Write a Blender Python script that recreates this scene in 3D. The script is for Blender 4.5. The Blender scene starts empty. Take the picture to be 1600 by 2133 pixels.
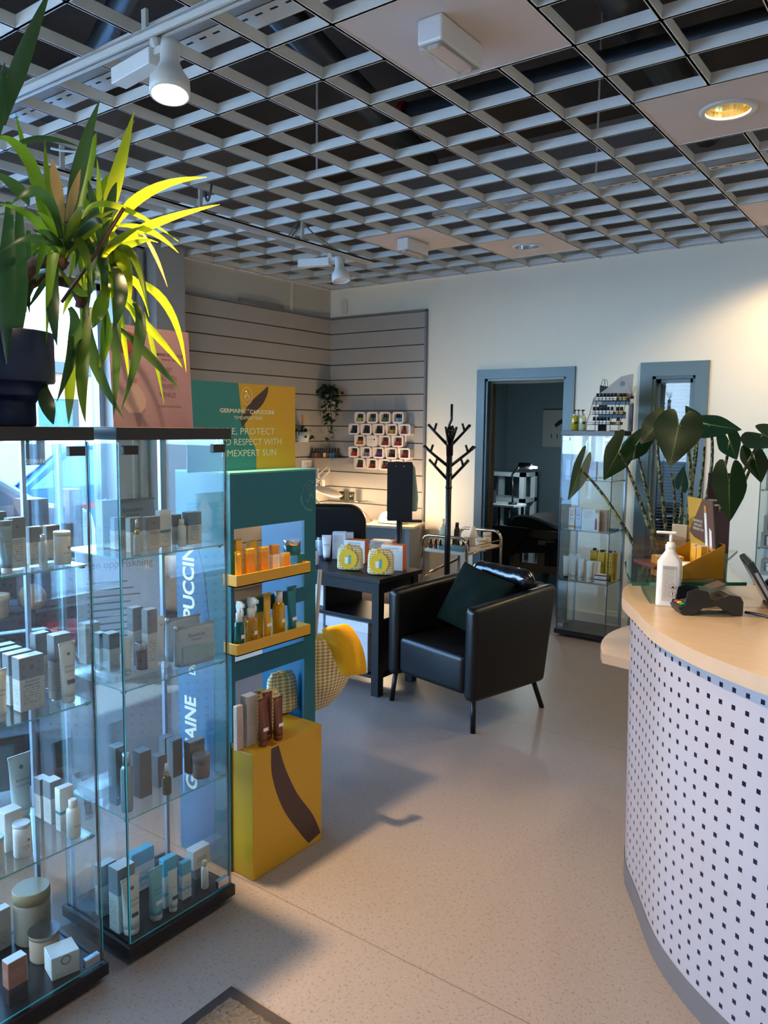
import bpy, bmesh, math, random
import numpy as np
from mathutils import Vector, Matrix
random.seed(7)
SC = bpy.context.scene
COL = SC.collection
PI = math.pi
# ------------------------------------------------------------------ camera geometry (metres, camera over the origin, eye height 1.64)
FPX, EYE = 1630.4, 1.64
YAW, PITCH, ROLL = -0.63654, -0.108192, 0.0121163
def cam_axes():
    cy, sy, cp, sp = math.cos(YAW), math.sin(YAW), math.cos(PITCH), math.sin(PITCH)
    f = np.array([sy*cp, cy*cp, sp]); r = np.array([cy, -sy, 0.0]); u = np.cross(r, f)
    cr, sr = math.cos(ROLL), math.sin(ROLL)
    return cr*r+sr*u, -sr*r+cr*u, f
CR, CU, CF = cam_axes()
def ray(u, v): return CF+(u-800)/FPX*CR-(v-1066.5)/FPX*CU
def onz(u, v, z): d = ray(u, v); p = d*((z-EYE)/d[2]); return Vector((p[0], p[1], z))
def onx(u, v, x): d = ray(u, v); p = d*(x/d[0]); return Vector((x, p[1], p[2]+EYE))
def ony(u, v, y): d = ray(u, v); p = d*(y/d[1]); return Vector((p[0], y, p[2]+EYE))
def at(u, v, dist): d = ray(u, v); p = d*(dist/math.hypot(d[0], d[1])); return Vector((p[0], p[1], p[2]+EYE))
def hd(p): return math.hypot(p[0], p[1])

cam_d = bpy.data.cameras.new('camera'); cam = bpy.data.objects.new('camera', cam_d); COL.objects.link(cam)
cam_d.sensor_fit = 'VERTICAL'; cam_d.sensor_height = 36.0; cam_d.sensor_width = 27.0; cam_d.lens = FPX/2133*36.0
cam_d.clip_start = 0.02; cam_d.clip_end = 300
m = Matrix.Identity(4)
for i in range(3):
    m[i][0] = CR[i]; m[i][1] = CU[i]; m[i][2] = -CF[i]
m[2][3] = EYE
cam.matrix_world = m
SC.camera = cam

# ------------------------------------------------------------------ materials
def lin(c):
    return c/12.92 if c <= 0.04045 else ((c+0.055)/1.055)**2.4
def C(h):
    h = h.lstrip('#'); return tuple(lin(int(h[i:i+2], 16)/255) for i in (0, 2, 4))+(1.0,)
MATS = {}
class NT:
    def __init__(s, name):
        s.m = bpy.data.materials.new(name); s.m.use_nodes = True; s.t = s.m.node_tree; s.t.nodes.clear()
        s.out = s.t.nodes.new('ShaderNodeOutputMaterial')
    def n(s, typ, **kw):
        nd = s.t.nodes.new('ShaderNode'+typ)
        for k, v in kw.items():
            if k in nd.inputs: nd.inputs[k].default_value = v
            else: setattr(nd, k, v)
        return nd
    def l(s, a, b): s.t.links.new(a, b)
    def math(s, op, a, b=None, clamp=False):
        nd = s.t.nodes.new('ShaderNodeMath'); nd.operation = op; nd.use_clamp = clamp
        for i, x in enumerate((a, b)):
            if x is None: continue
            if isinstance(x, (int, float)): nd.inputs[i].default_value = x
            else: s.l(x, nd.inputs[i])
        return nd.outputs[0]
    def mix(s, fac, a, b):
        nd = s.t.nodes.new('ShaderNodeMix'); nd.data_type = 'RGBA'
        for i, x in ((0, fac), (6, a), (7, b)):
            if isinstance(x, (int, float, tuple)): nd.inputs[i].default_value = x
            else: s.l(x, nd.inputs[i])
        return nd.outputs[2]
    def bsdf(s, **kw):
        b = s.n('BsdfPrincipled')
        for k, v in kw.items():
            if isinstance(v, (int, float, tuple)): b.inputs[k].default_value = v
            else: s.l(v, b.inputs[k])
        s.l(b.outputs[0], s.out.inputs[0]); return b
def P(name, col, rough=0.5, metal=0.0, spec=0.5, noise=0.0, nscale=40, bump=0.0, **kw):
    """plain procedural material with a little tonal noise"""
    if name in MATS: return MATS[name]
    t = NT(name); c = C(col) if isinstance(col, str) else col
    args = dict(Roughness=rough, Metallic=metal)
    args['Specular IOR Level'] = spec
    tc = t.n('TexCoord'); ns = t.n('TexNoise', Scale=nscale, Detail=3.0); t.l(tc.outputs['Object'], ns.inputs['Vector'])
    a = noise if noise else 0.02
    f = t.math('MULTIPLY_ADD', ns.outputs[0], 2*a); f.node.inputs[2].default_value = 1-a
    sc = t.n('VectorMath', operation='SCALE'); sc.inputs[0].default_value = c[:3]; t.l(f, sc.inputs[3])
    args['Base Color'] = sc.outputs[0]
    args.update(kw)
    b = t.bsdf(**args)
    if bump:
        bp = t.n('Bump', Strength=bump, Distance=0.004); t.l(ns.outputs[0], bp.inputs['Height']); t.l(bp.outputs[0], b.inputs['Normal'])
    MATS[name] = t.m; return t.m
def EM(name, col, s):
    if name in MATS: return MATS[name]
    t = NT(name); e = t.n('Emission', Strength=s); e.inputs[0].default_value = C(col); t.l(e.outputs[0], t.out.inputs[0])
    MATS[name] = t.m; return t.m
def GLASS(name, tint, refl=1.0, rough=0.0, ior=1.5):
    """thin pane: clear transmission mixed with a Fresnel reflection"""
    if name in MATS: return MATS[name]
    t = NT(name); tr = t.n('BsdfTransparent'); tr.inputs[0].default_value = C(tint)
    g = t.n('BsdfGlossy', Roughness=rough); g.inputs[0].default_value = (1, 1, 1, 1)
    lw = t.n('LayerWeight', Blend=0.5); p5 = t.math('POWER', lw.outputs['Facing'], 5.0); sch = t.math('MULTIPLY_ADD', p5, 0.96); sch.node.inputs[2].default_value = 0.04
    f = t.math('MULTIPLY', sch, refl, True)
    mx = t.n('MixShader'); t.l(f, mx.inputs[0]); t.l(tr.outputs[0], mx.inputs[1]); t.l(g.outputs[0], mx.inputs[2]); t.l(mx.outputs[0], t.out.inputs[0])
    MATS[name] = t.m; return t.m
def LEAF(name, col, trans, tstr=0.5, rough=0.35, vein=None):
    if name in MATS: return MATS[name]
    t = NT(name); tc = t.n('TexCoord'); ns = t.n('TexNoise', Scale=9.0, Detail=3.0); t.l(tc.outputs['Object'], ns.inputs['Vector'])
    c = t.mix(ns.outputs[0], tuple(x*0.8 for x in C(col)[:3])+(1,), tuple(min(1, x*1.2) for x in C(col)[:3])+(1,))
    if vein:
        uv = t.n('UVMap'); sp = t.n('SeparateXYZ'); t.l(uv.outputs[0], sp.inputs[0])
        d = t.math('ABSOLUTE', t.math('SUBTRACT', sp.outputs[0], 0.5)); k = t.math('LESS_THAN', d, 0.02)
        c = t.mix(k, c, C(vein))
    d = t.n('BsdfPrincipled', Roughness=rough); t.l(c, d.inputs['Base Color'])
    tr = t.n('BsdfTranslucent'); tr.inputs[0].default_value = C(trans)
    mx = t.n('MixShader'); mx.inputs[0].default_value = tstr
    t.l(d.outputs[0], mx.inputs[1]); t.l(tr.outputs[0], mx.inputs[2]); t.l(mx.outputs[0], t.out.inputs[0])
    MATS[name] = t.m; return t.m
def CARTON(name, base, band=None, band_from=0.62, ink='#55595c', rows=(0.12, 0.5), nrow=11, strip=None, rough=0.45):
    """printed carton: UV v runs up the box; colour band at the top and rows of small print"""
    if name in MATS: return MATS[name]
    t = NT(name); uv = t.n('UVMap'); sp = t.n('SeparateXYZ'); t.l(uv.outputs[0], sp.inputs[0]); u, v = sp.outputs[0], sp.outputs[1]
    tc = t.n('TexCoord'); ns = t.n('TexNoise', Scale=60.0, Detail=1.0); t.l(tc.outputs['Object'], ns.inputs['Vector'])
    mp = t.n('Mapping'); mp.inputs['Scale'].default_value = (22.0, float(nrow), 1.0); t.l(uv.outputs[0], mp.inputs[0])
    wn = t.n('TexNoise', Scale=1.0, Detail=0.0); t.l(mp.outputs[0], wn.inputs['Vector'])
    col = C(base)
    c = None
    if band:
        k = t.math('GREATER_THAN', v, band_from); c = t.mix(k, col, C(band))
    else:
        c = t.mix(0.0, col, col)
    if strip:
        k = t.math('MULTIPLY', t.math('GREATER_THAN', v, strip[1]), t.math('LESS_THAN', v, strip[2])); c = t.mix(k, c, C(strip[0]))
    fr = t.math('FRACT', t.math('MULTIPLY', v, float(nrow)*2.0))
    ln = t.math('LESS_THAN', fr, 0.42)
    reg = t.math('MULTIPLY', t.math('GREATER_THAN', v, rows[0]), t.math('LESS_THAN', v, rows[1]))
    reg = t.math('MULTIPLY', reg, t.math('MULTIPLY', t.math('GREATER_THAN', u, 0.14), t.math('LESS_THAN', u, 0.8)))
    k = t.math('MULTIPLY', t.math('MULTIPLY', ln, reg), t.math('GREATER_THAN', wn.outputs[0], 0.47))
    k = t.math('MULTIPLY', k, 0.6)
    c = t.mix(k, c, C(ink))
    t.bsdf(**{'Base Color': c, 'Roughness': rough})
    MATS[name] = t.m; return t.m

# ------------------------------------------------------------------ mesh builder
class MB:
    def __init__(s): s.v = []; s.f = []; s.mi = []; s.sm = []; s.uv = []
    def add(s, verts, faces, mi=0, smooth=False, uvs=None, M=None):
        o = len(s.v)
        for p in verts:
            p = Vector(p); s.v.append(tuple(M @ p) if M is not None else tuple(p))
        for k, f in enumerate(faces):
            s.f.append([o+i for i in f]); s.mi.append(mi); s.sm.append(smooth)
            s.uv.append(uvs[k] if uvs else [(0.0, 0.0)]*len(f))
    def box(s, x0, x1, y0, y1, z0, z1, mi=0, M=None, top=None, sides=None):
        v = [(x0,y0,z0),(x1,y0,z0),(x1,y1,z0),(x0,y1,z0),(x0,y0,z1),(x1,y0,z1),(x1,y1,z1),(x0,y1,z1)]
        sq = [(0,0),(1,0),(1,1),(0,1)]; zz = [(0.99,0.99)]*4
        F = [((0,1,5,4), sq), ((1,2,6,5), sq), ((2,3,7,6), sq), ((3,0,4,7), sq), ((4,5,6,7), zz), ((3,2,1,0), [(0.01,0.01)]*4)]
        for k, (f, q) in enumerate(F):
            mm = mi
            if k == 4 and top is not None: mm = top
            if k in (1, 3) and sides is not None: mm = sides
            s.add([v[i] for i in f], [(0,1,2,3)], mm, False, [q], M)
        return s
    def weld(s): pass
    def lathe(s, prof, n=24, mi=0, smooth=True, M=None, cx=0, cy=0, cap0=True, cap1=True, mis=None):
        vs = []
        for r, z in prof:
            for k in range(n):
                a = 2*PI*k/n; vs.append((cx+r*math.cos(a), cy+r*math.sin(a), z))
        zmin = min(p[1] for p in prof); zr = max(1e-6, max(p[1] for p in prof)-zmin)
        for i in range(len(prof)-1):
            fs = []; uvs = []
            for k in range(n):
                k2 = (k+1) % n
                fs.append((i*n+k, i*n+k2, (i+1)*n+k2, (i+1)*n+k))
                v0 = (prof[i][1]-zmin)/zr; v1 = (prof[i+1][1]-zmin)/zr
                a0 = (k/n*2) % 1.0; a1 = a0+2.0/n
                uvs.append([(a0,v0),(a1,v0),(a1,v1),(a0,v1)])
            o = len(s.v) if i == 0 else o
            if i == 0:
                s.v += [tuple(M @ Vector(p)) if M is not None else p for p in vs]
            for f, q in zip(fs, uvs):
                s.f.append([o+j for j in f]); s.mi.append(mis[i] if mis else mi); s.sm.append(smooth); s.uv.append(q)
        if cap0 and prof[0][0] > 1e-5: s.f.append([o+k for k in range(n)][::-1]); s.mi.append(mis[0] if mis else mi); s.sm.append(False); s.uv.append([(0.01,0.01)]*n)
        if cap1 and prof[-1][0] > 1e-5: s.f.append([o+(len(prof)-1)*n+k for k in range(n)]); s.mi.append(mis[-1] if mis else mi); s.sm.append(False); s.uv.append([(0.99,0.99)]*n)
        return s
    def loft(s, rings, mi=0, smooth=True, cap=True, M=None, closed=True):
        n = len(rings[0]); o = len(s.v)
        for r in rings: s.v += [tuple(M @ Vector(p)) if M is not None else tuple(p) for p in r]
        for i in range(len(rings)-1):
            for k in range(n if closed else n-1):
                k2 = (k+1) % n
                s.f.append([o+i*n+k, o+i*n+k2, o+(i+1)*n+k2, o+(i+1)*n+k]); s.mi.append(mi); s.sm.append(smooth)
                s.uv.append([(k/n,i/(len(rings)-1)),((k+1)/n,i/(len(rings)-1)),((k+1)/n,(i+1)/(len(rings)-1)),(k/n,(i+1)/(len(rings)-1))])
        if cap and closed:
            s.f.append([o+k for k in range(n)][::-1]); s.mi.append(mi); s.sm.append(False); s.uv.append([(0.01,0.01)]*n)
            s.f.append([o+(len(rings)-1)*n+k for k in range(n)]); s.mi.append(mi); s.sm.append(False); s.uv.append([(0.99,0.99)]*n)
        return s
    def tube(s, pts, r, n=8, mi=0, M=None, cap=True):
        pts = [Vector(p) for p in pts]; rr = r if isinstance(r, (list, tuple)) else [r]*len(pts)
        rings = []; prev = None
        for i, p in enumerate(pts):
            d = (pts[min(i+1, len(pts)-1)]-pts[max(i-1, 0)]).normalized()
            if prev is None:
                a = Vector((0,0,1)) if abs(d.z) < 0.9 else Vector((1,0,0))
                x = d.cross(a).normalized()
            else:
                x = (prev-d*prev.dot(d)); x = x.normalized() if x.length > 1e-6 else d.orthogonal().normalized()
            prev = x; y = d.cross(x)
            rings.append([p+(x*math.cos(2*PI*k/n)+y*math.sin(2*PI*k/n))*rr[i] for k in range(n)])
        return s.loft(rings, mi, True, cap, M)
    def prism(s, poly, h0, h1, mi=0, axis='z', M=None, smooth=False):
        """extrude a 2-D polygon; axis z: (x,y); axis x: (y,z) from x=h0..h1; axis y: (x,z)"""
        def mk(p, h): return (p[0],p[1],h) if axis == 'z' else ((h,p[0],p[1]) if axis == 'x' else (p[0],h,p[1]))
        n = len(poly)
        ar = sum(poly[i][0]*poly[(i+1)%n][1]-poly[(i+1)%n][0]*poly[i][1] for i in range(n))
        pl = list(poly) if ar > 0 else list(poly)[::-1]
        if axis == 'y': pl = pl[::-1]
        if h1 < h0: h0, h1 = h1, h0
        v = [mk(p, h0) for p in pl]+[mk(p, h1) for p in pl]
        o = len(s.v); s.v += [tuple(M @ Vector(p)) if M is not None else p for p in v]
        def ap(f, q, sm=False): s.f.append([o+i for i in f]); s.mi.append(mi); s.sm.append(sm); s.uv.append(q)
        ap(list(range(n))[::-1], [(0,0)]*n); ap([n+i for i in range(n)], [(0,0)]*n)
        for i in range(n):
            j = (i+1) % n; ap([i, j, n+j, n+i], [(0,0),(1,0),(1,1),(0,1)], smooth)
        return s
    def ball(s, c, r, n=16, m=10, mi=0, M=None):
        rx, ry, rz = r if isinstance(r, (tuple, list)) else (r, r, r)
        rings = []
        for i in range(m+1):
            a = -PI/2+PI*i/m; q = max(math.cos(a), 0.02)
            rings.append([(c[0]+rx*q*math.cos(2*PI*k/n), c[1]+ry*q*math.sin(2*PI*k/n), c[2]+rz*math.sin(a)) for k in range(n)])
        return s.loft(rings, mi, True, True, M)
    def mesh(s, name, mats):
        me = bpy.data.meshes.new(name); me.from_pydata(s.v, [], s.f)
        for mm in (mats if isinstance(mats, (list, tuple)) else [mats]): me.materials.append(mm)
        me.polygons.foreach_set('material_index', s.mi); me.polygons.foreach_set('use_smooth', s.sm)
        ul = me.uv_layers.new(name='UVMap'); fl = [c for q in s.uv for p in q for c in p]; ul.data.foreach_set('uv', fl)
        me.update(); return me
    def build(s, name, mats, parent=None, loc=None, rz=0.0, bevel=0.0, seg=2, sub=0, weld=False, solid=0.0):
        me = s.mesh(name, mats)
        if weld or bevel or sub:
            b = bmesh.new(); b.from_mesh(me); bmesh.ops.remove_doubles(b, verts=b.verts, dist=1e-5); bmesh.ops.recalc_face_normals(b, faces=b.faces); b.to_mesh(me); b.free()
        o = bpy.data.objects.new(name, me); COL.objects.link(o)
        if parent is not None: o.parent = parent
        if loc is not None: o.location = loc
        o.rotation_euler.z = rz
        if solid:
            sm = o.modifiers.new('solidify', 'SOLIDIFY'); sm.thickness = solid; sm.offset = 0
        if bevel:
            bv = o.modifiers.new('bevel', 'BEVEL'); bv.width = bevel; bv.segments = seg; bv.limit_method = 'ANGLE'; bv.angle_limit = 0.6
        if sub:
            sb = o.modifiers.new('subd', 'SUBSURF'); sb.levels = sub; sb.render_levels = sub
        return o
def tag(o, label=None, cat=None, group=None, kind=None):
    if label: o['label'] = label
    if cat: o['category'] = cat
    if group: o['group'] = group
    if kind: o['kind'] = kind
    return o
def thing(name, label, cat, loc=(0,0,0), rz=0.0, group=None):
    o = bpy.data.objects.new(name, None); COL.objects.link(o); o.empty_display_size = 0.05
    o.location = loc; o.rotation_euler.z = rz; return tag(o, label, cat, group)
def struct(name, mb, mats, **kw): return tag(mb.build(name, mats, **kw), kind='structure')
def copy_tree(o, loc=None, rz=None, label=None, group=None, parent=None):
    c = o.copy(); COL.objects.link(c)
    if parent is not None: c.parent = parent
    if loc is not None: c.location = loc
    if rz is not None: c.rotation_euler.z = rz
    if label: c['label'] = label
    if group: c['group'] = group
    for ch in list(o.children): copy_tree(ch, parent=c)
    return c
TXT = {}
def text_mesh(s, xs=1.0, shear=0.0, bold=0.0, align='CENTER', space=1.0, ls=1.0):
    key = (s, xs, shear, bold, align, space, ls)
    if key in TXT: return TXT[key]
    cu = bpy.data.curves.new('lettering', 'FONT'); cu.body = s; cu.size = 1.0; cu.shear = shear; cu.offset = bold
    cu.align_x = align; cu.align_y = 'CENTER'; cu.space_character = space; cu.space_line = ls; cu.resolution_u = 3
    o = bpy.data.objects.new('lettering', cu); COL.objects.link(o)
    dg = bpy.context.evaluated_depsgraph_get(); me = bpy.data.meshes.new_from_object(o.evaluated_get(dg)); me.name = 'lettering'
    bpy.data.objects.remove(o); bpy.data.curves.remove(cu)
    for v in me.vertices: v.co.x *= xs
    TXT[key] = me; return me
def text(s, size, mat, parent, loc, right, up, name='lettering', **kw):
    me = text_mesh(s, **kw).copy(); me.materials.clear(); me.materials.append(mat)
    o = bpy.data.objects.new(name, me); COL.objects.link(o); o.parent = parent
    r = Vector(right).normalized(); u = Vector(up).normalized(); n = r.cross(u)
    mm = Matrix.Identity(4)
    for i in range(3): mm[i][0] = r[i]*size; mm[i][1] = u[i]*size; mm[i][2] = n[i]*size; mm[i][3] = loc[i]
    o.matrix_local = mm; return o
def bez(a, b, c, n=8):
    a, b, c = Vector(a), Vector(b), Vector(c)
    # quadratic through a, b (at the middle), c
    k = b*2-(a+c)*0.5
    return [a*(1-t)**2+k*2*t*(1-t)+c*t*t for t in [i/n for i in range(n+1)]]
# ------------------------------------------------------------------ the shop: walls, floor, ceiling
XL, YB, CEIL = -5.40, 6.33, 3.03
XR, YF = 2.3, -2.2
# floor: speckled vinyl with sheet seams
def floor_mat():
    t = NT('speckled_vinyl'); tc = t.n('TexCoord')
    n1 = t.n('TexNoise', Scale=95.0, Detail=2.0); t.l(tc.outputs['Object'], n1.inputs['Vector'])
    n2 = t.n('TexVoronoi', Scale=120.0); t.l(tc.outputs['Object'], n2.inputs['Vector'])
    n3 = t.n('TexNoise', Scale=1.6, Detail=3.0); t.l(tc.outputs['Object'], n3.inputs['Vector'])
    k = t.math('LESS_THAN', n2.outputs['Distance'], 0.17)
    k2 = t.math('GREATER_THAN', n1.outputs[0], 0.62)
    c = t.mix(k2, C('#877f7b'), C('#746b67'))
    sp = t.n('SeparateColor'); t.l(n2.outputs['Color'], sp.inputs[0])
    kk = t.math('MULTIPLY', k, t.math('GREATER_THAN', sp.outputs[0], 0.5))
    c = t.mix(t.math('MULTIPLY', kk, 0.7), c, C('#b0a69d'))
    kd = t.math('MULTIPLY', k, t.math('LESS_THAN', sp.outputs[0], 0.12))
    c = t.mix(t.math('MULTIPLY', kd, 0.6), c, C('#564b45'))
    c = t.mix(t.math('MULTIPLY', n3.outputs[0], 0.22), c, C('#7b7674'))
    xyz = t.n('SeparateXYZ'); t.l(tc.outputs['Object'], xyz.inputs[0])
    # welded seams every 2 m across the depth
    fy = t.math('FRACT', t.math('MULTIPLY', t.math('ADD', xyz.outputs[1], 20-1.86), 0.5))
    ks = t.math('LESS_THAN', fy, 0.0022); c = t.mix(t.math('MULTIPLY', ks, 0.6), c, C('#4d423b'))
    rg = t.math('MULTIPLY_ADD', n3.outputs[0], 0.2); rg.node.inputs[2].default_value = 0.24
    t.bsdf(**{'Base Color': c, 'Roughness': rg, 'Specular IOR Level': 0.4}); return t.m
mb = MB(); mb.box(XL-0.3, XR, YF, 9.7, -0.06, 0.0); struct('floor', mb, floor_mat())

W_white = P('painted_plaster', '#eee4cf', 0.75, noise=0.02, nscale=6)
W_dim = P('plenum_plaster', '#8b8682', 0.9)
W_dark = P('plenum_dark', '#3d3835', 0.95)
trimM = P('grey_blue_paint', '#42585f', 0.35, noise=0.02)
# back wall with a doorway and a narrow window
D0, D1, DH = -3.548, -2.769, 2.085
N0, N1, NH, NZ = -2.036, -1.706, 2.065, 0.12
mb = MB(); T = 0.14
for a, b, z0, z1 in ((XL-0.3, D0, 0, 4.2), (D0, D1, DH, 4.2), (D1, N0, 0, 4.2), (N0, N1, NH, 4.2), (N0, N1, 0, NZ), (N1, XR, 0, 4.2)):
    mb.box(a, b, YB, YB+T, z0, z1)
struct('wall_back', mb, W_white)
# left wall: solid part behind the slat panels, glazed front part on a low dark plinth
W_dark_plinth = P('dark_plinth', '#3a3236', 0.6)
mb = MB(); mb.box(XL-0.3, XL, 4.31, YB, 0, 4.2); mb.box(XL-0.3, XL, YF, 4.31, 2.72, 4.2); struct('wall_left', mb, P('left_plaster', '#b9b4aa', 0.8))
mb = MB(); mb.box(XL-0.3, XL, YF, 3.72, 0.0, 0.25); struct('trim_1', mb, W_dark_plinth)
# pier between glazing and slat wall, stepped
mb = MB(); mb.box(XL-0.3, XL+0.16, 4.02, 4.305, 0, 3.2); mb.box(XL-0.3, XL+0.02, 3.72, 4.02, 0, 3.2); mb.box(XL+0.02, XL+0.07, 3.93, 3.965, 0, 3.0); mb.box(XL+0.02, XL+0.05, 3.86, 3.885, 0, 3.0)
struct('wall_pier', mb, P('pier_paint', '#9d9a96', 0.6))
alu = P('grey_aluminium', '#9aa2a8', 0.35, 0.6)
shop_glass = GLASS('shop_glass', '#f2f8fa', 0.9); blue_glass = GLASS('daylight_dimming_glass', '#bfd8ea', 0.9)  # left panes: dimming and blue cast of the daylight put into the tint
winn = [0]
def glazing_x(x, y0, y1, z0, z1, muls, rails=()):
    winn[0] += 1; n = winn[0]
    mb = MB(); w = 0.05
    mb.box(x-0.03, x+0.03, y0, y1, z0, z0+w); mb.box(x-0.03, x+0.03, y0, y1, z1-w, z1)
    for y in [y0+w/2]+list(muls)+[y1-w/2]: mb.box(x-0.03, x+0.03, y-w/2, y+w/2, z0, z1)
    for z in rails: mb.box(x-0.028, x+0.028, y0, y1, z-0.025, z+0.025)
    f = struct('window_%d' % n, mb, alu)
    g = MB(); g.box(x-0.004, x+0.004, y0+w, y1-w, z0+w, z1-w); g.build('window_pane', blue_glass, f)
def glazing_y(y, x0, x1, z0, z1, muls, rails=()):
    winn[0] += 1; n = winn[0]
    mb = MB(); w = 0.06
    mb.box(x0, x1, y-0.03, y+0.03, z0, z0+w); mb.box(x0, x1, y-0.03, y+0.03, z1-w, z1)
    for x in [x0+w/2]+list(muls)+[x1-w/2]: mb.box(x-w/2, x+w/2, y-0.03, y+0.03, z0, z1)
    for z in rails: mb.box(x0, x1, y-0.028, y+0.028, z-0.025, z+0.025)
    f = struct('window_%d' % n, mb, alu)
    g = MB(); g.box(x0+w, x1-w, y-0.004, y+0.004, z0+w, z1-w); g.build('window_pane', shop_glass, f)
glazing_x(XL-0.15, YF, 3.72, 0.25, 2.72, [2.35, 0.9, -0.7])
# street front behind the camera: glazed
mb = MB(); mb.box(XL-0.3, XR, YF-0.2, YF, 2.75, 4.2); mb.box(XL-0.3, XR, YF-0.2, YF, 0, 1.0); mb.box(-1.35, XR, YF-0.2, YF, 1.0, 2.75); struct('wall_front', mb, P('front_plaster', '#b9b4aa', 0.8))
glazing_y(YF-0.1, XL-0.1, -1.35, 1.0, 2.75, [-4.1, -2.7])
mb = MB(); mb.box(XR, XR+0.15, YF, 9.7, 0, 4.2); struct('wall_right', mb, P('right_plaster', '#cfc8ba', 0.8))
# skirting of the back wall
mb = MB()
for a, b in ((XL, D0-0.08), (D1+0.09, N0-0.11), (N1+0.1, XR)): mb.box(a, b, YB-0.012, YB, 0, 0.085)
struct('baseboard_back', mb, P('pale_skirting', '#cfc6b8', 0.5))
# door frame
def frame_y(name, x0, x1, zt, w, y, zb=0.0, depth=0.14, wt=None):
    wt = wt or w; mb = MB()
    mb.prism([(x0-w, zb), (x0, zb), (x0, zt), (x0-w, zt+wt)], y-0.018, y, axis='y')
    mb.prism([(x1, zb), (x1+w, zb), (x1+w, zt+wt), (x1, zt)], y-0.018, y, axis='y')
    mb.prism([(x0-w, zt+wt), (x0, zt), (x1, zt), (x1+w, zt+wt)], y-0.018, y, axis='y')
    t = 0.022
    mb.box(x0-0.005, x0+t, y, y+depth, zb, zt); mb.box(x1-t, x1+0.005, y, y+depth, zb, zt); mb.box(x0, x1, y, y+depth, zt-t, zt+0.005)
    return mb
mb = frame_y('door', D0, D1, DH, 0.082, YB)
f = struct('door_1', mb, trimM)
mb = MB()
for x in (D0+0.022, D1-0.04): mb.box(x, x+0.018, YB+0.06, YB+0.13, 0, DH-0.022)
mb.box(D0+0.03, D1-0.03, YB+0.06, YB+0.13, DH-0.04, DH-0.022)
mb.build('door_stop', P('brown_seal', '#5d5344', 0.6), f)
mb = frame_y('win', N0, N1, NH, 0.098, YB, NZ, 0.1, 0.11)
mb.box(N0-0.098, N1+0.098, YB-0.018, YB, NZ-0.1, NZ)
f = struct('window_9', mb, P('grey_green_paint', '#4a6064', 0.35, noise=0.02))
mb = MB(); e = 0.03; a, b = N0+0.022, N1-0.022
mb.box(a, a+e, YB+0.04, YB+0.08, NZ, NH-0.022); mb.box(b-e, b, YB+0.04, YB+0.08, NZ, NH-0.022); mb.box(a, b, YB+0.04, YB+0.08, NH-0.022-e, NH-0.022); mb.box(a, b, YB+0.04, YB+0.08, NZ, NZ+e)
mb.build('sash', P('sash_paint', '#52666a', 0.3), f)
mb = MB(); mb.box(a+e, b-e, YB+0.056, YB+0.062, NZ+e, NH-0.022-e); mb.build('window_pane', GLASS('inner_pane', '#dfe8ec', 1.6), f)
t = thing('reflected_blind', 'pale slats added behind the narrow grey framed window for a reflected blind', 'blind', (0, 0, 0))  # slats added to stand in for blinds reflected in the pane
mb = MB()
for k in range(74):
    z = NH-0.07-k*0.0255
    if z > NZ+0.05: mb.box(a+e-0.01, b-e+0.01, YB+0.072, YB+0.092, z-0.0015, z+0.0015, M=None)
mb.build('slats', P('blind_slat', '#c9ccc8', 0.5), t)
mb = MB(); mb.box(a+e-0.01, b-e+0.01, YB+0.068, YB+0.096, NH-0.065, NH-0.048); mb.build('head_rail', P('blind_rail', '#dcdcd6', 0.4), t)

# slat panels (shop wall) in the corner
slatM = P('grey_slat_board', '#a39b92', 0.55, noise=0.03, nscale=12)
slat_g = P('slat_groove', '#3b3531', 0.7)
mb = MB(); z = 2.745
SX = -4.185
rows = [2.583, 2.426, 2.268, 2.115, 1.957, 1.80, 1.642, 1.485, 1.327, 1.17, 1.012, 0.855, 0.697, 0.54, 0.382, 0.225, 0.1]
for hi, lo in zip([2.735]+rows[:-1], rows):
    mb.box(XL+0.02, SX-0.02, YB-0.02, YB-0.002, lo+0.006, hi-0.004)
struct('wall_slat_back', mb, slatM)
mb = MB(); mb.box(XL, SX-0.02, YB-0.006, YB-0.001, 0.1, 2.735); struct('wall_slat_back_grooves', mb, slat_g)
mb = MB()
for hi, lo in zip([2.735]+rows[:-1], rows):
    mb.box(XL+0.002, XL+0.02, 4.31, YB-0.02, lo+0.006, hi-0.004)
struct('wall_slat_left', mb, slatM)
mb = MB(); mb.box(XL+0.001, XL+0.006, 4.31, YB-0.006, 0.1, 2.735); struct('wall_slat_left_grooves', mb, slat_g)
railM = P('slat_edge_rail', '#7e7a7c', 0.4, 0.3)
mb = MB(); mb.box(SX-0.02, SX, YB-0.028, YB-0.001, 0.1, 2.75); mb.box(XL+0.02, SX, YB-0.028, YB-0.001, 2.735, 2.755); struct('trim_2', mb, railM)
mb = MB(); mb.box(XL+0.001, XL+0.028, 4.31, YB-0.03, 2.735, 2.755); mb.box(XL+0.001, XL+0.034, 5.05, 5.6, 2.755, 2.79); struct('trim_3', mb, railM)
mb = MB(); mb.box(XL+0.001, XL+0.012, 5.72, 5.755, 2.755, CEIL); struct('trim_4', mb, P('pale_cover_strip', '#cdc7bb', 0.6))
t = tag(MB().box(-0.035, 0.035, -0.03, 0, -0.07, 0.07).build('motion_detector', P('detector_plastic', '#cfc9bd', 0.4), None, (-5.2, YB-0.001, 2.855), bevel=0.012),
        'small white alarm detector high on the corner wall', 'detector')

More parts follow.
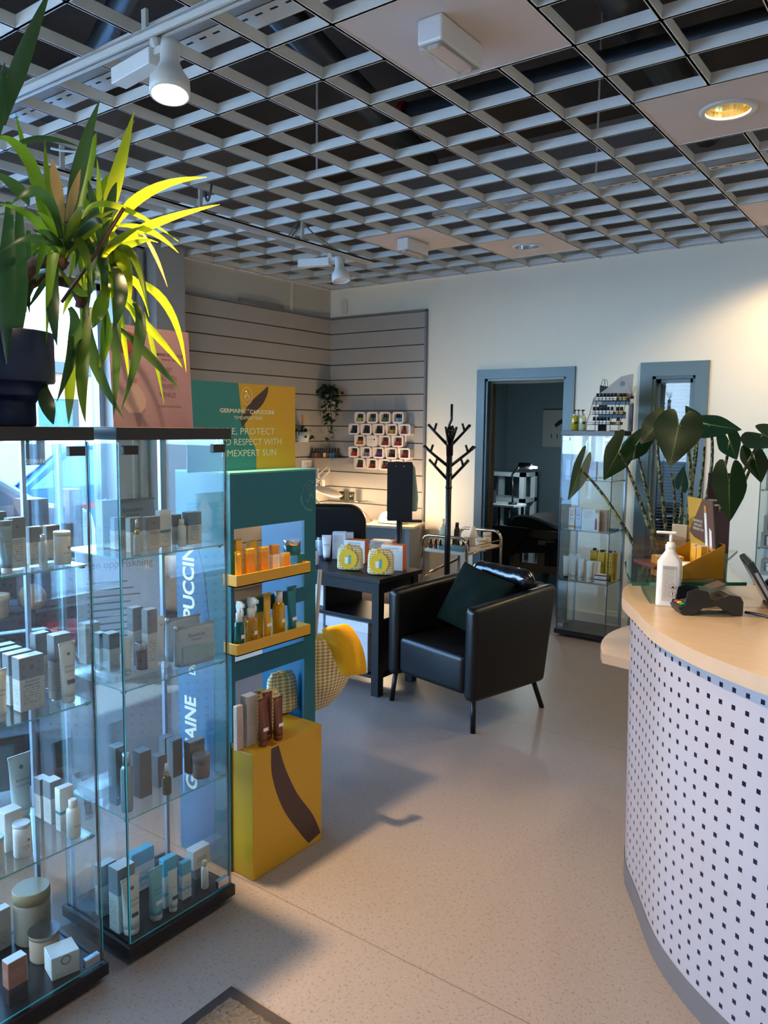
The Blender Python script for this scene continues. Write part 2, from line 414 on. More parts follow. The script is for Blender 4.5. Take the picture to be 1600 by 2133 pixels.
# ---- open cell ceiling
X0, Y0, CX, CY, GH = -1.881, 2.206, 0.3131, 0.3116, 0.046
gridM = P('grid_white', '#ebe6dc', 0.45)
mb = MB()
tiles = [(0, 0), (2, 4), (2, 10), (-6, 8), (-4, 10)]
i0, i1 = int((XL-X0)/CX), int((XR-X0)/CX)
j0, j1 = int((YF-Y0)/CY), int((YB-Y0)/CY)
def runs(lo, hi, cuts_):
    out = []; a = lo
    for c0, c1 in sorted(cuts_):
        if c0 > a: out.append((a, c0))
        a = max(a, c1)
    if a < hi: out.append((a, hi))
    return out
for i in range(i0, i1+1):
    x = X0+i*CX
    for a, b in runs(YF, YB, [(Y0+tj*CY, Y0+(tj+2)*CY) for ti, tj in tiles if ti+1 == i]):
        mb.box(x-0.0045, x+0.0045, a, b, CEIL, CEIL+GH); mb.box(x-0.008, x+0.008, a, b, CEIL, CEIL+0.003)
for j in range(j0, j1+1):
    y = Y0+j*CY
    for a, b in runs(XL, XR, [(X0+ti*CX, X0+(ti+2)*CX) for ti, tj in tiles if tj+1 == j]):
        mb.box(a, b, y-0.0045, y+0.0045, CEIL, CEIL+GH); mb.box(a, b, y-0.008, y+0.008, CEIL, CEIL+0.003)
mb.box(XL, XL+0.02, YF, YB, CEIL, CEIL+0.02); mb.box(XL, XR, YB-0.02, YB, CEIL, CEIL+0.012)
struct('ceiling', mb, gridM)
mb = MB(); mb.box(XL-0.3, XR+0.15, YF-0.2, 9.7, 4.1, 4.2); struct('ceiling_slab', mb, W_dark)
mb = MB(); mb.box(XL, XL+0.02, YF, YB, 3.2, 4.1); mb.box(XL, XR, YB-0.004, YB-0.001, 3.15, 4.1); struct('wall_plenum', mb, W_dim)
tileM = P('mineral_tile', '#dcc9bd', 0.85, noise=0.05, nscale=7)
TL = ['mineral ceiling tile carrying the large white emergency light', 'mineral ceiling tile carrying the glowing gold downlight', 'mineral ceiling tile cut by the photo edge near the back wall, its downlight out of view',
      'mineral ceiling tile carrying the small distant emergency light', 'mineral ceiling tile carrying the unlit chrome downlight']
for (i, j), lb in zip(tiles, TL):
    mb = MB()
    hole = lb.find('downlight') >= 0
    x0, y0, x1, y1 = X0+i*CX+0.0045, Y0+j*CY+0.0045, X0+(i+2)*CX-0.0045, Y0+(j+2)*CY-0.0045
    if not hole: mb.box(x0, x1, y0, y1, CEIL+0.0032, CEIL+0.02)
    else:
        cx, cy, r, n = (x0+x1)/2, (y0+y1)/2, 0.098, 32
        inn = [(cx+r*math.cos(2*PI*k/n), cy+r*math.sin(2*PI*k/n)) for k in range(n)]
        out = []
        for k in range(n):
            a = 2*PI*k/n; q = max(abs(math.cos(a)), abs(math.sin(a))); out.append((cx+(x1-x0)/2*math.cos(a)/q, cy+(y1-y0)/2*math.sin(a)/q))
        for h, fl in ((CEIL+0.0032, False), (CEIL+0.02, True)):
            v = [(p[0], p[1], h) for p in inn]+[(p[0], p[1], h) for p in out]
            mb.add(v, [((k, n+k, n+(k+1) % n, (k+1) % n) if fl else (k, (k+1) % n, n+(k+1) % n, n+k)) for k in range(n)])
    tag(mb.build('ceiling_tile', tileM), lb, 'ceiling tile', 'solid ceiling tiles')
# recessed downlights
reflM = P('reflector_gold', '#e8d9a8', 0.14, 1.0); reflC = P('reflector_chrome', '#dfe3e6', 0.12, 1.0)
rimM = P('rim_white', '#d8d0c6', 0.4)
for (i, j), on, lb in (((3, 5), True, 'recessed round downlight glowing warm above the counter'), ((-3, 11), False, 'unlit recessed chrome downlight near the back wall'), ((3, 11), True, 'lit recessed downlight beyond the right edge of the photo near the back wall')):
    cx, cy = X0+i*CX, Y0+j*CY
    t = thing('downlight', lb, 'downlight', (cx, cy, CEIL), 0, 'recessed downlights')
    MB().lathe([(0.092, 0.004), (0.092, -0.006), (0.118, -0.004), (0.12, 0.003)], 36, cap0=False, cap1=False).build('rim', rimM, t)
    mb = MB(); n = 36; prof = [(0.093, -0.002), (0.09, 0.03), (0.08, 0.07), (0.062, 0.1)]
    mb.lathe(prof, n, smooth=False, cap0=False, cap1=False); mb.build('reflector', reflM if on else reflC, t)
    MB().lathe([(0.001, 0.1), (0.062, 0.1)], 24, cap0=False, cap1=False).build('lamp', EM('lamp_warm', '#ffe2a8', 9.0) if on else P('lamp_off', '#c8ccd0', 0.3), t)
# emergency lights
for (cx, cy, k, lb) in ((X0+0.98*CX, Y0+0.93*CY, 1.0, 'white box emergency light under the nearest ceiling tile'), (X0-5.05*CX, Y0+9.0*CY, 1.0, 'white box emergency light on the far ceiling tile')):
    t = thing('ceiling_light', lb, 'light', (cx, cy, CEIL+0.003), 0, 'ceiling emergency lights')
    MB().box(-0.05, 0.05, -0.14, 0.14, -0.085, 0, ).build('housing', P('housing_white', '#e3e0dc', 0.35), t, bevel=0.008)
    mb = MB(); mb.box(-0.046, 0.046, -0.135, 0.135, -0.105, -0.085); mb.build('diffuser', P('clear_diffuser', '#d6cfc6', 0.15, Alpha=0.3), t, bevel=0.004)
    mb = MB(); mb.box(-0.03, 0.03, -0.1, 0.1, -0.09, -0.0852); mb.box(-0.02, 0.02, -0.12, -0.104, -0.1, -0.085); mb.box(-0.02, 0.02, 0.104, 0.12, -0.1, -0.085); mb.build('lamp_tray', P('lamp_tray', '#d7bca6', 0.4), t)
# services above the grid
pipeM = P('black_pipe', '#2a2c2e', 0.35, 0.4); ductM = P('zinc_duct', '#50565a', 0.35, 0.7)
def service(name, lb, cat, pts, r, mat, n=12, group=None):
    tag(MB().tube(pts, r, n).build(name, mat), lb, cat, group)
service('water_pipe', 'long black pipe crossing above the open ceiling grid', 'pipe', [(-2.9, 4.10, 3.55), (0.5, 4.24, 3.57), (2.2, 4.3, 3.57)], 0.055, pipeM)
tag(MB().tube([(-2.93, 4.097, 3.55), (-2.895, 4.10, 3.55)], 0.068, 14).build('end_ring', P('red_cap', '#7a1418', 0.4), bpy.data.objects['water_pipe']), 'red end ring')
service('air_duct', 'dark round duct running above the grid over the black pipe', 'duct', [(-1.35, 0.9, 3.75), (-1.6, 5.9, 3.7)], 0.1, ductM)
service('air_duct', 'grey round duct hanging above the grid near the hanger rod', 'duct', [(-2.9, 2.6, 3.8), (-3.6, 5.4, 3.72)], 0.09, ductM)
service('air_duct', 'bare zinc duct above the grid beside the perforated tray', 'duct', [(-4.6, 2.75, 3.5), (-3.6, 2.45, 3.5), (-1.9, 1.75, 3.5), (-0.9, 1.4, 3.5)], 0.06, ductM)
service('air_duct', 'short grey duct above the grid by the gold downlight', 'duct', [(-0.9, 3.2, 3.85), (-0.6, 6.0, 3.8)], 0.08, ductM)
def cable_tray(x0, x1, y, z, lb, w=0.11):
    mb = MB(); m2 = []
    mb.box(x0, x1, y-w/2, y+w/2, z, z+0.002); mb.box(x0, x1, y-w/2, y-w/2+0.002, z, z+0.045); mb.box(x0, x1, y+w/2-0.002, y+w/2, z, z+0.045)
    o = mb.build('cable_tray', P('tray_white', '#d9d3cd', 0.4)); x = x0+0.04
    while x < x1-0.05: MB().box(x, x+0.035, y-w/2+0.03, y-w/2+0.04, z-0.0008, z).build('slot', P('tray_slot', '#1b1a1a', 0.8), o); x += 0.075
    tag(o, lb, 'cable tray', 'perforated cable trays')
cable_tray(-4.6, -0.9, 2.13, 3.10, 'perforated white cable tray above the grid behind the lit spotlight')
cable_tray(-3.1, 1.8, 4.77, 3.10, 'perforated white cable tray above the grid near the back wall')
for u, v, z0 in ((1243, 330, 3.09), (660, 330, 3.09)):
    p = onz(u, v, 3.2)
    tag(MB().tube([(p.x, p.y, 3.05), (p.x, p.y, 4.1)], 0.006, 6).build('hanger_rod', P('rod_white', '#c9c5bd', 0.4)), 'thin white hanger rod above the grid over the %s' % ('armchair' if u > 1000 else 'coat rack side of the track'), 'rod', 'ceiling hanger rods')

# ---- lighting tracks and spotlights
trackM = P('track_white', '#d5d0c6', 0.4)
def track(p0, p1, lb):
    p0, p1 = Vector(p0), Vector(p1); d = (p1-p0); L = d.length; a = math.atan2(d.y, d.x)
    t = thing('light_track', lb, 'track', p0, a, 'ceiling light tracks')
    mb = MB(); mb.box(0, L, -0.018, -0.008, -0.016, 0.016); mb.box(0, L, 0.008, 0.018, -0.016, 0.016); mb.box(0, L, -0.018, 0.018, 0.006, 0.018); mb.build('rail', trackM, t)
    MB().box(0.002, L-0.002, -0.008, 0.008, 0.0, 0.006).build('contact_slot', P('track_slot', '#8d8577', 0.6), t)
    x = 0.15
    while x < L:
        MB().box(x-0.012, x+0.012, -0.006, 0.006, 0.018, CEIL-p0.z+0.01).build('hanger', P('track_hanger', '#b9b4aa', 0.4), t); x += 0.9
    return t
track((-4.3, 1.76, 2.95), (-0.9, 1.79, 2.95), 'white light track carrying the lit spotlight above the plant')
track((-3.80, 2.2, 2.9), (-3.80, 4.95, 2.9), 'white light track carrying the unlit spotlight towards the corner')
def spot(p, head_end, lb, lit, box_dir):
    p = Vector(p); hb_ = Vector((0.085, -0.01, -0.035)); h = Vector(head_end)-p-hb_
    t = thing('track_spotlight', lb, 'spotlight', p, 0, 'track spotlights')
    MB().lathe([(0.022, -0.035), (0.022, 0.0), (0.014, 0.004)], 16).build('adapter', trackM, t)
    bd = Vector(box_dir); a = math.atan2(bd.y, bd.x)
    M = Matrix.Rotation(a, 4, 'Z')
    MB().box(0.0, 0.25, -0.03, 0.03, -0.085, -0.03, M=M).build('driver_box', P('spot_white', '#e4e0d8', 0.35), t, bevel=0.003)
    # bottle shaped head along h
    q = h.to_track_quat('Z', 'Y').to_matrix().to_4x4(); L = h.length
    st = Matrix.Translation(hb_) @ q; MB().box(-0.02, 0.09, -0.014, 0.014, -0.055, -0.03).build('swivel_arm', trackM, t, bevel=0.003)
    pr = [(0.03, 0.0), (0.032, L*0.12), (0.032, L*0.40), (0.046, L*0.58), (0.064, L*0.72), (0.066, L*0.9), (0.064, L), (0.058, L), (0.056, L*0.9)]
    MB().lathe(pr, 28, M=st, cap1=False).build('head', P('spot_white', '#e4e0d8', 0.35), t)
    MB().lathe([(0.001, L*0.93), (0.057, L*0.93)], 28, M=st, cap0=False, cap1=False).build('lamp', EM('spot_lamp', '#ffdca6', 60.0) if lit else P('spot_lamp_off', '#e8e8e8', 0.3), t)
    return t, st, L
s1, st1, L1 = spot((-2.295, 1.78, 2.93), (-2.185, 1.745, 2.715), 'lit white track spotlight glowing above the plant', True, (-1, 0.1, 0))
s2, st2, L2 = spot((-3.80, 4.45, 2.885), (-3.68, 4.43, 2.675), 'unlit white track spotlight over the nail corner', False, (-0.9, -0.25, 0))
def cable(name, lb, pts, r, mat, cat='cable'):
    tag(MB().tube(pts, r, 6).build(name, mat), lb, cat)
p = Vector((-3.84, 4.2, 2.93))
cable('hanging_cable', 'looped grey cable hanging from the grid to the far track', bez(p+Vector((0, -.05, .12)), p+Vector((-.05, -.12, -.02)), p+Vector((0, 0, .12)), 8)+bez(p+Vector((.01, 0, .12)), p+Vector((0.0, .15, .06)), p+Vector((0, .42, 0)), 8), 0.006, P('cable_grey', '#8a8880', 0.5))
pc = onz(432, 408, 3.0)
cable('hanging_cable', 'short dark cable loop under the grid above the plant leaves', bez(pc+Vector((-.03, 0, .08)), pc+Vector((.0, 0, -.03)), pc+Vector((.04, 0, .06)), 8), 0.007, P('cable_dark', '#4b4b4b', 0.5))
pw = onz(205, 300, 3.0)
cable('hanging_cable', 'white cable draped across the grid behind the plant leaves', bez(pw+Vector((-.25, -.1, -.0)), pw+Vector((0, 0, -.02)), pw+Vector((.12, .12, .12)), 10), 0.006, P('cable_white', '#cfcac2', 0.5))

# ---- treatment room behind the doorway
RX0, RX1, RY1 = -4.9, -1.15, 9.35
roomM = P('treatment_wall', '#7f949c', 0.8); mb = MB()
mb.box(RX0, RX1, RY1, RY1+0.1, 0, 2.9); mb.box(RX0-0.1, RX0, YB+T, RY1, 0, 2.9); mb.box(RX1, RX1+0.1, YB+T, RY1, 0, 2.9); struct('wall_treatment_room', mb, roomM)
mb = MB(); mb.box(RX0-0.1, RX1+0.1, YB+T, RY1+0.1, 2.9, 2.95); struct('ceiling_treatment_room', mb, P('treatment_ceiling', '#8a969a', 0.9))
# ------------------------------------------------------------------ glass display cabinets
paneM = GLASS('cabinet_glass', '#f7fbfb', 1.0)
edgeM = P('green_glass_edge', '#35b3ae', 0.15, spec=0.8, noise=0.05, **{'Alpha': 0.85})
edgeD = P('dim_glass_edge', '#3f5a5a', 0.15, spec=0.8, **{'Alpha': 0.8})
blackM = P('black_brown_laminate', '#1d1919', 0.3, noise=0.05)
chromeM = P('brushed_chrome', '#b9bcc0', 0.25, 1.0)
darkmetal = P('dark_hinge', '#3a3838', 0.35, 0.7)
def pane(parent, name, x0, x1, y0, y1, z0, z1, em, gm=None):
    mb = MB(); d = (x1-x0, y1-y0, z1-z0); k = d.index(min(d))
    v = [(x0,y0,z0),(x1,y0,z0),(x1,y1,z0),(x0,y1,z0),(x0,y0,z1),(x1,y0,z1),(x1,y1,z1),(x0,y1,z1)]
    F = [((0,1,5,4),1),((1,2,6,5),0),((2,3,7,6),1),((3,0,4,7),0),((4,5,6,7),2),((3,2,1,0),2)]
    for f, ax in F: mb.add([v[i] for i in f], [(0,1,2,3)], 0 if ax == k else 1)
    return mb.build(name, [gm or paneM, em], parent)
def display_cabinet(label, loc, rz, em, hinge_side=1, group='glass display cabinets'):
    """local front is -y; 0.43 wide, 0.365 deep, 1.63 high"""
    t = thing('display_cabinet', label, 'display cabinet', loc, rz, group)
    W, D, H = 0.43, 0.365, 1.63
    MB().box(-W/2, W/2, -D/2, D/2, 0.02, 0.058).build('base', blackM, t, bevel=0.002)
    MB().box(-W/2, W/2, -D/2, D/2, 1.594, 1.63).build('top', blackM, t, bevel=0.002)
    for sx in (-1, 1):
        for sy in (-1, 1):
            MB().lathe([(0.018, 0.0), (0.02, 0.02)], 14, cx=sx*0.17, cy=sy*0.14).build('foot', P('grey_foot', '#6a6f74', 0.5), t)
    g = 0.012
    pane(t, 'side_panel', -W/2+g, -W/2+g+0.005, -D/2+0.02, D/2-g, 0.058, 1.594, em)
    pane(t, 'side_panel', W/2-g-0.005, W/2-g, -D/2+0.02, D/2-g, 0.058, 1.594, em)
    pane(t, 'back_panel', -W/2+g+0.006, W/2-g-0.006, D/2-g-0.005, D/2-g, 0.058, 1.594, em)
    door = pane(t, 'door', -W/2+g, W/2-g, -D/2+0.008, -D/2+0.013, 0.064, 1.588, em)
    for z in (1.552, 0.075):
        for x in (hinge_side*0.165, -hinge_side*0.165):
            if z < 1 and x*hinge_side < 0: continue
            MB().box(x-0.024, x+0.024, -D/2+0.002, -D/2+0.02, z, z+0.026).build('hinge', chromeM if em is edgeD or z < 1 else darkmetal, door, bevel=0.002)
    for x in (-W/2+g+0.012, W/2-g-0.012):
        mb = MB(); mb.box(x-0.004, x+0.004, D/2-g-0.017, D/2-g-0.006, 0.058, 1.594); mb.box(x-0.006, x+0.006, D/2-g-0.024, D/2-g-0.017, 0.058, 1.594)
        mb.build('corner_profile', P('alu_profile', '#a7b4c4', 0.3, 0.8), t)
    for x in (-W/2+g+0.001, W/2-g-0.005):
        MB().box(x, x+0.004, -D/2+0.0135, -D/2+0.0195, 0.062, 1.59).build('seal_strip', P('dark_seal', '#2b2b2e', 0.4), t)
    for z in (1.25, 0.855, 0.455):
        sh = pane(t, 'shelf', -W/2+g+0.008, W/2-g-0.008, -D/2+0.022, D/2-g-0.03, z-0.005, z, em)
        for sx in (-1, 1):
            for y in (-D/2+0.03, D/2-g-0.04):
                MB().box(sx*(W/2-g-0.015)-0.006, sx*(W/2-g-0.015)+0.006, y, y+0.012, z-0.012, z-0.0055).build('shelf_clip', P('clip_metal', '#8a7a5c', 0.35, 0.8), sh)
    return t
FX = -2.105
CAB_M = display_cabinet('glass display cabinet with the pink poster on top, beside the blue cardboard stand', (FX, 1.545, 0), PI/2, edgeM)
CAB_L = display_cabinet('glass display cabinet cut by the photo edge, under the potted yucca', (FX, 1.045, 0), PI/2, edgeM)
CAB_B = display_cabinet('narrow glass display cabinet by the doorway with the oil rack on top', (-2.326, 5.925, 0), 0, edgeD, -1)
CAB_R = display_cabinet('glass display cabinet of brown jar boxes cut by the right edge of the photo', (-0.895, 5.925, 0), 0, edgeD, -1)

# ------------------------------------------------------------------ products
inkM = P('grey_ink', '#5f6468', 0.5); blueink = P('slate_ink', '#48586a', 0.5)
whiteC = CARTON('carton_white_grey', '#c3c4c0', '#787f86', 0.6)
whiteC2 = CARTON('carton_white', '#cccbc7', None)
tealC = CARTON('carton_white_teal', '#dfe0dc', '#eeeeea', 0.9, strip=('#2f8f93', 0.40, 0.47))
greyC = CARTON('carton_slate', '#6a6c72', None, ink='#565860', rows=(0.1, 0.3))
blueC = CARTON('carton_aqua_white', '#dcdfde', '#3fb2cf', 0.66, rows=(0.1, 0.5), strip=('#7cc7d6', 0.25, 0.33))
yelC = CARTON('carton_yellow', '#eab53a', None, ink='#8d6418', rows=(0.3, 0.6))
yelC2 = CARTON('carton_yellow_deep', '#e09a22', '#efb945', 0.85, ink='#7d5412', rows=(0.2, 0.5))
goldC = CARTON('carton_gold_white', '#e5dfd2', '#d9993a', 0.7, ink='#4a4a44', rows=(0.2, 0.6))
pinkC = CARTON('carton_pale_pink', '#c9b3a8', None, ink='#6f5c55', rows=(0.3, 0.7))
orangeC = CARTON('carton_orange_white', '#e3e2dd', None, ink='#84807a', rows=(0.75, 0.9), nrow=8)
silverM = P('silver_metal', '#c7cbd0', 0.25, 0.9); whiteP = P('white_plastic', '#e9e8e4', 0.35)
blackP = P('black_plastic', '#15161a', 0.3)
def word(t, s, size, mat, w, d, z, front, xs=0.8, name='lettering'):
    """lettering on a carton's face; front is 'y' (local -y)"""
    return text(s, size, mat, t, (0, -d/2-0.0006, z), (1, 0, 0), (0, 0, 1), xs=xs, name=name)
def carton(p, w, d, h, rz, mat, label, group=None, name='cosmetic_box', curved=False, lettering=None, lmat=None, dot=False, cat='box', zf=0.55):
    t = thing(name, label, cat, p, rz, group)
    mb = MB(); mb.box(-w/2, w/2, -d/2, d/2, 0, h)
    mb.build('carton', mat, t, bevel=min(0.0015, w*0.03), seg=1)
    MB().box(-w/2+0.001, w/2-0.001, -d/2+0.001, d/2-0.001, h, h+0.0008).build('lid', P('lid_'+mat.name, {'carton_slate': '#777a82', 'carton_aqua_white': '#36b1d0', 'carton_yellow': '#efc04d', 'carton_yellow_deep': '#efb945', 'carton_gold_white': '#e0a545', 'carton_orange_white': '#e0742c'}.get(mat.name, '#dfe0de'), 0.4), t)
    if lettering:
        for k, s in enumerate(lettering if isinstance(lettering, (list, tuple)) else [lettering]):
            word(t, s, w*0.17*(1 if k == 0 else 0.62), lmat or blueink, w, d, h*zf-k*w*0.14, 'y')
    if dot:
        mb = MB(); mb.lathe([(0.001, 0), (w*0.085, 0)], 6, cap0=False, cap1=False, M=Matrix.Translation((0, -d/2-0.0007, h*0.82)) @ Matrix.Rotation(PI/2, 4, 'X')); mb.build('emblem', blueink, t)
    return t
def tubep(p, w, h, rz, body, capm, label, group=None, caph=0.12, dot=None, lettering=None, lmat=None, name='cosmetic_tube', sticker=None, flip=False, tilt=None):
    """squeeze tube standing on its cap: round at the cap, flat crimp at the top"""
    t = thing(name, label, 'tube', p, rz, group); n = 20; z0 = h*caph; r = w*0.36
    rings = []
    for k in range(9):
        s = k/8; a = r+(w/2-r)*s; b = r*(1-s)**0.8+0.0015
        z = z0+(h-z0)*s
        rings.append([(a*math.cos(2*PI*i/n), b*math.sin(2*PI*i/n), z) for i in range(n)])
    MB().loft(rings).build('tube_body', body, t)
    MB().lathe([(r*0.9, 0.0), (r*0.97, 0.003), (r*0.98, z0*0.92), (r*0.9, z0)], 22).build('cap', capm, t)
    MB().box(-w/2, w/2, -0.0018, 0.0018, h-0.006, h+0.002).build('crimp', body, t)
    def face(z, s):  # depth of the tube front at height z
        k = (z-z0)/(h-z0); return r*(1-k)**0.8+0.0015
    if dot:
        z = h*0.82; MB().lathe([(0.001, 0), (w*0.1, 0)], 6, cap0=False, cap1=False, M=Matrix.Translation((0, -face(z, 0)-0.001, z)) @ Matrix.Rotation(PI/2-0.12, 4, 'X')).build('emblem', dot, t)
    if lettering:
        for k, s in enumerate(lettering if isinstance(lettering, (list, tuple)) else [lettering]):
            z = h*(0.62-0.09*k); text(s, w*(0.17 if k == 0 else 0.1), lmat or blueink, t, (0, -face(z, 0)-0.0015, z), (1, 0, 0), (0, 0.12, 1), xs=0.85)
    if sticker:
        z = h*0.36; mb = MB(); f1, f2 = face(z-0.007, 0), face(z+0.007, 0)
        mb.add([(-0.012, -f1-0.001, z-0.006), (0.012, -f1-0.001, z-0.006), (0.012, -f2-0.001, z+0.006), (-0.012, -f2-0.001, z+0.006)], [(0, 1, 2, 3)]); mb.build('price_sticker', sticker, t)
    return t
def can(p, r, h, rz, body, lidm, label, group=None, lidh=0.3, name='cosmetic_jar', lettering=None, lmat=None, cat='jar', dot=None, shoulder=False, n=26):
    t = thing(name, label, cat, p, rz, group)
    z = h*(1-lidh)
    MB().lathe([(r*0.92, 0), (r*0.98, 0.004), (r*0.98, z*0.95), (r*0.93, z)], n).build('jar_body', body, t)
    MB().lathe([(r, z), (r, h-0.003), (r*0.96, h)], n).build('lid', lidm, t)
    if lettering:
        for k, s in enumerate(lettering if isinstance(lettering, (list, tuple)) else [lettering]):
            text(s, r*0.3*(1 if k == 0 else 0.6), lmat or blueink, t, (0, -r*0.98-0.0012, h*0.36-k*r*0.3), (1, 0, 0), (0, 0, 1), xs=0.75)
    if dot: MB().lathe([(0.001, 0), (r*0.16, 0)], 6, cap0=False, cap1=False, M=Matrix.Translation((r*0.3, -r*0.95-0.001, h*0.52)) @ Matrix.Rotation(PI/2, 4, 'X')).build('emblem', dot, t)
    return t
def bottle(p, r, h, rz, body, capm, label, group=None, kind='plain', name='cosmetic_bottle', label_m=None, lettering=None, cat='bottle', sticker=None):
    """kinds: plain cap, pump, spray (trigger), dropper"""
    t = thing(name, label, cat, p, rz, group); n = 24
    hb = h*{'plain': 0.82, 'pump': 0.72, 'spray': 0.62, 'dropper': 0.58, 'aerosol': 0.8}[kind]
    prof = [(r*0.9, 0), (r, 0.004), (r, hb*0.82), (r*0.93, hb*0.9), (r*0.6, hb*0.97), (r*0.45, hb)]
    MB().lathe(prof, n).build('bottle_body', body, t)
    if label_m: MB().lathe([(r*1.01, hb*0.12), (r*1.01, hb*0.68)], n, cap0=False, cap1=False).build('printed_label', label_m, t)
    if kind in ('plain', 'aerosol'): MB().lathe([(r*0.62, hb*0.93), (r*0.62, h-0.002), (r*0.52, h)], n).build('cap', capm, t)
    elif kind == 'pump':
        MB().lathe([(r*0.5, hb-0.003), (r*0.5, hb+h*0.08), (r*0.2, hb+h*0.09), (r*0.16, h*0.93)], 18).build('pump_collar', P('pump_silver', '#c9ccce', 0.25, 0.8) if capm is blackP else capm, t)
        mb = MB(); mb.box(-r*0.3, r*0.3, -r*0.3, r*0.3, h*0.92, h); mb.box(-r*0.14, r*0.14, -r*1.25, -r*0.3, h*0.945, h*0.985); mb.build('pump_head', capm, t, bevel=0.002)
    elif kind == 'dropper':
        MB().lathe([(r*0.55, hb-0.002), (r*0.58, hb+h*0.13)], 18).build('collar', P('dropper_collar', '#b79b74', 0.3, 0.8), t)
        MB().lathe([(r*0.42, hb+h*0.13), (r*0.42, h*0.93), (r*0.25, h)], 16).build('bulb', capm, t)
    elif kind == 'spray':
        MB().lathe([(r*0.62, hb-0.004), (r*0.66, hb+h*0.14), (r*0.4, hb+h*0.17)], 18).build('collar', capm, t)
        pl = [(-r*0.5, hb+h*0.16), (r*0.5, hb+h*0.16), (r*0.75, h*0.9), (r*0.55, h), (-r*0.6, h), (-r*1.5, h*0.95), (-r*1.5, h*0.89), (-r*0.7, h*0.86)]
        MB().prism([(a, b) for a, b in pl], -r*0.28, r*0.28, axis='x').build('trigger_head', capm, t, bevel=0.003)
        MB().tube([(0, -r*0.8, h*0.88), (0, -r*1.05, h*0.8), (0, -r*0.95, h*0.72)], 0.004, 6).build('trigger', capm, t)
    if lettering: text(lettering, r*0.42, blueink, t, (0, -r*1.01-0.0012, hb*0.42), (1, 0, 0), (0, 0, 1), xs=0.7)
    if sticker:
        MB().box(-0.007, 0.007, -r*1.02-0.0006, -r*1.0, hb*0.45, hb*0.45+0.013).build('price_sticker', sticker, t)
    return t
stick = P('white_sticker', '#efeee8', 0.5)
# the shelves of the two front cabinets, read off at the shelf planes. front of the goods faces +X (rz 90 deg)
RZ = PI/2
def base(u0, u1, vb, z, back=0.02):
    p = onz((u0+u1)/2, vb, z); d = Vector((p.x, p.y, 0)).normalized(); q = p+d*back; q.x = min(q.x, FX+0.1575-0.004-back); return q
def hgt(u, vt, q): return at(u, vt, hd(q)).z-q.z
def wid(u0, u1, q, k=0.92): return (u1-u0)/FPX*(q.x*CF[0]+q.y*CF[1])*k
CL = 'left cabinet'
def put(what, u0, u1, vt, vb, z, label, back=None, ang=0.0, **kw):
    q0 = onz((u0+u1)/2, vb, z); w0 = wid(u0, u1, q0)
    if what == 'box':
        dr = kw.pop('dr', 0.55)               # depth / width
        th = math.atan2(-q0.y, -q0.x)          # direction towards the camera
        a = th-ang; w = w0/(abs(math.cos(a))+dr*abs(math.sin(a)))*1.04; d = w*dr
    else: w = w0; d = w*0.7
    q = base(u0, u1, vb, z, back if back is not None else d*0.5)
    cyc = 1.045 if q.y < 1.30 else 1.545; dd = (d if what == 'box' else w)/2+0.002
    q.x = min(max(q.x, FX-0.156+dd), FX+0.152-dd); lim = 0.193-w/2
    if q.y > 0.9: q.y = min(max(q.y, cyc-lim), cyc+lim)
    h = hgt((u0+u1)/2, vt, q)
    rz = RZ+ang
    if what == 'box': return carton(q, w, d, h, rz, kw.pop('mat'), label, **kw)
    if what == 'tube': return tubep(q, w*1.05, h, rz, kw.pop('mat'), kw.pop('cap'), label, **kw)
    if what == 'can': return can(q, w/2, h, rz, kw.pop('mat'), kw.pop('cap'), label, **kw)
    if what == 'bottle': return bottle(q, w/2, h, rz, kw.pop('mat'), kw.pop('cap'), label, **kw)
EX = ['Exuviance', 'PROFESSIONAL']
tubeW = P('tube_white', '#d9d9d3', 0.35); tubeT = P('tube_aqua', '#79bcc4', 0.3); capW = P('cap_frost', '#c9ccca', 0.35)
clearB = P('clear_bottle', '#b9c4c8', 0.1, **{'Alpha': 0.75})
z1, z2, z3, z4 = 1.2502, 0.8552, 0.4552, 0.0585
g = 'white skincare boxes in the front cabinets'
# left cabinet, top shelf
put('box', 12, 57, 1078, 1188, z1, 'grey topped skincare box behind the clear tube, left cabinet top shelf', mat=whiteC, lettering=EX, group=g, back=0.05, dot=True)
put('box', -20, 18, 1066, 1176, z1, 'skincare box cut by the photo edge, left cabinet top shelf', mat=whiteC, group=g, back=0.07)
put('box', 56, 92, 1097, 1181, z1, 'short skincare box with gold spot between two taller things, left cabinet top shelf', mat=whiteC, group=g, back=0.05, lettering=EX)
put('box', 90, 128, 1094, 1174, z1, 'short skincare box behind the wide white canister, left cabinet top shelf', mat=whiteC, group=g, back=0.07)
put('tube', -2, 31, 1086, 1196, z1, 'clear silver tube standing on its cap at the front of the left cabinet top shelf', mat=P('tube_clear_silver', '#8fa3ad', 0.15, 0.4), cap=capW, lettering=EX)
put('bottle', 81, 100, 1113, 1182, z1, 'slim clear bottle beside the wide white canister, left cabinet top shelf', mat=clearB, cap=silverM, kind='plain')
put('can', 112, 150, 1106, 1176, z1, 'wide white canister at the right end of the left cabinet top shelf', mat=whiteP, cap=P('canister_white', '#dad7d0', 0.35), lidh=0.12, lettering='Exuviance', dot=blueink, name='cosmetic_canister', cat='canister')
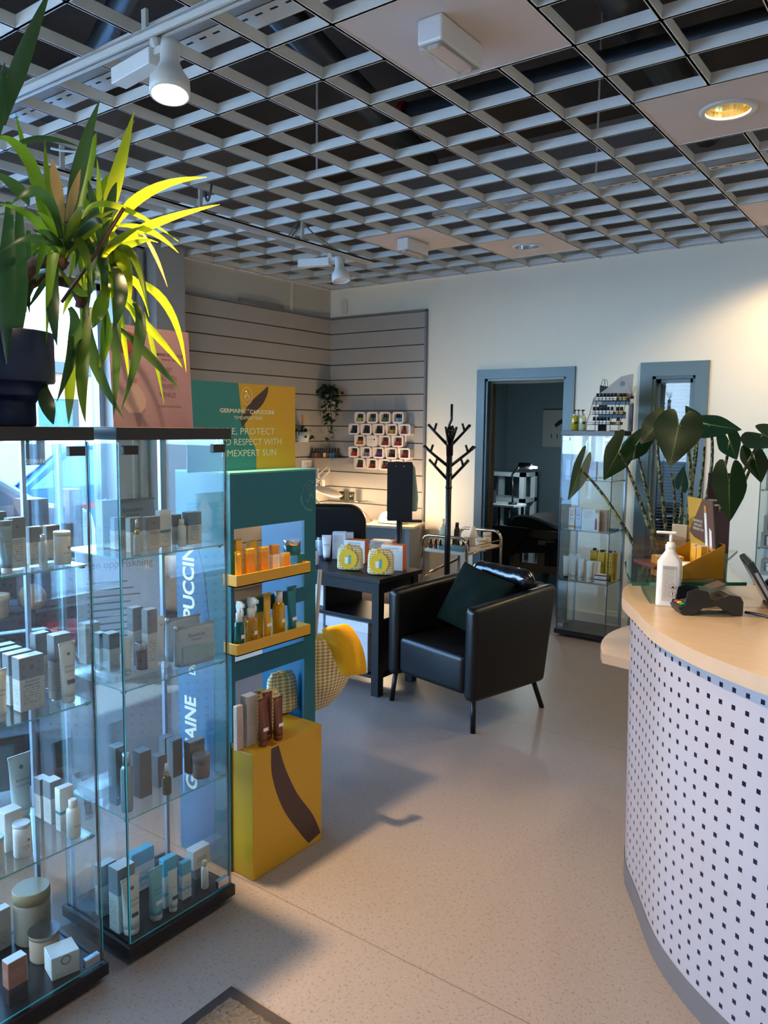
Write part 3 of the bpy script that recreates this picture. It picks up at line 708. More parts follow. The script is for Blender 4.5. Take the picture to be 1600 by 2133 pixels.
# left cabinet, second shelf
for k, (u0, u1, vt, vb, bk) in enumerate(((-30, 30, 1343, 1452, 0.10), (-8, 52, 1350, 1462, 0.07), (8, 73, 1357, 1472, 0.045))):
    put('box', u0, u1, vt, vb, z2, ['rearmost', 'second from the back', 'third from the back'][k]+' of the row of big skincare boxes, left cabinet second shelf', mat=whiteC, group=g, back=bk, dr=0.5)
put('box', 28, 96, 1364, 1482, z2, 'big skincare box with round emblem at the front of its row, left cabinet second shelf', mat=whiteC, group=g, lettering=EX, dot=True, back=0.03)
put('box', 75, 118, 1316, 1452, z2, 'tall skincare box at the back beside its twin, left cabinet second shelf', mat=whiteC, group=g, back=0.10, dr=0.7)
put('box', 101, 154, 1319, 1464, z2, 'tall skincare box right behind the leaning white tube, left cabinet second shelf', mat=whiteC, group=g, back=0.05, dr=0.7)
put('tube', 123, 163, 1338, 1466, z2, 'white tube with dark emblem at the right end of the left cabinet second shelf', mat=tubeW, cap=capW, dot=blueink, lettering=EX, sticker=P('price_dark', '#4a4a52', 0.5), back=0.02)
put('tube', -22, 20, 1396, 1506, z2, 'white tube cut by the photo edge, left cabinet second shelf', mat=tubeW, cap=capW, lettering=EX)
# left cabinet, third shelf
put('tube', 18, 72, 1572, 1712, z3, 'large pale tube with emblem at the back of the left cabinet third shelf', mat=P('tube_pale_aqua', '#b5c9ca', 0.35), cap=capW, dot=P('teal_ink', '#3d7a88', 0.5), lettering=EX, back=0.05)
put('box', 72, 108, 1618, 1714, z3, 'slim skincare box left of its twin, left cabinet third shelf', mat=whiteC, group=g, back=0.05, dr=1.1)
put('box', 91, 133, 1622, 1722, z3, 'slim skincare box right of its twin, left cabinet third shelf', mat=whiteC, group=g, back=0.04, dr=1.1)
put('box', 116, 157, 1637, 1735, z3, 'white skincare box with teal patch, left cabinet third shelf', mat=tealC, group=g, back=0.03, dr=0.6)
put('bottle', 138, 170, 1664, 1747, z3, 'small white flask with slanted cap at the right end of the left cabinet third shelf', mat=whiteP, cap=whiteP, kind='plain', lettering='Exuviance')
put('box', -5, 52, 1684, 1786, z3, 'square skincare box behind the white canister, left cabinet third shelf', mat=whiteC2, group=g, back=0.06, dr=0.9)
put('can', 27, 68, 1712, 1792, z3, 'white canister with orange sticker, left cabinet third shelf', mat=whiteP, cap=P('canister_lid_blue', '#cfdbe6', 0.3), lidh=0.1, lettering=EX, dot=blueink, name='cosmetic_canister', cat='canister', back=0.03)
put('can', -22, 12, 1742, 1812, z3, 'white canister cut by the photo edge, left cabinet third shelf', mat=whiteP, cap=P('canister_lid_aqua', '#9fd4dd', 0.3), lidh=0.12, name='cosmetic_canister', cat='canister')
# left cabinet, floor
creamP = P('cream_plastic', '#9c9080', 0.4)
t = put('can', 6, 92, 1850, 1962, z4, 'large cream tub with a yellowish lid, bottom of the left cabinet', mat=creamP, cap=P('cream_lid', '#9f8f6c', 0.4), lidh=0.22, name='cream_tub', cat='tub', back=0.1)  # lid slightly yellower than the body
t = put('can', 59, 130, 1936, 2022, z4, 'beige tub with a dark windowed lid behind the white box, bottom of the left cabinet', mat=P('beige_plastic', '#b79a80', 0.4), cap=P('beige_lid', '#a58d78', 0.35), lidh=0.16, name='cream_tub', cat='tub', back=0.07)
r = 0.045; MB().lathe([(0.001, 0), (r, 0)], 26, cap0=False, cap1=False, M=Matrix.Translation((0, 0, 0.0012+max(v.co.z for v in t.children[1].data.vertices)))).build('lid_window', P('lid_window', '#4d4640', 0.2), t)
b = put('box', 101, 180, 1972, 2050, z4, 'small white box with a round emblem at the front of the left cabinet floor', mat=CARTON('carton_plain_white', '#d5d2cb', None, rows=(0.1, 0.25)), dr=0.9, back=0.05, ang=-0.25)
MB().lathe([(0.011, 0), (0.014, 0)], 20, cap0=False, cap1=False, M=Matrix.Translation((0, -0.0395, 0.052)) @ Matrix.Rotation(PI/2, 4, 'X')).build('emblem', inkM, b)
put('box', 16, 72, 1990, 2110, z4, 'glossy copper and black box at the front of the left cabinet floor', mat=CARTON('carton_copper', '#2a1d1c', '#a5664e', 0.4, ink='#c8a08c', rows=(0.6, 0.8), rough=0.15), dr=0.6, back=0.04)
put('box', -15, 28, 1890, 2010, z4, 'pale grey gift box with copper lid cut by the photo edge, left cabinet floor', mat=CARTON('carton_pale_grey', '#b0aca8', None), dr=0.7, back=0.09)
# middle cabinet, top shelf
put('box', 200, 248, 1042, 1152, z1, 'tall pale box at the back left of the middle cabinet top shelf', mat=CARTON('carton_frost', '#c9d6d8', None), group=g, back=0.09, dr=0.7)
put('box', 229, 268, 1077, 1150, z1, 'grey topped box beside the tall pale box, middle cabinet top shelf', mat=whiteC, group=g, back=0.05)
put('box', 262, 300, 1078, 1153, z1, 'grey topped box behind the little dropper, middle cabinet top shelf', mat=whiteC, group=g, back=0.035)
put('box', 296, 336, 1076, 1148, z1, 'grey topped box with round emblem mid row, middle cabinet top shelf', mat=whiteC, group=g, back=0.045, lettering=EX, dot=True)
put('box', 324, 358, 1063, 1141, z1, 'white box with teal strip, middle cabinet top shelf', mat=tealC, group=g, back=0.035)
put('box', 357, 380, 1072, 1138, z1, 'narrow grey topped box left of the biggest one, middle cabinet top shelf', mat=whiteC, group=g, back=0.045)
put('box', 379, 422, 1066, 1136, z1, 'biggest grey topped box at the right end of the middle cabinet top shelf', mat=CARTON('carton_white_blue', '#d3d8da', '#7f93a3', 0.6), group=g, back=0.035, lettering=EX)
put('bottle', 369, 389, 1081, 1139, z1, 'small white flask in front of the big box, middle cabinet top shelf', mat=whiteP, cap=whiteP, kind='plain', back=0.012)
put('bottle', 280, 297, 1080, 1158, z1, 'slender clear dropper at the front of the middle cabinet top shelf', mat=clearB, cap=silverM, kind='dropper', back=0.012)
pouchM = P('pouch_silver', '#aeb9c0', 0.45, 0.1); 
def pouch(p, w, h, label, rz, mat=None, window=True):
    t = thing('cosmetic_pouch', label, 'pouch', p, rz, 'silver zip pouches')
    rings = []; n = 20
    for k in range(7):
        s = k/6; b = 0.022*(1-s)**0.6+0.003; a = w/2*(0.96+0.04*math.sin(s*PI))
        rings.append([(a*math.copysign(abs(math.cos(q))**0.5, math.cos(q)), b*math.copysign(abs(math.sin(q))**0.8, math.sin(q)), 0.001+s*h) for q in [2*PI*i/n for i in range(n)]])
    MB().loft(rings).build('pouch_body', mat or pouchM, t)
    MB().tube([(-w*0.5, 0, h), (w*0.5, 0, h)], 0.0045, 8).build('zip', P('zip_grey', '#8d979e', 0.35, 0.4), t)
    MB().ball((-w*0.47, -0.004, h+0.004), 0.008, 10, 6).build('zip_pull', silverM, t)
    text('Exuviance', w*0.12, blueink, t, (0.0, -0.013, h*0.78), (1, 0, 0), (0, 0.2, 1), xs=0.85)
    text('PROFESSIONAL', w*0.045, blueink, t, (0.0, -0.016, h*0.66), (1, 0, 0), (0, 0.2, 1), xs=0.9)
    if window: MB().prism([(-w*0.38, h*0.12), (w*0.38, h*0.12), (w*0.38, h*0.52), (-w*0.38, h*0.52)], -0.0245, -0.019, axis='y').build('clear_window', P('pouch_window', '#8fb0b0', 0.2), t)
    return t
q = Vector((FX-0.085, 1.56, z1)); pouch(q, 0.19, 0.142, 'silver zip pouch behind the boxes, middle cabinet top shelf', RZ, window=False)
# middle cabinet, second shelf: acrylic riser, pouch and boxes
t = tag(MB().box(-0.14, 0.06, -0.1, 0.1, 0, 0.02).build('acrylic_riser', P('clear_acrylic', '#dfe8ea', 0.08, **{'Alpha': 0.4}), None, (FX-0.02, 1.515, z2), RZ, bevel=0.002), 'clear acrylic riser under the boxes, middle cabinet second shelf', 'riser')
zr = z2+0.0205
put('box', 266, 302, 1264, 1392, zr, 'tall white box left of its twin on the riser, middle cabinet second shelf', mat=whiteC, group=g, back=0.05, dr=0.8, dot=True)
put('box', 296, 331, 1268, 1396, zr, 'tall white box right of its twin on the riser, middle cabinet second shelf', mat=whiteC, group=g, back=0.03, dr=0.8)
put('box', 196, 224, 1317, 1404, zr, 'low white box left of its twin on the riser, middle cabinet second shelf', mat=whiteC, group=g, back=0.05, dr=1.2)
put('box', 214, 252, 1317, 1404, zr, 'low white box right of its twin on the riser, middle cabinet second shelf', mat=whiteC, group=g, back=0.04, dr=1.0)
put('box', 164, 212, 1296, 1392, zr, 'flat white box at the far left of the riser, middle cabinet second shelf', mat=whiteC2, group=g, back=0.07, dr=0.8)
put('tube', 253, 276, 1330, 1408, zr, 'slim white tube with teal band, middle cabinet second shelf', mat=tubeW, cap=silverM, back=0.015)
put('can', 282, 312, 1337, 1396, zr, 'plum coloured jar with silver lid, middle cabinet second shelf', mat=P('plum_jar', '#5d4547', 0.25), cap=silverM, lidh=0.3, back=0.02)
put('tube', 325, 346, 1284, 1380, zr, 'tall slim white tube with emblem beside the pouch, middle cabinet second shelf', mat=tubeW, cap=capW, dot=blueink, back=0.02)
pouch(Vector((FX+0.10, 1.665, z2)), 0.155, 0.125, 'silver zip pouch with clear window, middle cabinet second shelf', RZ-0.1)
pouch(Vector((FX+0.03, 1.675, z2)), 0.135, 0.138, 'silver zip pouch half hidden behind another pouch, middle cabinet second shelf', RZ-0.1)
# middle cabinet, third shelf: slate boxes
for k, (u0, u1, vt, vb, bk, dr, lb) in enumerate(((226, 269, 1552, 1684, 0.045, 1.0, 'tallest slate grey box at the left end of the row'), (277, 319, 1562, 1665, 0.03, 0.9, 'slate grey box right of the pump bottle'), (316, 351, 1571, 1648, 0.045, 0.9, 'low slate grey box behind the green dropper'), (331, 366, 1533, 1630, 0.10, 0.9, 'slate grey box at the back of the row'), (346, 383, 1538, 1630, 0.06, 0.9, 'slate grey box right of the green dropper'), (382, 430, 1540, 1618, 0.05, 0.5, 'wide slate grey box behind the grey jar'))):
    put('box', u0, u1, vt, vb, z3, lb+', middle cabinet third shelf', mat=greyC, group='slate grey boxes', back=bk, dr=dr)
put('bottle', 251, 279, 1568, 1692, z3, 'tall silver topped clear bottle, middle cabinet third shelf', mat=P('aqua_bottle', '#8ea6b0', 0.15, 0.2), cap=silverM, kind='plain', back=0.012)
put('bottle', 337, 359, 1590, 1656, z3, 'green glass dropper bottle, middle cabinet third shelf', mat=P('green_glass', '#1d3a24', 0.08, spec=0.8), cap=whiteP, kind='dropper', back=0.01)
put('can', 399, 440, 1570, 1622, z3, 'grey jar with sticker at the right end of the middle cabinet third shelf', mat=P('taupe_jar', '#6f6762', 0.3), cap=P('grey_lid', '#77777b', 0.35), lidh=0.36, back=0.02)
# acrylic riser on the third shelf, left
tag(MB().box(-0.07, 0.07, -0.05, 0.05, 0, 0.03).build('acrylic_riser', MATS['clear_acrylic'], None, (FX-0.07, 1.43, z3), RZ, bevel=0.002), 'small clear acrylic riser, middle cabinet third shelf', 'riser')
# middle cabinet, floor
put('box', 198, 248, 1795, 1930, z4, 'grey and white box at the far left of the middle cabinet floor', mat=whiteC, group=g, back=0.08, dr=0.6)
put('box', 220, 281, 1800, 1952, z4, 'big grey and white box behind the white tube, middle cabinet floor', mat=whiteC, group=g, back=0.045, dr=0.8, lettering=EX)
put('tube', 261, 312, 1824, 1957, z4, 'white tube with dark emblem at the front of the middle cabinet floor', mat=tubeW, cap=capW, dot=blueink, lettering=EX, sticker=P('price_dark', '#4a4a52', 0.5), back=0.02)
put('box', 262, 328, 1768, 1892, z4, 'big aqua topped box at the back of the middle cabinet floor', mat=blueC, group='aqua topped skincare boxes', back=0.12, dr=0.35)
put('tube', 306, 346, 1808, 1924, z4, 'aqua tube with small sticker, middle cabinet floor', mat=tubeT, cap=P('cap_aqua', '#b8ced0', 0.3), lettering=EX, sticker=stick, back=0.03)
put('box', 331, 373, 1784, 1902, z4, 'aqua topped box between the aqua tube and the small white tube, middle cabinet floor', mat=blueC, group='aqua topped skincare boxes', back=0.05, dr=0.5)
put('tube', 355, 381, 1812, 1908, z4, 'small white tube with dark sticker, middle cabinet floor', mat=tubeW, cap=capW, lettering='Exuviance', sticker=P('price_dark', '#4a4a52', 0.5), back=0.02)
put('box', 371, 401, 1793, 1880, z4, 'small aqua topped box right of the small white tube, middle cabinet floor', mat=blueC, group='aqua topped skincare boxes', back=0.03, dr=0.5)
q = put('box', 396, 432, 1802, 1842, z4, 'grey display block under the small white box, middle cabinet floor', mat=greyC, back=0.05, dr=0.6, name='display_block', cat='block')
hb = q.children[0].dimensions.z
qq = Vector(q.location)+Vector((0, 0, hb+0.0012))
carton(qq, 0.075, 0.04, hgt(410, 1763, qq), RZ, whiteC2, 'small white box lying on the grey block, middle cabinet floor', g, lettering=EX)
put('bottle', 418, 436, 1792, 1853, z4, 'little white bottle in front of the grey block, middle cabinet floor', mat=whiteP, cap=P('cap_cream', '#c9b98e', 0.4), kind='plain', back=0.012)

# ---- on top of the cabinets: pink poster and the block of glass
zt = 1.6303
px0 = onx(237, 875, -2.12); p1 = onx(400, 875, -2.12)
t = thing('counter_poster', 'pink shop poster standing on the middle cabinet, partly behind the yucca leaves', 'poster', (-2.12, (px0.y+p1.y)/2, zt), RZ)
w = p1.y-px0.y+0.005; h = 0.318
def pink_mat():
    tt = NT('pink_card'); uv = tt.n('UVMap'); sp = tt.n('SeparateXYZ'); tt.l(uv.outputs[0], sp.inputs[0])
    c = tt.mix(sp.outputs[0], C('#c79fa2'), C('#b0858a')); tt.bsdf(**{'Base Color': c, 'Roughness': 0.45}); return tt.m
pinkM = pink_mat()
M = Matrix.Rotation(-0.06, 4, 'X')
MB().box(-w/2, w/2, -0.003, 0.003, 0, h, M=M).build('card', pinkM, t)
MB().prism([(0.006, 0), (0.09, 0), (0.018, 0.2)], -0.0015, 0.0015, axis='x').build('easel_strut', P('card_grey', '#b7a8a2', 0.7), t)
ink = P('dark_print', '#46343a', 0.5)
def on_card(x, z): return M @ Vector((x, -0.0036, z))
up = M.to_3x3() @ Vector((0, 0, 1))
text('GERMAINE DE CAPUCCINI', 0.0135, ink, t, on_card(w*0.22, h*0.74), (1, 0, 0), up, xs=0.85, bold=0.02)
text('TIMEXPERT LINES', 0.0095, ink, t, on_card(w*0.22, h*0.69), (1, 0, 0), up, xs=0.85)
for k, s in enumerate(('REVERT', 'IT ALL WITH', 'TIMEXPERT', 'WRINKLES')):
    text(s, 0.024, P('mauve_print', '#6d4a50', 0.5), t, on_card(w*0.18, h*(0.585-0.085*k)), (1, 0, 0), up, xs=0.58)
text('Eliminates wrinkles in 30 days', 0.011, P('mauve_print', '#6d4a50', 0.5), t, on_card(w*0.2, h*0.215), (1, 0, 0), up, xs=0.7)
n = 28
def ring(cx, cz, r, wd, y=-0.0034, sz=1.0): return [(cx+r*math.cos(2*PI*k/n), y, cz+sz*r*math.sin(2*PI*k/n)) for k in range(n)]
mb = MB(); a = ring(w*0.22, h*0.82, 0.012, 0); b2 = ring(w*0.22, h*0.82, 0.0107, 0)
mb.add(a+b2, [(k, (k+1) % n, n+(k+1) % n, n+k) for k in range(n)], M=M); mb.build('printed_emblem', ink, t)
# printed flask
mb = MB(); pts = []
for k in range(25):
    s = k/24; pts.append((0.04*math.sin(PI*min(1, s*1.1))**0.7 if s < 0.7 else 0.011+0.013*(1-s)/0.3, s*0.12))
prof = [(0.024, 0.0), (0.041, 0.018), (0.044, 0.04), (0.036, 0.062), (0.018, 0.085), (0.012, 0.095), (0.014, 0.108), (0.012, 0.11)]
poly = [(r-w*0.24, z+0.045) for r, z in prof]+[(-r-w*0.24, z+0.045) for r, z in reversed(prof)]
mb.prism(poly, -0.0037, -0.003, axis='y', M=M); mb.build('printed_flask', P('flask_print', '#d9b4a4', 0.3), t)
mb = MB(); mb.prism([(x-w*0.24, z) for x, z in ((-0.013, 0.138), (0.013, 0.138), (0.014, 0.155), (-0.014, 0.155))], -0.0039, -0.003, axis='y', M=M); mb.build('printed_cap', P('flask_cap_print', '#b8796d', 0.3), t)
mb = MB(); cc = [(-w*0.3+0.05*math.cos(q), h-0.055+0.036*math.sin(q)) for q in [2*PI*k/24 for k in range(24)]]; cc = [(max(-w/2, x), min(h-0.001, z)) for x, z in cc]
mb.prism(cc, -0.0036, -0.003, axis='y', M=M); mb.build('printed_petal', P('petal_print', '#a84a4c', 0.4), t)
t = tag(MB().box(-0.04, 0.04, -0.035, 0.035, 0, 0.075).build('glass_block', GLASS('block_glass', '#a9c4d6', 1.5), None, (-2.02, 1.30, 1.6305), 0.1), 'clear glass block on the left cabinet edge beside the pink poster', 'block')
t.location = (-2.02, 1.215, 1.6305)
# ------------------------------------------------------------------ blue cardboard display stand (front faces +X)
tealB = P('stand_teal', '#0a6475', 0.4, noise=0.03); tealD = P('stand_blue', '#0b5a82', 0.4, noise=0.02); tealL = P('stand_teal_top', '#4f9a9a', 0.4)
yelB = P('stand_yellow', '#c99a1e', 0.4, noise=0.02); brownB = P('stand_brown', '#4a332c', 0.45); creamI = P('print_cream', '#e6e0c6', 0.5)
SXF, SXB, SY0, SY1, SZ = -2.05, -2.345, 1.868, 2.318, 1.468
t = STAND = thing('display_stand', 'teal cardboard display stand with yellow trays and yellow base box', 'display stand', ((SXF+SXB)/2, (SY0+SY1)/2, 0))
ox, oy = t.location.x, t.location.y
def L(x, y, z): return Vector((x-ox, y-oy, z))
# front panel with three openings (y from..to, z from..to)
cuts = [(1.885, 2.252, 1.01, 1.275), (1.885, 2.252, 0.79, 0.955), (1.885, 2.252, 0.497, 0.722)]
mb = MB(); x0, x1 = SXF-0.012-ox, SXF-ox
def fb(ya, yb, za, zb): mb.box(x0, x1, ya-oy, yb-oy, za, zb)
fb(SY0, SY1, 1.275, SZ); fb(SY0, SY1, 0.955, 1.01); fb(SY0, SY1, 0.722, 0.79); mb.box(x0, x1, 2.252-oy, SY1-oy, 0.03, 0.497)
for a, b, za, zb in cuts: fb(SY0, a, za, zb); fb(b, SY1, za, zb)
mb.build('front_panel', tealB, t)
mb = MB(); mb.box(SXB-ox, SXF-0.012-ox, SY0-oy, SY0+0.006-oy, 0.0, SZ); mb.build('side_panel', tealB, t)
mb = MB(); mb.prism([(SXB, 0.02), (SXF-0.10, 0.05), (SXF-0.09, 0.75), (SXF-0.14, 1.1), (SXF-0.2, 1.28), (SXB, 1.28)], SY0-0.0012, SY0, axis='y', M=Matrix.Translation((-ox, -oy, 0))); mb.build('blue_side_field', tealD, t)  # bluer field with a slanting front edge on the side panel
mb = MB(); mb.box(SXB-ox, SXF-0.012-ox, SY1-0.006-oy, SY1-oy, 0.03, SZ); mb.build('side_panel', tealD, t)
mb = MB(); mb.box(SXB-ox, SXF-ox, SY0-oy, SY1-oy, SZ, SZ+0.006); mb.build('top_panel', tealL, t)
mb = MB(); mb.box(SXB-ox, SXB+0.006-ox, SY0+0.006-oy, SY1-0.006-oy, 0.03, 0.45); mb.build('back_panel', tealB, t)
# vertical lettering on the side panel, reading upwards
xs_ = SXB+0.072
text('GERMAINE', 0.088, creamI, t, L(xs_, SY0-0.0018, 0.44), (0, 0, 1), (-1, 0, 0), xs=0.86, bold=0.03)
text('DE', 0.05, creamI, t, L(xs_+0.012, SY0-0.0018, 0.735), (0, 0, 1), (-1, 0, 0), xs=0.86, bold=0.02)
text('CAPUCCINI', 0.088, creamI, t, L(xs_, SY0-0.0018, 1.015), (0, 0, 1), (-1, 0, 0), xs=0.86, bold=0.03)
# yellow base box, slightly proud of the panel
BX0, BX1, BY0, BY1, BZ = SXF-0.002, -1.955, 1.872, 2.250, 0.475
mb = MB(); mb.box(SXB+0.01-ox, BX1-ox, SY0+0.008-oy, BY1-oy, 0.0, BZ); mb.build('base_box', yelB, t, bevel=0.002)
def curve_strip(a, b, n=24):  # a, b: lists of (s,t) -> polygon
    def cat(P4, u):
        i = min(int(u*(len(P4)-1)), len(P4)-2); f = u*(len(P4)-1)-i
        p0, p1, p2, p3 = [Vector(P4[max(0, min(len(P4)-1, i+k))]) for k in (-1, 0, 1, 2)]
        return 0.5*((2*p1)+(p2-p0)*f+(2*p0-5*p1+4*p2-p3)*f*f+(3*p1-p0-3*p2+p3)*f*f*f)
    return [tuple(cat(a, k/n)) for k in range(n+1)], [tuple(cat(b, k/n)) for k in range(n+1)]
def strip_x(name, a, b, x, mat, sy, sz, y0, z0, mi=0):
    A, B = curve_strip(a, b); v = []; f = []
    for p, q in zip(A, B): v += [(x-ox, y0-oy+p[0]*sy, z0+p[1]*sz), (x-ox, y0-oy+q[0]*sy, z0+q[1]*sz)]
    for k in range(len(A)-1): f.append((2*k, 2*k+1, 2*k+3, 2*k+2))
    mm = MB(); mm.add(v, f); return mm.build(name, mat, t)
wB, hB = BY1-BY0, BZ
strip_x('printed_ribbon', [(0.26, 0.985), (0.27, 0.76), (0.42, 0.45), (0.66, 0.17), (0.80, 0.03)], [(0.36, 0.985), (0.45, 0.78), (0.62, 0.52), (0.86, 0.26), (0.985, 0.06)], BX1+0.0006, brownB, wB, hB, BY0, 0)
mb = MB(); mb.box(BX0+0.001-ox, BX1-ox, BY0+0.27*wB-oy, BY0+0.35*wB-oy, BZ, BZ+0.0006); mb.build('printed_ribbon', P('ribbon_top', '#9a5a1c', 0.45), t)
# trays
TX = -1.982
trayz = [1.082, 0.838]
for z in trayz:
    mb = MB(); y0, y1, xb, hh = 1.832, 2.212, SXF, 0.042
    mb.box(xb-ox, TX-ox, y0-oy, y1-oy, z, z+0.004); mb.box(TX-0.004-ox, TX-ox, y0-oy, y1-oy, z, z+hh); mb.box(xb-ox, TX-0.004-ox, y0-oy, y0+0.004-oy, z, z+hh); mb.box(xb-ox, TX-0.004-ox, y1-0.004-oy, y1-oy, z, z+hh)
    mb.box(SXB+0.05-ox, xb-0.012-ox, SY0+0.01-oy, SY1-0.01-oy, z, z+0.004)
    mb.build('tray', P('tray_yellow', '#d8a32a', 0.4, noise=0.02), t)
# header board
HX = -2.155
pr = onx(615, 805, HX); hy0, hy1, hz0, hz1 = 1.770, pr.y, SZ+0.006, pr.z-0.002
mb = MB(); mb.box(HX-0.005-ox, HX-ox, hy0-oy, hy1-oy, hz0, hz1); mb.build('header_board', P('header_teal', '#2f7d7c', 0.4, noise=0.02), t)
W_, H_ = hy1-hy0, hz1-hz0
yelH = P('header_yellow', '#d4a017', 0.4, noise=0.02)
strip_x('printed_field', [(0.44, 0.999), (0.455, 0.8), (0.475, 0.62), (0.53, 0.4), (0.595, 0.25), (0.605, 0.0)], [(0.999, 0.999), (0.999, 0.8), (0.999, 0.6), (0.999, 0.4), (0.999, 0.2), (0.999, 0.0)], HX+0.0006, yelH, W_, H_, hy0, hz0)
strip_x('printed_ribbon', [(0.475, 0.50), (0.56, 0.64), (0.66, 0.76), (0.715, 0.90), (0.72, 0.985)], [(0.462, 0.56), (0.49, 0.68), (0.575, 0.82), (0.67, 0.93), (0.72, 0.992)], HX+0.0011, brownB, W_, H_, hy0, hz0)
def head(s, size, v, u0, u1, dv=0.0, **kw):
    a, b = onx(u0, v, HX), onx(u1, v, HX); w = abs(b.y-a.y); me = text_mesh(s, **kw); ww = max(x.co.x for x in me.vertices)-min(x.co.x for x in me.vertices)
    kw2 = dict(kw); kw2['xs'] = w/size/ww*kw.get('xs', 1.0)
    c = (a+b)/2; return text(s, size, creamI, t, L(HX+0.0018, c.y, c.z), (0, 1, 0), (0, 0, 1), **kw2)
head('GERMAINE', 0.0205, 856, 457, 511, bold=0.03); head('DE', 0.0105, 854, 512, 519); head('CAPUCCINI', 0.0205, 859, 520, 570, bold=0.03)
head('TIMEXPERT SUN', 0.0165, 871, 487, 546, bold=0.01)
creamI2 = creamI
head('CARE, PROTECT', 0.034, 899, 445, 572); head('AND RESPECT WITH', 0.034, 921, 446, 586); head('TIMEXPERT SUN', 0.034, 944, 458, 575)
c = onx(514, 825, HX); n = 32
mb = MB(); ri, ro = 0.0305, 0.0325
v = [(HX+0.0018-ox, c.y-oy+0.82*ro*math.cos(2*PI*k/n), c.z+ro*math.sin(2*PI*k/n)) for k in range(n)]+[(HX+0.0018-ox, c.y-oy+0.82*ri*math.cos(2*PI*k/n), c.z+ri*math.sin(2*PI*k/n)) for k in range(n)]
mb.add(v, [(k, (k+1) % n, n+(k+1) % n, n+k) for k in range(n)])
sw = [(-0.008, 0.014), (-0.004, 0.018), (0.001, 0.015), (0.0, 0.008), (-0.008, 0.0), (-0.011, -0.008), (-0.003, -0.013), (0.009, -0.011), (0.013, -0.003), (0.006, 0.003), (-0.002, -0.003)]
mb.tube([(HX+0.0016-ox, c.y-oy+a, c.z+b) for a, b in sw], 0.0011, 5); mb.tube([(HX+0.0016-ox, c.y-oy+a, c.z+b) for a, b in ((-0.008, -0.017), (0.0, -0.016), (0.01, -0.018))], 0.0008, 5); mb.build('printed_swan_emblem', creamI, t)
# ocean respect seal on the front panel
FXP = SXF+0.0008; cc = onx(648, 1032, SXF); rr = 0.058
s = 'OCEAN RESPECT'
for k, ch in enumerate(s):
    if ch == ' ': continue
    a = math.radians(183+k*7.6); 
    text(ch, 0.0125, P('seal_print', '#7fc4bb', 0.5), t, L(FXP, cc.y+rr*math.cos(a), cc.z+rr*math.sin(a)), (0, -math.sin(a), math.cos(a)), (0, -math.cos(a), -math.sin(a)), xs=0.9)
mb = MB()
def dots(pts):
    for a, b in pts:
        if cc.y+a < SY1-0.003: mb.add([(FXP-ox, cc.y-oy+a+0.0011*math.cos(q), cc.z+b+0.0011*math.sin(q)) for q in [2*PI*j/6 for j in range(6)]], [(0, 1, 2, 3, 4, 5)])
dots([(0.054*math.cos(math.radians(q)), 0.058*math.sin(math.radians(q))) for q in range(60, 182, 4)])
for bx, bz, ln, ang in ((-0.012, 0.02, 0.045, 1.75), (0.006, 0.026, 0.05, 1.5), (0.018, 0.012, 0.045, 1.2)):
    for q in range(26):
        a = 2*PI*q/26; lx, lz = 0.007*math.cos(a), ln*0.5*math.sin(a); ca, sa = math.cos(ang-PI/2), math.sin(ang-PI/2); dots([(bx+lx*ca-lz*sa, bz+lx*sa+lz*ca)])
dots([(-0.03+0.03*k/14, -0.012-0.012*math.sin(k/14*PI*1.5)) for k in range(15)])
mb.build('printed_seal', P('seal_print', '#7fc4bb', 0.5), t)

# goods on the stand
RX = PI/2
def sput(what, u0, u1, vt, vb, x, z, label, mat, cap=None, group=None, ang=0.0, dr=0.6, **kw):
    """place a thing standing at height z with its centre at depth x"""
    p = onx((u0+u1)/2, vb, x); q = Vector((x, p.y, z)); w = wid(u0, u1, q, 0.95); h = at((u0+u1)/2, vt, hd(q)).z-z
    if what == 'box':
        th = math.atan2(-q.y, -q.x)-ang; w = w/(abs(math.cos(th))+dr*abs(math.sin(th)))*1.03; return carton(q, w, w*dr, h, RX+ang, mat, label, group, **kw)
    if what == 'tube': return tubep(q, w, h, RX+ang, mat, cap, label, group, **kw)
    if what == 'can': return can(q, w/2, h, RX+ang, mat, cap, label, group, **kw)
    return bottle(q, w/2, h, RX+ang, mat, cap, label, group, **kw)
zt1, zt2 = trayz[0]+0.0045, trayz[1]+0.0045
gy = 'yellow boxes on the upper tray'
sunM = P('sun_yellow_tube', '#dba524', 0.3); amberM = P('amber_bottle', '#b8862a', 0.12, **{'Alpha': 0.9}); whiteCap = P('white_cap', '#e6e4dc', 0.35)
sput('box', 485, 506, 1124, 1205, -2.09, zt1, 'yellow box at the back left of the upper tray', yelC, group=gy)
sput('tube', 487, 507, 1150, 1203, -2.03, zt1, 'slim yellow tube leaning at the left end of the upper tray', sunM, sunM, caph=0.05)
sput('box', 507, 532, 1143, 1200, -2.025, zt1, 'orange yellow box with white sticker second from the left on the upper tray', yelC2, group=gy)
sput('box', 513, 536, 1126, 1195, -2.10, zt1, 'yellow box in the back row behind the stickered pair, upper tray', yelC, group=gy)
sput('box', 536, 561, 1139, 1190, -2.03, zt1, 'orange yellow box in the middle of the upper tray', yelC2, group=gy)
sput('box', 560, 583, 1135, 1185, -2.035, zt1, 'white and gold box on the upper tray', goldC, group=gy)
sput('box', 583, 605, 1151, 1180, -2.03, zt1, 'short orange yellow box next to the teal jar, upper tray', yelC2, group=gy)
b = sput('box', 605, 636, 1153, 1172, -2.04, zt1, 'flat teal box under the teal jar, upper tray', CARTON('carton_teal', '#0f6f7e', None, ink='#9fd0d4', rows=(0.3, 0.6), nrow=5), dr=0.9)
zb = zt1+b.children[0].dimensions.z+0.001
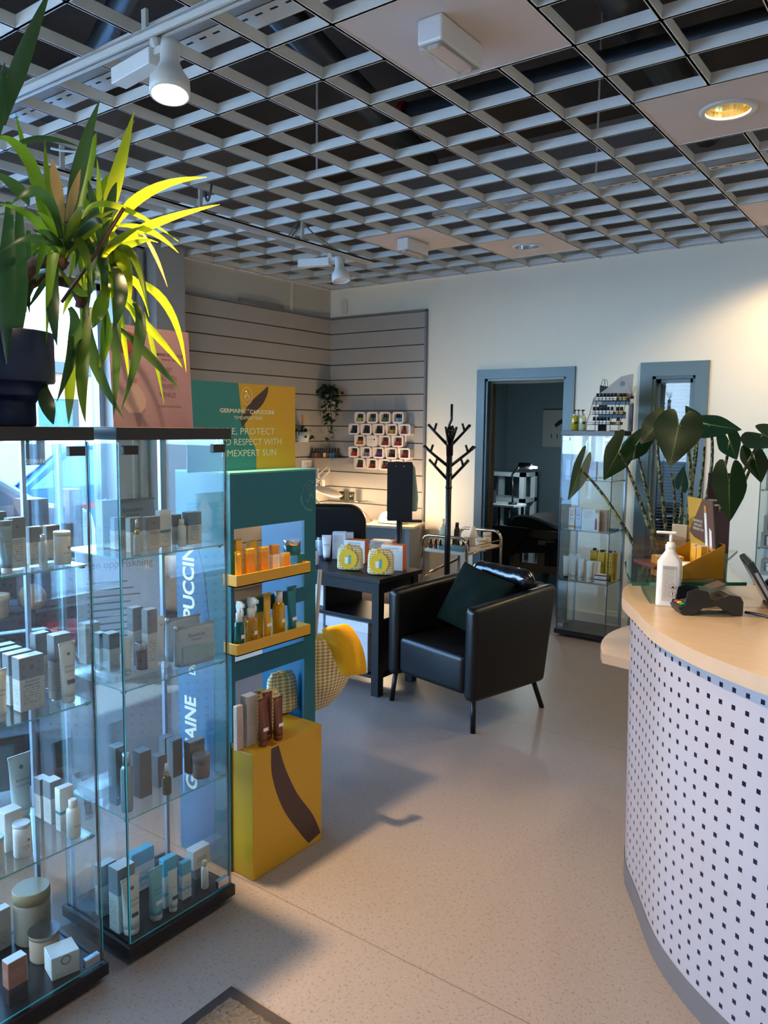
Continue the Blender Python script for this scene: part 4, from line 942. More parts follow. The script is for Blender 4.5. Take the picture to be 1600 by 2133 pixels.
sput('can', 589, 628, 1124, 1153, -2.045, zb, 'teal jar with silver lid on the upper tray', P('teal_jar', '#0e5f6e', 0.2), silverM, lidh=0.35)
for o in (b,):
    pass
gs = 'sun care bottles on the lower tray'
stM = stick
sput('bottle', 487, 510, 1252, 1341, -2.012, zt2, 'green spray bottle with white trigger at the left end of the lower tray', P('green_spray', '#0f5a58', 0.12), whiteCap, kind='spray', sticker=stM, group=gs)
sput('bottle', 509, 538, 1243, 1335, -2.02, zt2, 'amber spray bottle with white trigger on the lower tray', P('amber_spray', '#b07c1e', 0.12), whiteCap, kind='spray', sticker=stM, group=gs)
sput('tube', 532, 553, 1240, 1322, -2.09, zt2, 'yellow tube at the back of the lower tray', sunM, sunM, caph=0.06, group=gs)
sput('tube', 545, 568, 1236, 1325, -2.03, zt2, 'yellow tube with pointed top in the middle of the lower tray', P('sun_tube2', '#e0a81e', 0.25), sunM, caph=0.08, group=gs, sticker=stM)
sput('bottle', 566, 595, 1231, 1320, -2.03, zt2, 'yellow aerosol can with white cap on the lower tray', P('aerosol_yellow', '#cf9a1c', 0.2, 0.3), whiteCap, kind='aerosol', group=gs, sticker=stM)
sput('tube', 593, 622, 1222, 1312, -2.02, zt2, 'teal tube with white sticker at the right end of the lower tray', P('teal_tube', '#0f7484', 0.25), P('teal_cap', '#1c8597', 0.3), group=gs, sticker=stM)
# on the yellow base box, in the lowest opening
zb = BZ+0.0012
gb = 'things on the yellow base box'
bronze = P('bronze_tube', '#7c4a36', 0.18, 0.35)
sput('box', 486, 508, 1470, 1563, -2.03, zb, 'pale pink box at the left end of the yellow base', pinkC, group=gb)
sput('box', 500, 538, 1447, 1553, -2.035, zb, 'grey pink box behind the bronze tubes on the yellow base', CARTON('carton_grey_pink', '#bdb3ad', None, ink='#7d726c', rows=(0.4, 0.8)), group=gb, dr=0.7)
sput('tube', 534, 562, 1455, 1557, -1.985, zb, 'front left bronze tube with white sticker on the yellow base', bronze, bronze, group=gb, sticker=stM)
sput('tube', 543, 572, 1443, 1548, -2.02, zb, 'bronze tube half hidden between two others on the yellow base', bronze, bronze, group=gb)
sput('tube', 565, 594, 1452, 1542, -1.985, zb, 'front right bronze tube with white sticker on the yellow base', bronze, bronze, group=gb, sticker=stM)
# inside the stand behind the openings: boxes on the inner shelf of the upper tray
def gingham():
    if 'gingham' in MATS: return MATS['gingham']
    tt = NT('gingham'); uv = tt.n('UVMap'); sp = tt.n('SeparateXYZ'); tt.l(uv.outputs[0], sp.inputs[0])
    a = tt.math('LESS_THAN', tt.math('FRACT', tt.math('MULTIPLY', sp.outputs[0], 1/0.016)), 0.5); b = tt.math('LESS_THAN', tt.math('FRACT', tt.math('MULTIPLY', sp.outputs[1], 1/0.016)), 0.5)
    k = tt.math('MULTIPLY', tt.math('ADD', a, b), 0.5); tt.bsdf(**{'Base Color': tt.mix(k, C('#efe6c8'), C('#b08c1e')), 'Roughness': 0.85}); MATS['gingham'] = tt.m; return tt.m
GING = gingham()
def wash_bag(p, w, d, h, rz, label, tagm=True, group='gingham wash bags'):
    t = thing('wash_bag', label, 'bag', p, rz, group); rings = []; n = 28; m = 9
    for k in range(m+1):
        s = k/m; a = w/2*(1-0.12*s**3); b = d/2*(1-0.55*s**2); z = h*s
        if k == 0: a *= 0.96; b *= 0.93
        if k == m: a *= 0.72; b *= 0.55
        rings.append([(a*math.copysign(abs(math.cos(q))**0.55, math.cos(q))+0.002*math.sin(9*q+k), b*math.copysign(abs(math.sin(q))**0.55, math.sin(q))+0.002*math.sin(7*q+2*k), z-(0.012*h/0.1 if k == m else 0)*0+0.0) for q in [2*PI*i/n for i in range(n)]])
    mb = MB(); mb.loft(rings); 
    # real-size cloth coordinates for the check
    per = 2*(w+d); mb.uv = [[(u*per, v*h*1.15) for u, v in q] for q in mb.uv]
    mb.build('bag_body', GING, t, sub=1)
    MB().tube([(-w*0.36, 0, h*0.985), (0, 0, h*1.0), (w*0.36, 0, h*0.985)], 0.004, 8).build('zip', P('zip_cream', '#d8c79a', 0.6), t)
    if tagm:
        mb = MB(); y = -d/2-0.003; cz = h*0.48; r = h*0.40
        pl = [(-w*0.04+r*0.92*math.cos(q), cz+r*math.sin(q)) for q in [2*PI*k/30 for k in range(30)]]
        mb.prism(pl, y, y+0.0015, axis='y', M=Matrix.Translation((0, 0.0, 0)) ); tg = mb.build('swing_tag', P('tag_yellow', '#e8bf2c', 0.4), t)
        mb = MB(); mb.prism([(-w*0.11, h*0.82), (w*0.04, h*0.82), (w*0.03, h*1.05), (-w*0.1, h*1.05)], -d/2*0.8-0.008, -d/2*0.8-0.006, axis='y'); mb.box(-w*0.1, w*0.03, -d/2*0.8-0.007, d*0.2, h*1.045, h*1.05); mb.build('tag_loop', P('tag_amber', '#d99f1c', 0.4), t)
        mb = MB(); mb.prism([(-w*0.05, cz-r*0.45), (-w*0.16, cz-r*0.45), (-w*0.17, cz+r*0.2), (-w*0.03, cz+r*0.2)], y-0.0008, y-0.0001, axis='y'); mb.build('printed_tube', P('tag_white', '#e8eee6', 0.4), tg)
        mb = MB(); mb.prism([(-w*0.02, cz-r*0.5), (w*0.05, cz-r*0.5), (w*0.07, cz+r*0.42), (-w*0.01, cz+r*0.42)], y-0.0012, y-0.0005, axis='y'); mb.build('printed_tube', P('tag_cyan', '#2aa3c0', 0.4), tg)
    else:
        MB().box(-w*0.08, w*0.08, -d*0.3, d*0.3, h*0.995, h*1.012).build('tag_loop', P('tag_amber', '#d99f1c', 0.4), t)
    return t
wash_bag(Vector((-2.085, onx(548, 1500, -2.085).y, zb)), 0.15, 0.065, 0.158, RX-0.4, 'gingham wash bag behind the bronze tubes on the yellow base, nearer one', False)
wash_bag(Vector((-2.16, onx(603, 1490, -2.16).y-0.045, zb)), 0.13, 0.06, 0.172, RX-0.4, 'gingham wash bag behind the bronze tubes on the yellow base, farther one', False)
# hanging gingham tote bag with a yellow towel on the far side of the stand
hk = Vector((-2.17, SY1+0.012, 0.0))
t = thing('tote_bag', 'yellow gingham tote bag hanging from the right side of the teal stand', 'bag', (-2.17, SY1+0.155, 0.42))
mb = MB(); rings = []; n = 28
for k in range(9):
    s = k/8; a = 0.06+0.095*math.sin(min(1, s*1.6)*PI/2); b = 0.03+0.035*math.sin(min(1, s*2)*PI/2); z = 0.0+0.33*s
    rings.append([(a*math.cos(q)*(1+0.05*math.sin(5*q+k)), b*math.sin(q)*(1+0.1*math.sin(3*q+2*k))+0.01*s, z+0.02*math.cos(q)*(1-s)) for q in [2*PI*i/n for i in range(n)]])
mb.loft(rings); mb.uv = [[(u*0.7, v*0.36) for u, v in q] for q in mb.uv]; 
t.rotation_euler.z = 0.9
mb.build('bag_body', GING, t, sub=1)
MB().tube([(-0.02, -0.03, 0.33), (-0.01, -0.03, 0.45), (0.0, -0.035, 0.62)], 0.009, 6).build('handle', P('cotton_tape', '#cfc8bd', 0.8), t)
tw = P('yellow_terry', '#e8a80c', 0.95, noise=0.12, nscale=260, bump=0.6)
t = thing('hand_towel', 'yellow towel spilling out of the gingham tote bag', 'towel', (0, 0, 0))
a0, a1 = at(690, 1298, 3.34), at(735, 1302, 3.40); pts = []
rows_ = [((668, 1308), (722, 1297)), ((680, 1330), (742, 1318)), ((694, 1362), (754, 1345)), ((706, 1392), (760, 1372)), ((714, 1408), (764, 1406))]
mb = MB(); vs = []; nc = 9
for r_, (p, q) in enumerate(rows_):
    for c_ in range(nc):
        s = c_/(nc-1); u = p[0]+(q[0]-p[0])*s; v = p[1]+(q[1]-p[1])*s; vs.append(at(u, v, 3.02+0.04*r_*0.25-0.05*math.sin(s*PI)+0.012*math.sin(s*9+r_)))
nr = len(rows_)
mb.add(vs, [(r*nc+c, r*nc+c+1, (r+1)*nc+c+1, (r+1)*nc+c) for r in range(nr-1) for c in range(nc-1)], smooth=True)
mb.build('towel_fold', tw, t, solid=0.022, sub=2)
# ------------------------------------------------------------------ black-brown console table and its goods
bb = P('black_brown_wood', '#0b090c', 0.42, noise=0.12, nscale=25, spec=0.3)
TY0, TY1, TX1, TX0, TZ = 3.70, 4.12, -2.765, -3.62, 0.735
t = thing('console_table', 'black brown console table behind the armchair, with two shelves', 'table', ((TX0+TX1)/2, (TY0+TY1)/2, 0))
ox, oy = t.location.x, t.location.y
def bx(name, x0, x1, y0, y1, z0, z1, mat=None, bev=0.002): return MB().box(x0-ox, x1-ox, y0-oy, y1-oy, z0, z1).build(name, mat or bb, t, bevel=bev)
bx('tabletop', TX0-0.02, TX1+0.02, TY0-0.02, TY1+0.02, TZ-0.028, TZ)
for x in (TX0, TX1-0.055):
    for y in (TY0, TY1-0.055): bx('leg', x, x+0.055, y, y+0.055, 0, TZ-0.028)
bx('apron', TX0+0.055, TX1-0.055, TY0+0.008, TY0+0.028, TZ-0.10, TZ-0.028); bx('apron', TX0+0.055, TX1-0.055, TY1-0.028, TY1-0.008, TZ-0.10, TZ-0.028)
bx('apron', TX1-0.03, TX1-0.01, TY0+0.055, TY1-0.055, TZ-0.10, TZ-0.028)
bx('shelf', TX0+0.01, TX1-0.01, TY0+0.01, TY1-0.01, 0.455, 0.475); bx('shelf', TX0+0.01, TX1-0.01, TY0+0.01, TY1-0.01, 0.105, 0.125)
bx('divider', -3.225, -3.205, TY0+0.02, TY1-0.02, 0.475, TZ-0.10)
bx('end_panel', TX1-0.03, TX1-0.02, TY0+0.055, TY1-0.055, 0.125, 0.455)
t = thing('storage_box', 'white cardboard storage box with lid on the lowest shelf of the black table', 'box', (-3.035, 3.86, 0.1255))
MB().box(-0.165, 0.165, -0.13, 0.17, 0, 0.255).build('box_body', P('white_board', '#b4b7bd', 0.6, noise=0.03), t, bevel=0.003)
MB().box(-0.172, 0.172, -0.137, 0.177, 0.25, 0.315).build('lid', P('white_board_lid', '#c0c3c8', 0.6, noise=0.03), t, bevel=0.003)
t = thing('storage_box', 'white storage box half hidden behind the teal stand, lowest shelf of the black table', 'box', (-3.415, 3.88, 0.1255))
MB().box(-0.13, 0.165, -0.13, 0.17, 0, 0.255).build('box_body', MATS['white_board'], t, bevel=0.003); MB().box(-0.137, 0.172, -0.137, 0.177, 0.25, 0.315).build('lid', MATS['white_board_lid'], t, bevel=0.003)
t = thing('spiral_notebook', 'white spiral notebook standing on the upper shelf of the black table', 'notebook', (-3.33, 3.80, 0.476), 0.1)
MB().box(-0.08, 0.08, -0.006, 0.006, 0, 0.145).build('pages', P('paper_white', '#e2e4ea', 0.7), t)
mb = MB()
for k in range(13): mb.lathe([(0.006, 0), (0.006, 0.002)], 10, M=Matrix.Translation((-0.072+k*0.012, 0, 0.146)) @ Matrix.Rotation(PI/2, 4, 'Y'))
mb.build('wire_binding', blackP, t)
tag(MB().box(-0.03, 0.03, -0.01, 0.01, 0, 0.13).build('red_folder', P('red_card', '#b23434', 0.5), None, (-3.27, 3.95, 0.476)), 'thin red folder behind the spiral notebook', 'folder')
def tput(what, u0, u1, vt, vb, label, mat, cap=None, back=0.03, group=None, rz=0.55, dr=0.6, **kw):
    p = onz((u0+u1)/2, vb, TZ); d = Vector((p.x, p.y, 0)).normalized(); q = p+d*back; q.z = TZ+0.0008
    w = wid(u0, u1, q, 0.97); h = at((u0+u1)/2, vt, hd(q)).z-q.z
    if what == 'box':
        th = math.atan2(-q.x, -q.y)*-1-rz+0; a = math.atan2(-q.y, -q.x)-(rz-PI/2); w = w/(abs(math.cos(a))+dr*abs(math.sin(a)))*1.02; return carton(q, w, w*dr, h, rz, mat, label, group, **kw)
    if what == 'tube': return tubep(q, w, h, rz, mat, cap, label, group, **kw)
    if what == 'can': return can(q, w/2, h, rz, mat, cap, label, group, **kw)
    return bottle(q, w/2, h, rz, mat, cap, label, group, **kw)
FACE = 0.62
lt = P('tube_cool_white', '#dcdfe6', 0.3)
tput('tube', 670, 691, 1115, 1168, 'white tube on a black cap on the console table', lt, blackP, rz=FACE, lettering='GERMAINE', caph=0.12)
silverC = CARTON('carton_silver_white', '#d4d6de', None, ink='#8b8e98', rows=(0.6, 0.9))
tput('box', 692, 722, 1108, 1166, 'tall white and silver box on the console table', silverC, rz=FACE, back=0.06, dr=0.8, group='silver boxes on the console table')
tput('box', 716, 737, 1109, 1160, 'silver box half hidden behind the tall one on the console table', silverC, rz=FACE, back=0.10, dr=0.8, group='silver boxes on the console table')
tput('can', 659, 676, 1119, 1160, 'pale blue canister behind the white tube on the console table', P('pale_blue_can', '#a9bddd', 0.25, 0.2), silverM, back=0.07, lidh=0.1, rz=FACE)
tput('bottle', 652, 664, 1125, 1178, 'white dropper bottle next to the teal stand on the console table', P('milk_bottle', '#d8d4da', 0.2), whiteP, kind='dropper', rz=FACE)
for (u0, u1, vt, vb, bk, lb) in ((716, 769, 1124, 1174, 0.06, 'orange and white box behind the left gingham bag'), (770, 826, 1125, 1170, 0.12, 'orange and white box at the back of the console table'), (792, 847, 1134, 1189, 0.05, 'orange and white box behind the right gingham bag')):
    b = tput('box', u0, u1, vt, vb, lb, orangeC, rz=FACE-0.30, back=bk, dr=0.55, group='orange and white gift boxes')
    c0 = b.children[0]; w, d, h = c0.dimensions
    om = P('orange_side', '#d9692a', 0.45)
    MB().box(w/2, w/2+0.0008, -d/2+0.0005, d/2-0.0005, 0.001, h).build('side_print', om, b)
    MB().box(-w*0.32, w*0.1, -d/2-0.0006, -d/2, h*0.35, h*0.62).build('printed_picture', P('orange_print', '#d98a4e', 0.5), b)
    text('GERMAINE DE CAPUCCINI', w*0.06, inkM, b, (0, -d/2-0.0007, h*0.88), (1, 0, 0), (0, 0, 1), xs=0.8)
for u0, u1, vt, vb, lb in ((700, 759, 1136, 1189, 'gingham wash bag with yellow swing tag, left of the pair on the console table'), (763, 823, 1144, 1199, 'gingham wash bag with yellow swing tag, right of the pair on the console table')):
    p = onz((u0+u1)/2, vb, TZ); q = p+Vector((p.x, p.y, 0)).normalized()*0.03; q.z = TZ+0.001
    w = wid(u0, u1, q, 0.95); wash_bag(q, w, 0.075, at((u0+u1)/2, vt, hd(q)).z-q.z, FACE-0.12, lb)

# ------------------------------------------------------------------ armchair
leather = P('black_leather', '#08080b', 0.36, noise=0.08, nscale=120, bump=0.06, spec=0.4)
AX, AY, ARZ = -2.284, 3.945, -0.2144
t = thing('armchair', 'black leather tub armchair in front of the coat rack', 'armchair', (AX, AY, 0), ARZ)
w2, fy, by = 0.352, -0.335, 0.35   # half width, front, back
def rbox(name, x0, x1, y0, y1, z0, z1, mat, bev, skew=None, seg=4, par=None):
    mb = MB(); mb.box(x0, x1, y0, y1, z0, z1)
    if skew: mb.v = [skew(*p) for p in mb.v]
    o = mb.build(name, mat, par or t, bevel=bev, seg=seg)
    for p in o.data.polygons: p.use_smooth = True
    return o
def arm_skew(x, y, z):
    if z > 0.4: return (x, y+(0.035 if y > 0 else 0.0), z+(0.05 if y > 0 else 0.0))
    return (x, y-(0.06 if y > 0 else 0.0), z)
rbox('armrest', -w2, -w2+0.085, fy, by, 0.17, 0.685, leather, 0.032, arm_skew)
rbox('armrest', w2-0.085, w2, fy, by, 0.17, 0.685, leather, 0.032, arm_skew)
def back_skew(x, y, z): return (x, y+(0.04 if z > 0.5 else -0.055), z)
rbox('backrest', -w2+0.07, w2-0.07, by-0.11, by, 0.17, 0.735, leather, 0.035, back_skew)
rbox('seat', -w2+0.088, w2-0.088, fy+0.012, by-0.12, 0.19, 0.415, leather, 0.035)
legm = P('black_metal_leg', '#101013', 0.4, 0.3)
for sx in (-1, 1):
    MB().tube([(sx*(w2-0.04), fy+0.045, 0.19), (sx*(w2-0.022), fy+0.028, 0.0)], 0.015, 12).build('leg', legm, t)
    MB().tube([(sx*(w2-0.05), by-0.12, 0.19), (sx*(w2-0.03), by-0.045, 0.0)], 0.015, 12).build('leg', legm, t)
# lumbar roll lying over the back
ln = P('wrinkled_leather', '#131318', 0.18, noise=0.25, nscale=18, bump=0.9, spec=0.7)
mb = MB(); rings = []; n = 18
for k in range(15):
    s = k/14; x = -0.25+0.5*s; e = math.sin(max(0.04, min(1, s*8 if s < 0.5 else (1-s)*8))*PI/2); r = 0.062*e
    rings.append([(x, 0.02*math.sin(s*9)*0.3+r*0.85*math.cos(q)*(1+0.06*math.sin(4*q+s*30)), r*math.sin(q)*(1+0.08*math.sin(3*q+s*25))) for q in [2*PI*i/n for i in range(n)]])
c = thing('lumbar_roll', 'shiny wrinkled black leather roll cushion on top of the armchair back', 'cushion', Vector((AX, AY, 0))+Matrix.Rotation(ARZ, 3, 'Z') @ Vector((0.09, by-0.165, 0.775)), ARZ-0.05)
mb.loft(rings).build('cushion_body', ln, c, sub=1)
# green velvet pillow leaning in the left rear of the seat
def pillow(w, h, th, nu=16):
    mb = MB(); vs = []
    for side in (1, -1):
        for i in range(nu+1):
            for j in range(nu+1):
                u, v = i/nu*2-1, j/nu*2-1; k = (1-abs(u)**2.6)*(1-abs(v)**2.6); z = th*0.5*max(0, k)**0.55
                pinch = 1-0.07*(1-abs(u))*(abs(v)**3)*1.0
                vs.append((u*w/2*(1-0.06*(1-v*v)*(abs(u)**4)), v*h/2*(1-0.06*(1-u*u)*(abs(v)**4)), side*z+0.006*math.sin(5*u+4*v)*k+0.005*math.sin(9*u-6*v)*k))
    N = (nu+1)**2; fs = []
    for s in (0, 1):
        for i in range(nu):
            for j in range(nu):
                f = [s*N+i*(nu+1)+j, s*N+(i+1)*(nu+1)+j, s*N+(i+1)*(nu+1)+j+1, s*N+i*(nu+1)+j+1]; fs.append(f if s == 0 else f[::-1])
    mb.add(vs, fs, smooth=True); return mb
velvet = P('green_velvet', '#07150f', 0.9, noise=0.3, nscale=9, spec=0.15)
pm = pillow(0.42, 0.40, 0.13)
R_ = Matrix.Rotation(0.12, 4, 'Z') @ Matrix.Rotation(math.radians(64), 4, 'X') @ Matrix.Rotation(-0.22, 4, 'Z')
pm.v = [tuple(R_ @ Vector(p)) for p in pm.v]
zmin = min(p[2] for p in pm.v)
o = pm.build('throw_pillow', velvet, None, Vector((AX, AY, 0))+Matrix.Rotation(ARZ, 3, 'Z') @ Vector((0.03, 0.015, 0.412-zmin)), ARZ, weld=True, sub=1)
tag(o, 'dark green velvet pillow leaning in the black armchair', 'pillow')

# ------------------------------------------------------------------ high backed black chair at the nail desk
c = at(668, 1100, 5.62)
t = thing('office_chair', 'high backed black leather chair between the teal stand and the nail desk', 'chair', (c.x, c.y+0.05, 0), 0.62)
def prof_back(w, h, z0, th, r):
    n = 10; pl = [(-w/2, z0), (w/2, z0)]
    pl += [(w/2-r+r*math.cos(a), z0+h-r+r*math.sin(a)) for a in [PI/2*k/n for k in range(n+1)]]
    pl += [(-w/2+r+r*math.cos(a), z0+h-r+r*math.sin(a)) for a in [PI/2+PI/2*k/n for k in range(n+1)]]
    return pl
mb = MB(); mb.prism(prof_back(0.60, 0.585, 0.5, 0.12, 0.13), -0.06, 0.07, axis='y'); mb.v = [(x, y+(z-0.5)*-0.10, z) for x, y, z in mb.v]
o = mb.build('backrest', leather, t, bevel=0.03, seg=3)
rbox('seat', -0.28, 0.28, 0.03, 0.55, 0.40, 0.52, leather, 0.04)
for sx in (-1, 1): rbox('armrest', sx*0.3-0.04, sx*0.3+0.04, 0.05, 0.45, 0.62, 0.68, leather, 0.02); MB().box(sx*0.3-0.02, sx*0.3+0.02, 0.2, 0.26, 0.42, 0.63).build('arm_post', legm, t)
MB().lathe([(0.03, 0.1), (0.03, 0.4)], 16, cy=0.28).build('gas_lift', legm, t)
for k in range(5):
    a = 2*PI*k/5; MB().tube([(0, 0.28, 0.10), (0.28*math.cos(a), 0.28+0.28*math.sin(a), 0.07)], [0.03, 0.018], 8).build('foot_arm', legm, t)
    MB().lathe([(0.02, 0), (0.03, 0.015), (0.03, 0.045), (0.02, 0.06)], 12, cx=0.28*math.cos(a), cy=0.28+0.28*math.sin(a)).build('castor', blackP, t)

# ------------------------------------------------------------------ nail desk in the corner
c0 = Vector((-3.97, 5.83, 0)); ang = math.atan2(0.18, 0.51)
t = thing('nail_desk', 'pale topped nail desk with grey front in the slat wall corner', 'desk', c0, ang)
deskT = P('birch_top', '#cbb890', 0.35, noise=0.06, nscale=14); greyF = P('desk_grey', '#5f6f76', 0.45)
MB().box(-1.10, 0.0, 0, 0.42, 0.715, 0.74).build('tabletop', deskT, t, bevel=0.003)
MB().box(-1.05, -0.08, 0.03, 0.05, 0.56, 0.715).build('modesty_panel', greyF, t)
MB().box(-1.05, -0.08, 0.03, 0.05, 0.20, 0.42).build('lower_panel', greyF, t)
MB().box(-1.05, -0.08, 0.028, 0.052, 0.52, 0.56).build('rail', deskT, t); MB().box(-1.05, -0.08, 0.028, 0.052, 0.42, 0.45).build('rail', deskT, t)
for x in (-0.09, -1.06):
    MB().box(x, x+0.045, 0.02, 0.40, 0.03, 0.715).build('end_panel', P('desk_end', '#8d9295', 0.4), t)
    MB().box(x-0.01, x+0.055, 0.0, 0.42, 0.0, 0.03).build('foot', P('desk_end', '#8d9295', 0.4), t)
def on_desk(lx, ly, z=0.7405): v = Matrix.Rotation(ang, 3, 'Z') @ Vector((lx, ly, 0)); return Vector((c0.x+v.x, c0.y+v.y, z))
# towels on the desk
mb = MB(); nx, ny = 16, 10; vs = []
for i in range(nx+1):
    for j in range(ny+1):
        u, v = i/nx, j/ny; e = min(1, min(u, 1-u)*5)*min(1, min(v, 1-v)*5); vs.append((u*0.36-0.18, v*0.24-0.12, 0.002+e*(0.07+0.02*math.sin(7*u+3*v)+0.012*math.sin(13*v))))
mb.add(vs, [(i*(ny+1)+j, (i+1)*(ny+1)+j, (i+1)*(ny+1)+j+1, i*(ny+1)+j+1) for i in range(nx) for j in range(ny)], smooth=True)
tag(mb.build('folded_towel', P('taupe_terry', '#5b4a45', 0.95, noise=0.15, nscale=150, bump=0.4), None, on_desk(-0.66, 0.2), ang+0.1, sub=1), 'brown towel heaped on the nail desk beside the lit lamp', 'towel')
t = thing('uv_lamp', 'glowing white nail lamp on the desk behind the black sign', 'lamp', on_desk(-0.26, 0.2), ang)
mb = MB(); rings = []
for k in range(6):
    s = k/5; rings.append([((0.14*(1-0.35*s**2))*math.copysign(abs(math.cos(q))**0.6, math.cos(q)), 0.09*(1-0.4*s**2)*math.copysign(abs(math.sin(q))**0.6, math.sin(q)), 0.11*s) for q in [2*PI*i/24 for i in range(24)]])
mb.loft(rings).build('housing', P('lamp_ivory', '#efe2b8', 0.4), t, sub=1)
MB().box(-0.10, 0.10, -0.096, -0.088, 0.012, 0.045).build('light_slot', EM('uv_glow', '#ffe9b0', 3.0), t)
t = thing('desk_lamp', 'white arm lamp with oval head above the black chair', 'lamp', (0, 0, 0))
h0 = ony(690, 1028, 6.0); p0 = ony(656, 995, 6.0)
mb = MB(); M = Matrix.Translation(ony(684, 1024, 5.95)) @ Matrix.Rotation(0.25, 4, 'Y'); mb.ball((0, 0, 0), (0.17, 0.10, 0.03), 24, 10, M=M); mb.build('lamp_head', P('lamp_white', '#e9d9c8', 0.35), t)
hc = ony(684, 1024, 5.95)
MB().tube([hc+Vector((-0.09, 0, 0.03)), hc+Vector((-0.12, 0.03, 0.12)), hc+Vector((-0.03, 0.05, 0.2)), hc+Vector((-0.05, 0.05, 0.25)), hc+Vector((-0.16, 0.03, 0.16)), hc+Vector((-0.12, 0.03, 0.10))], 0.009, 8).build('bracket', P('lamp_white', '#e9d9c8', 0.35), t)
ft = on_desk(-1.0, 0.2)
MB().tube([hc+Vector((-0.12, 0.03, 0.1)), hc+Vector((-0.3, 0.0, 0.0)), Vector((ft.x, ft.y, 0.9)), Vector((ft.x, ft.y, 0.741))], 0.010, 8).build('arm', P('lamp_white', '#e9d9c8', 0.35), t)
MB().lathe([(0.07, 0.7405), (0.07, 0.76), (0.02, 0.765)], 20, cx=ft.x, cy=ft.y).build('foot', P('lamp_white', '#e9d9c8', 0.35), t)
# clear tumblers on a small glass wall shelf
gsh = ony(722, 1042, 6.18)
t = tag(MB().box(-0.2, 0.2, -0.08, 0.08, -0.006, 0).build('glass_shelf', GLASS('shelf_glass', '#c9d4d2', 1.3), None, (gsh.x-0.02, YB-0.11, gsh.z)), 'small glass wall shelf holding two tumblers behind the black chair', 'shelf')
for k, dx in enumerate((-0.06, 0.06)):
    tag(MB().lathe([(0.026, 0), (0.034, 0.085), (0.031, 0.085), (0.024, 0.005)], 18).build('tumbler', GLASS('tumbler_glass', '#c9ccc6', 2.0), None, (gsh.x+dx-0.02, YB-0.12, gsh.z+0.0005)), '%s of two clear tumblers on the small glass shelf' % ('left' if k == 0 else 'right'), 'glass', 'clear tumblers')

# ------------------------------------------------------------------ black sign on a pole
PS = ony(832, 1090, 4.46)
t = thing('sign_stand', 'black metal panel on a black pole behind the console table', 'sign stand', (PS.x, PS.y, 0), 0.62)
sgn = P('black_powdercoat', '#16181d', 0.38, 0.2)
MB().lathe([(0.16, 0), (0.16, 0.012), (0.02, 0.02)], 32).build('base', sgn, t); MB().lathe([(0.021, 0.015), (0.021, 1.0)], 18).build('pole', sgn, t)
mb = MB(); mb.box(-0.085, 0.085, -0.012, -0.008, 0.985, 1.40); mb.box(-0.089, -0.085, -0.012, 0.03, 0.995, 1.385); mb.box(0.085, 0.089, -0.012, 0.03, 0.995, 1.385); mb.build('panel', sgn, t)
for x in (-0.028, 0.028): MB().lathe([(0.004, 0), (0.004, 0.002)], 10, M=Matrix.Translation((x, -0.012, 1.37)) @ Matrix.Rotation(PI/2, 4, 'X')).build('screw', silverM, t)
MB().box(-0.01, 0.16, -0.005, 0.06, 0.975, 0.99).build('drip_tray', sgn, t, bevel=0.004)
MB().prism([(0.06, 1.05), (0.125, 1.05), (0.13, 1.15), (0.105, 1.36), (0.09, 1.38), (0.06, 1.38)], 0.02, 0.09, axis='y').build('dispenser', P('pale_green_plastic', '#9fb0a4', 0.45), t, bevel=0.012)

# ------------------------------------------------------------------ coat rack
c = ony(932, 1150, 4.86)
t = thing('coat_rack', 'black tree shaped coat rack beside the doorway', 'coat rack', (c.x, c.y, 0))
ck = P('black_steel', '#121214', 0.35, 0.3)
MB().lathe([(0.021, 0), (0.021, 1.62)], 20).build('pole', ck, t)
MB().tube([(0, 0, 1.62), (-0.006, 0, 1.66), (0.012, 0, 1.7), (0.012, 0, 1.81)], 0.0095, 10).build('top_spike', ck, t)
MB().lathe([(0.026, 1.44), (0.026, 1.60), (0.022, 1.615)], 20).build('collar', ck, t); MB().lathe([(0.025, 1.2), (0.025, 1.215)], 20).build('collar', ck, t); MB().lathe([(0.025, 1.30), (0.025, 1.31)], 20).build('collar', ck, t)
MB().lathe([(0.2, 0), (0.2, 0.012), (0.03, 0.03)], 32).build('base', ck, t)
rv = Vector((CR[0], CR[1], 0)).normalized(); fvv = Vector((CF[0], CF[1], 0)).normalized()
for z0, rch, rise, sides in ((1.50, 0.155, 0.16, 1), (1.355, 0.19, 0.15, 1), (1.255, 0.145, 0.15, 1)):
    for sgnx in (-1, 1):
        for dep in (0.35, -0.5) if z0 > 1.4 else (0.12,):
            if dep < 0: rr_, ri = rch*0.25, rise*0.9
            else: rr_, ri = rch, rise
            d = (rv*sgnx*rr_+fvv*(dep*0.2)); a = Vector((0, 0, z0)); b = a+d*0.72+Vector((0, 0, ri*0.72))
            mb = MB(); mb.tube([a, b, a+d+Vector((0, 0, ri))], [0.012, 0.010, 0.009], 8); mb.tube([b, b+d*0.05+rv*sgnx*0.03*(1 if rr_ > 0.1 else -1)+Vector((0, 0, ri*0.30))+fvv*0.03], [0.010, 0.008], 8)
            e2 = b+rv*sgnx*(-0.018)+Vector((0, 0, ri*0.36)); mb.tube([b, e2], [0.010, 0.008], 8); mb.build('branch', ck, t)

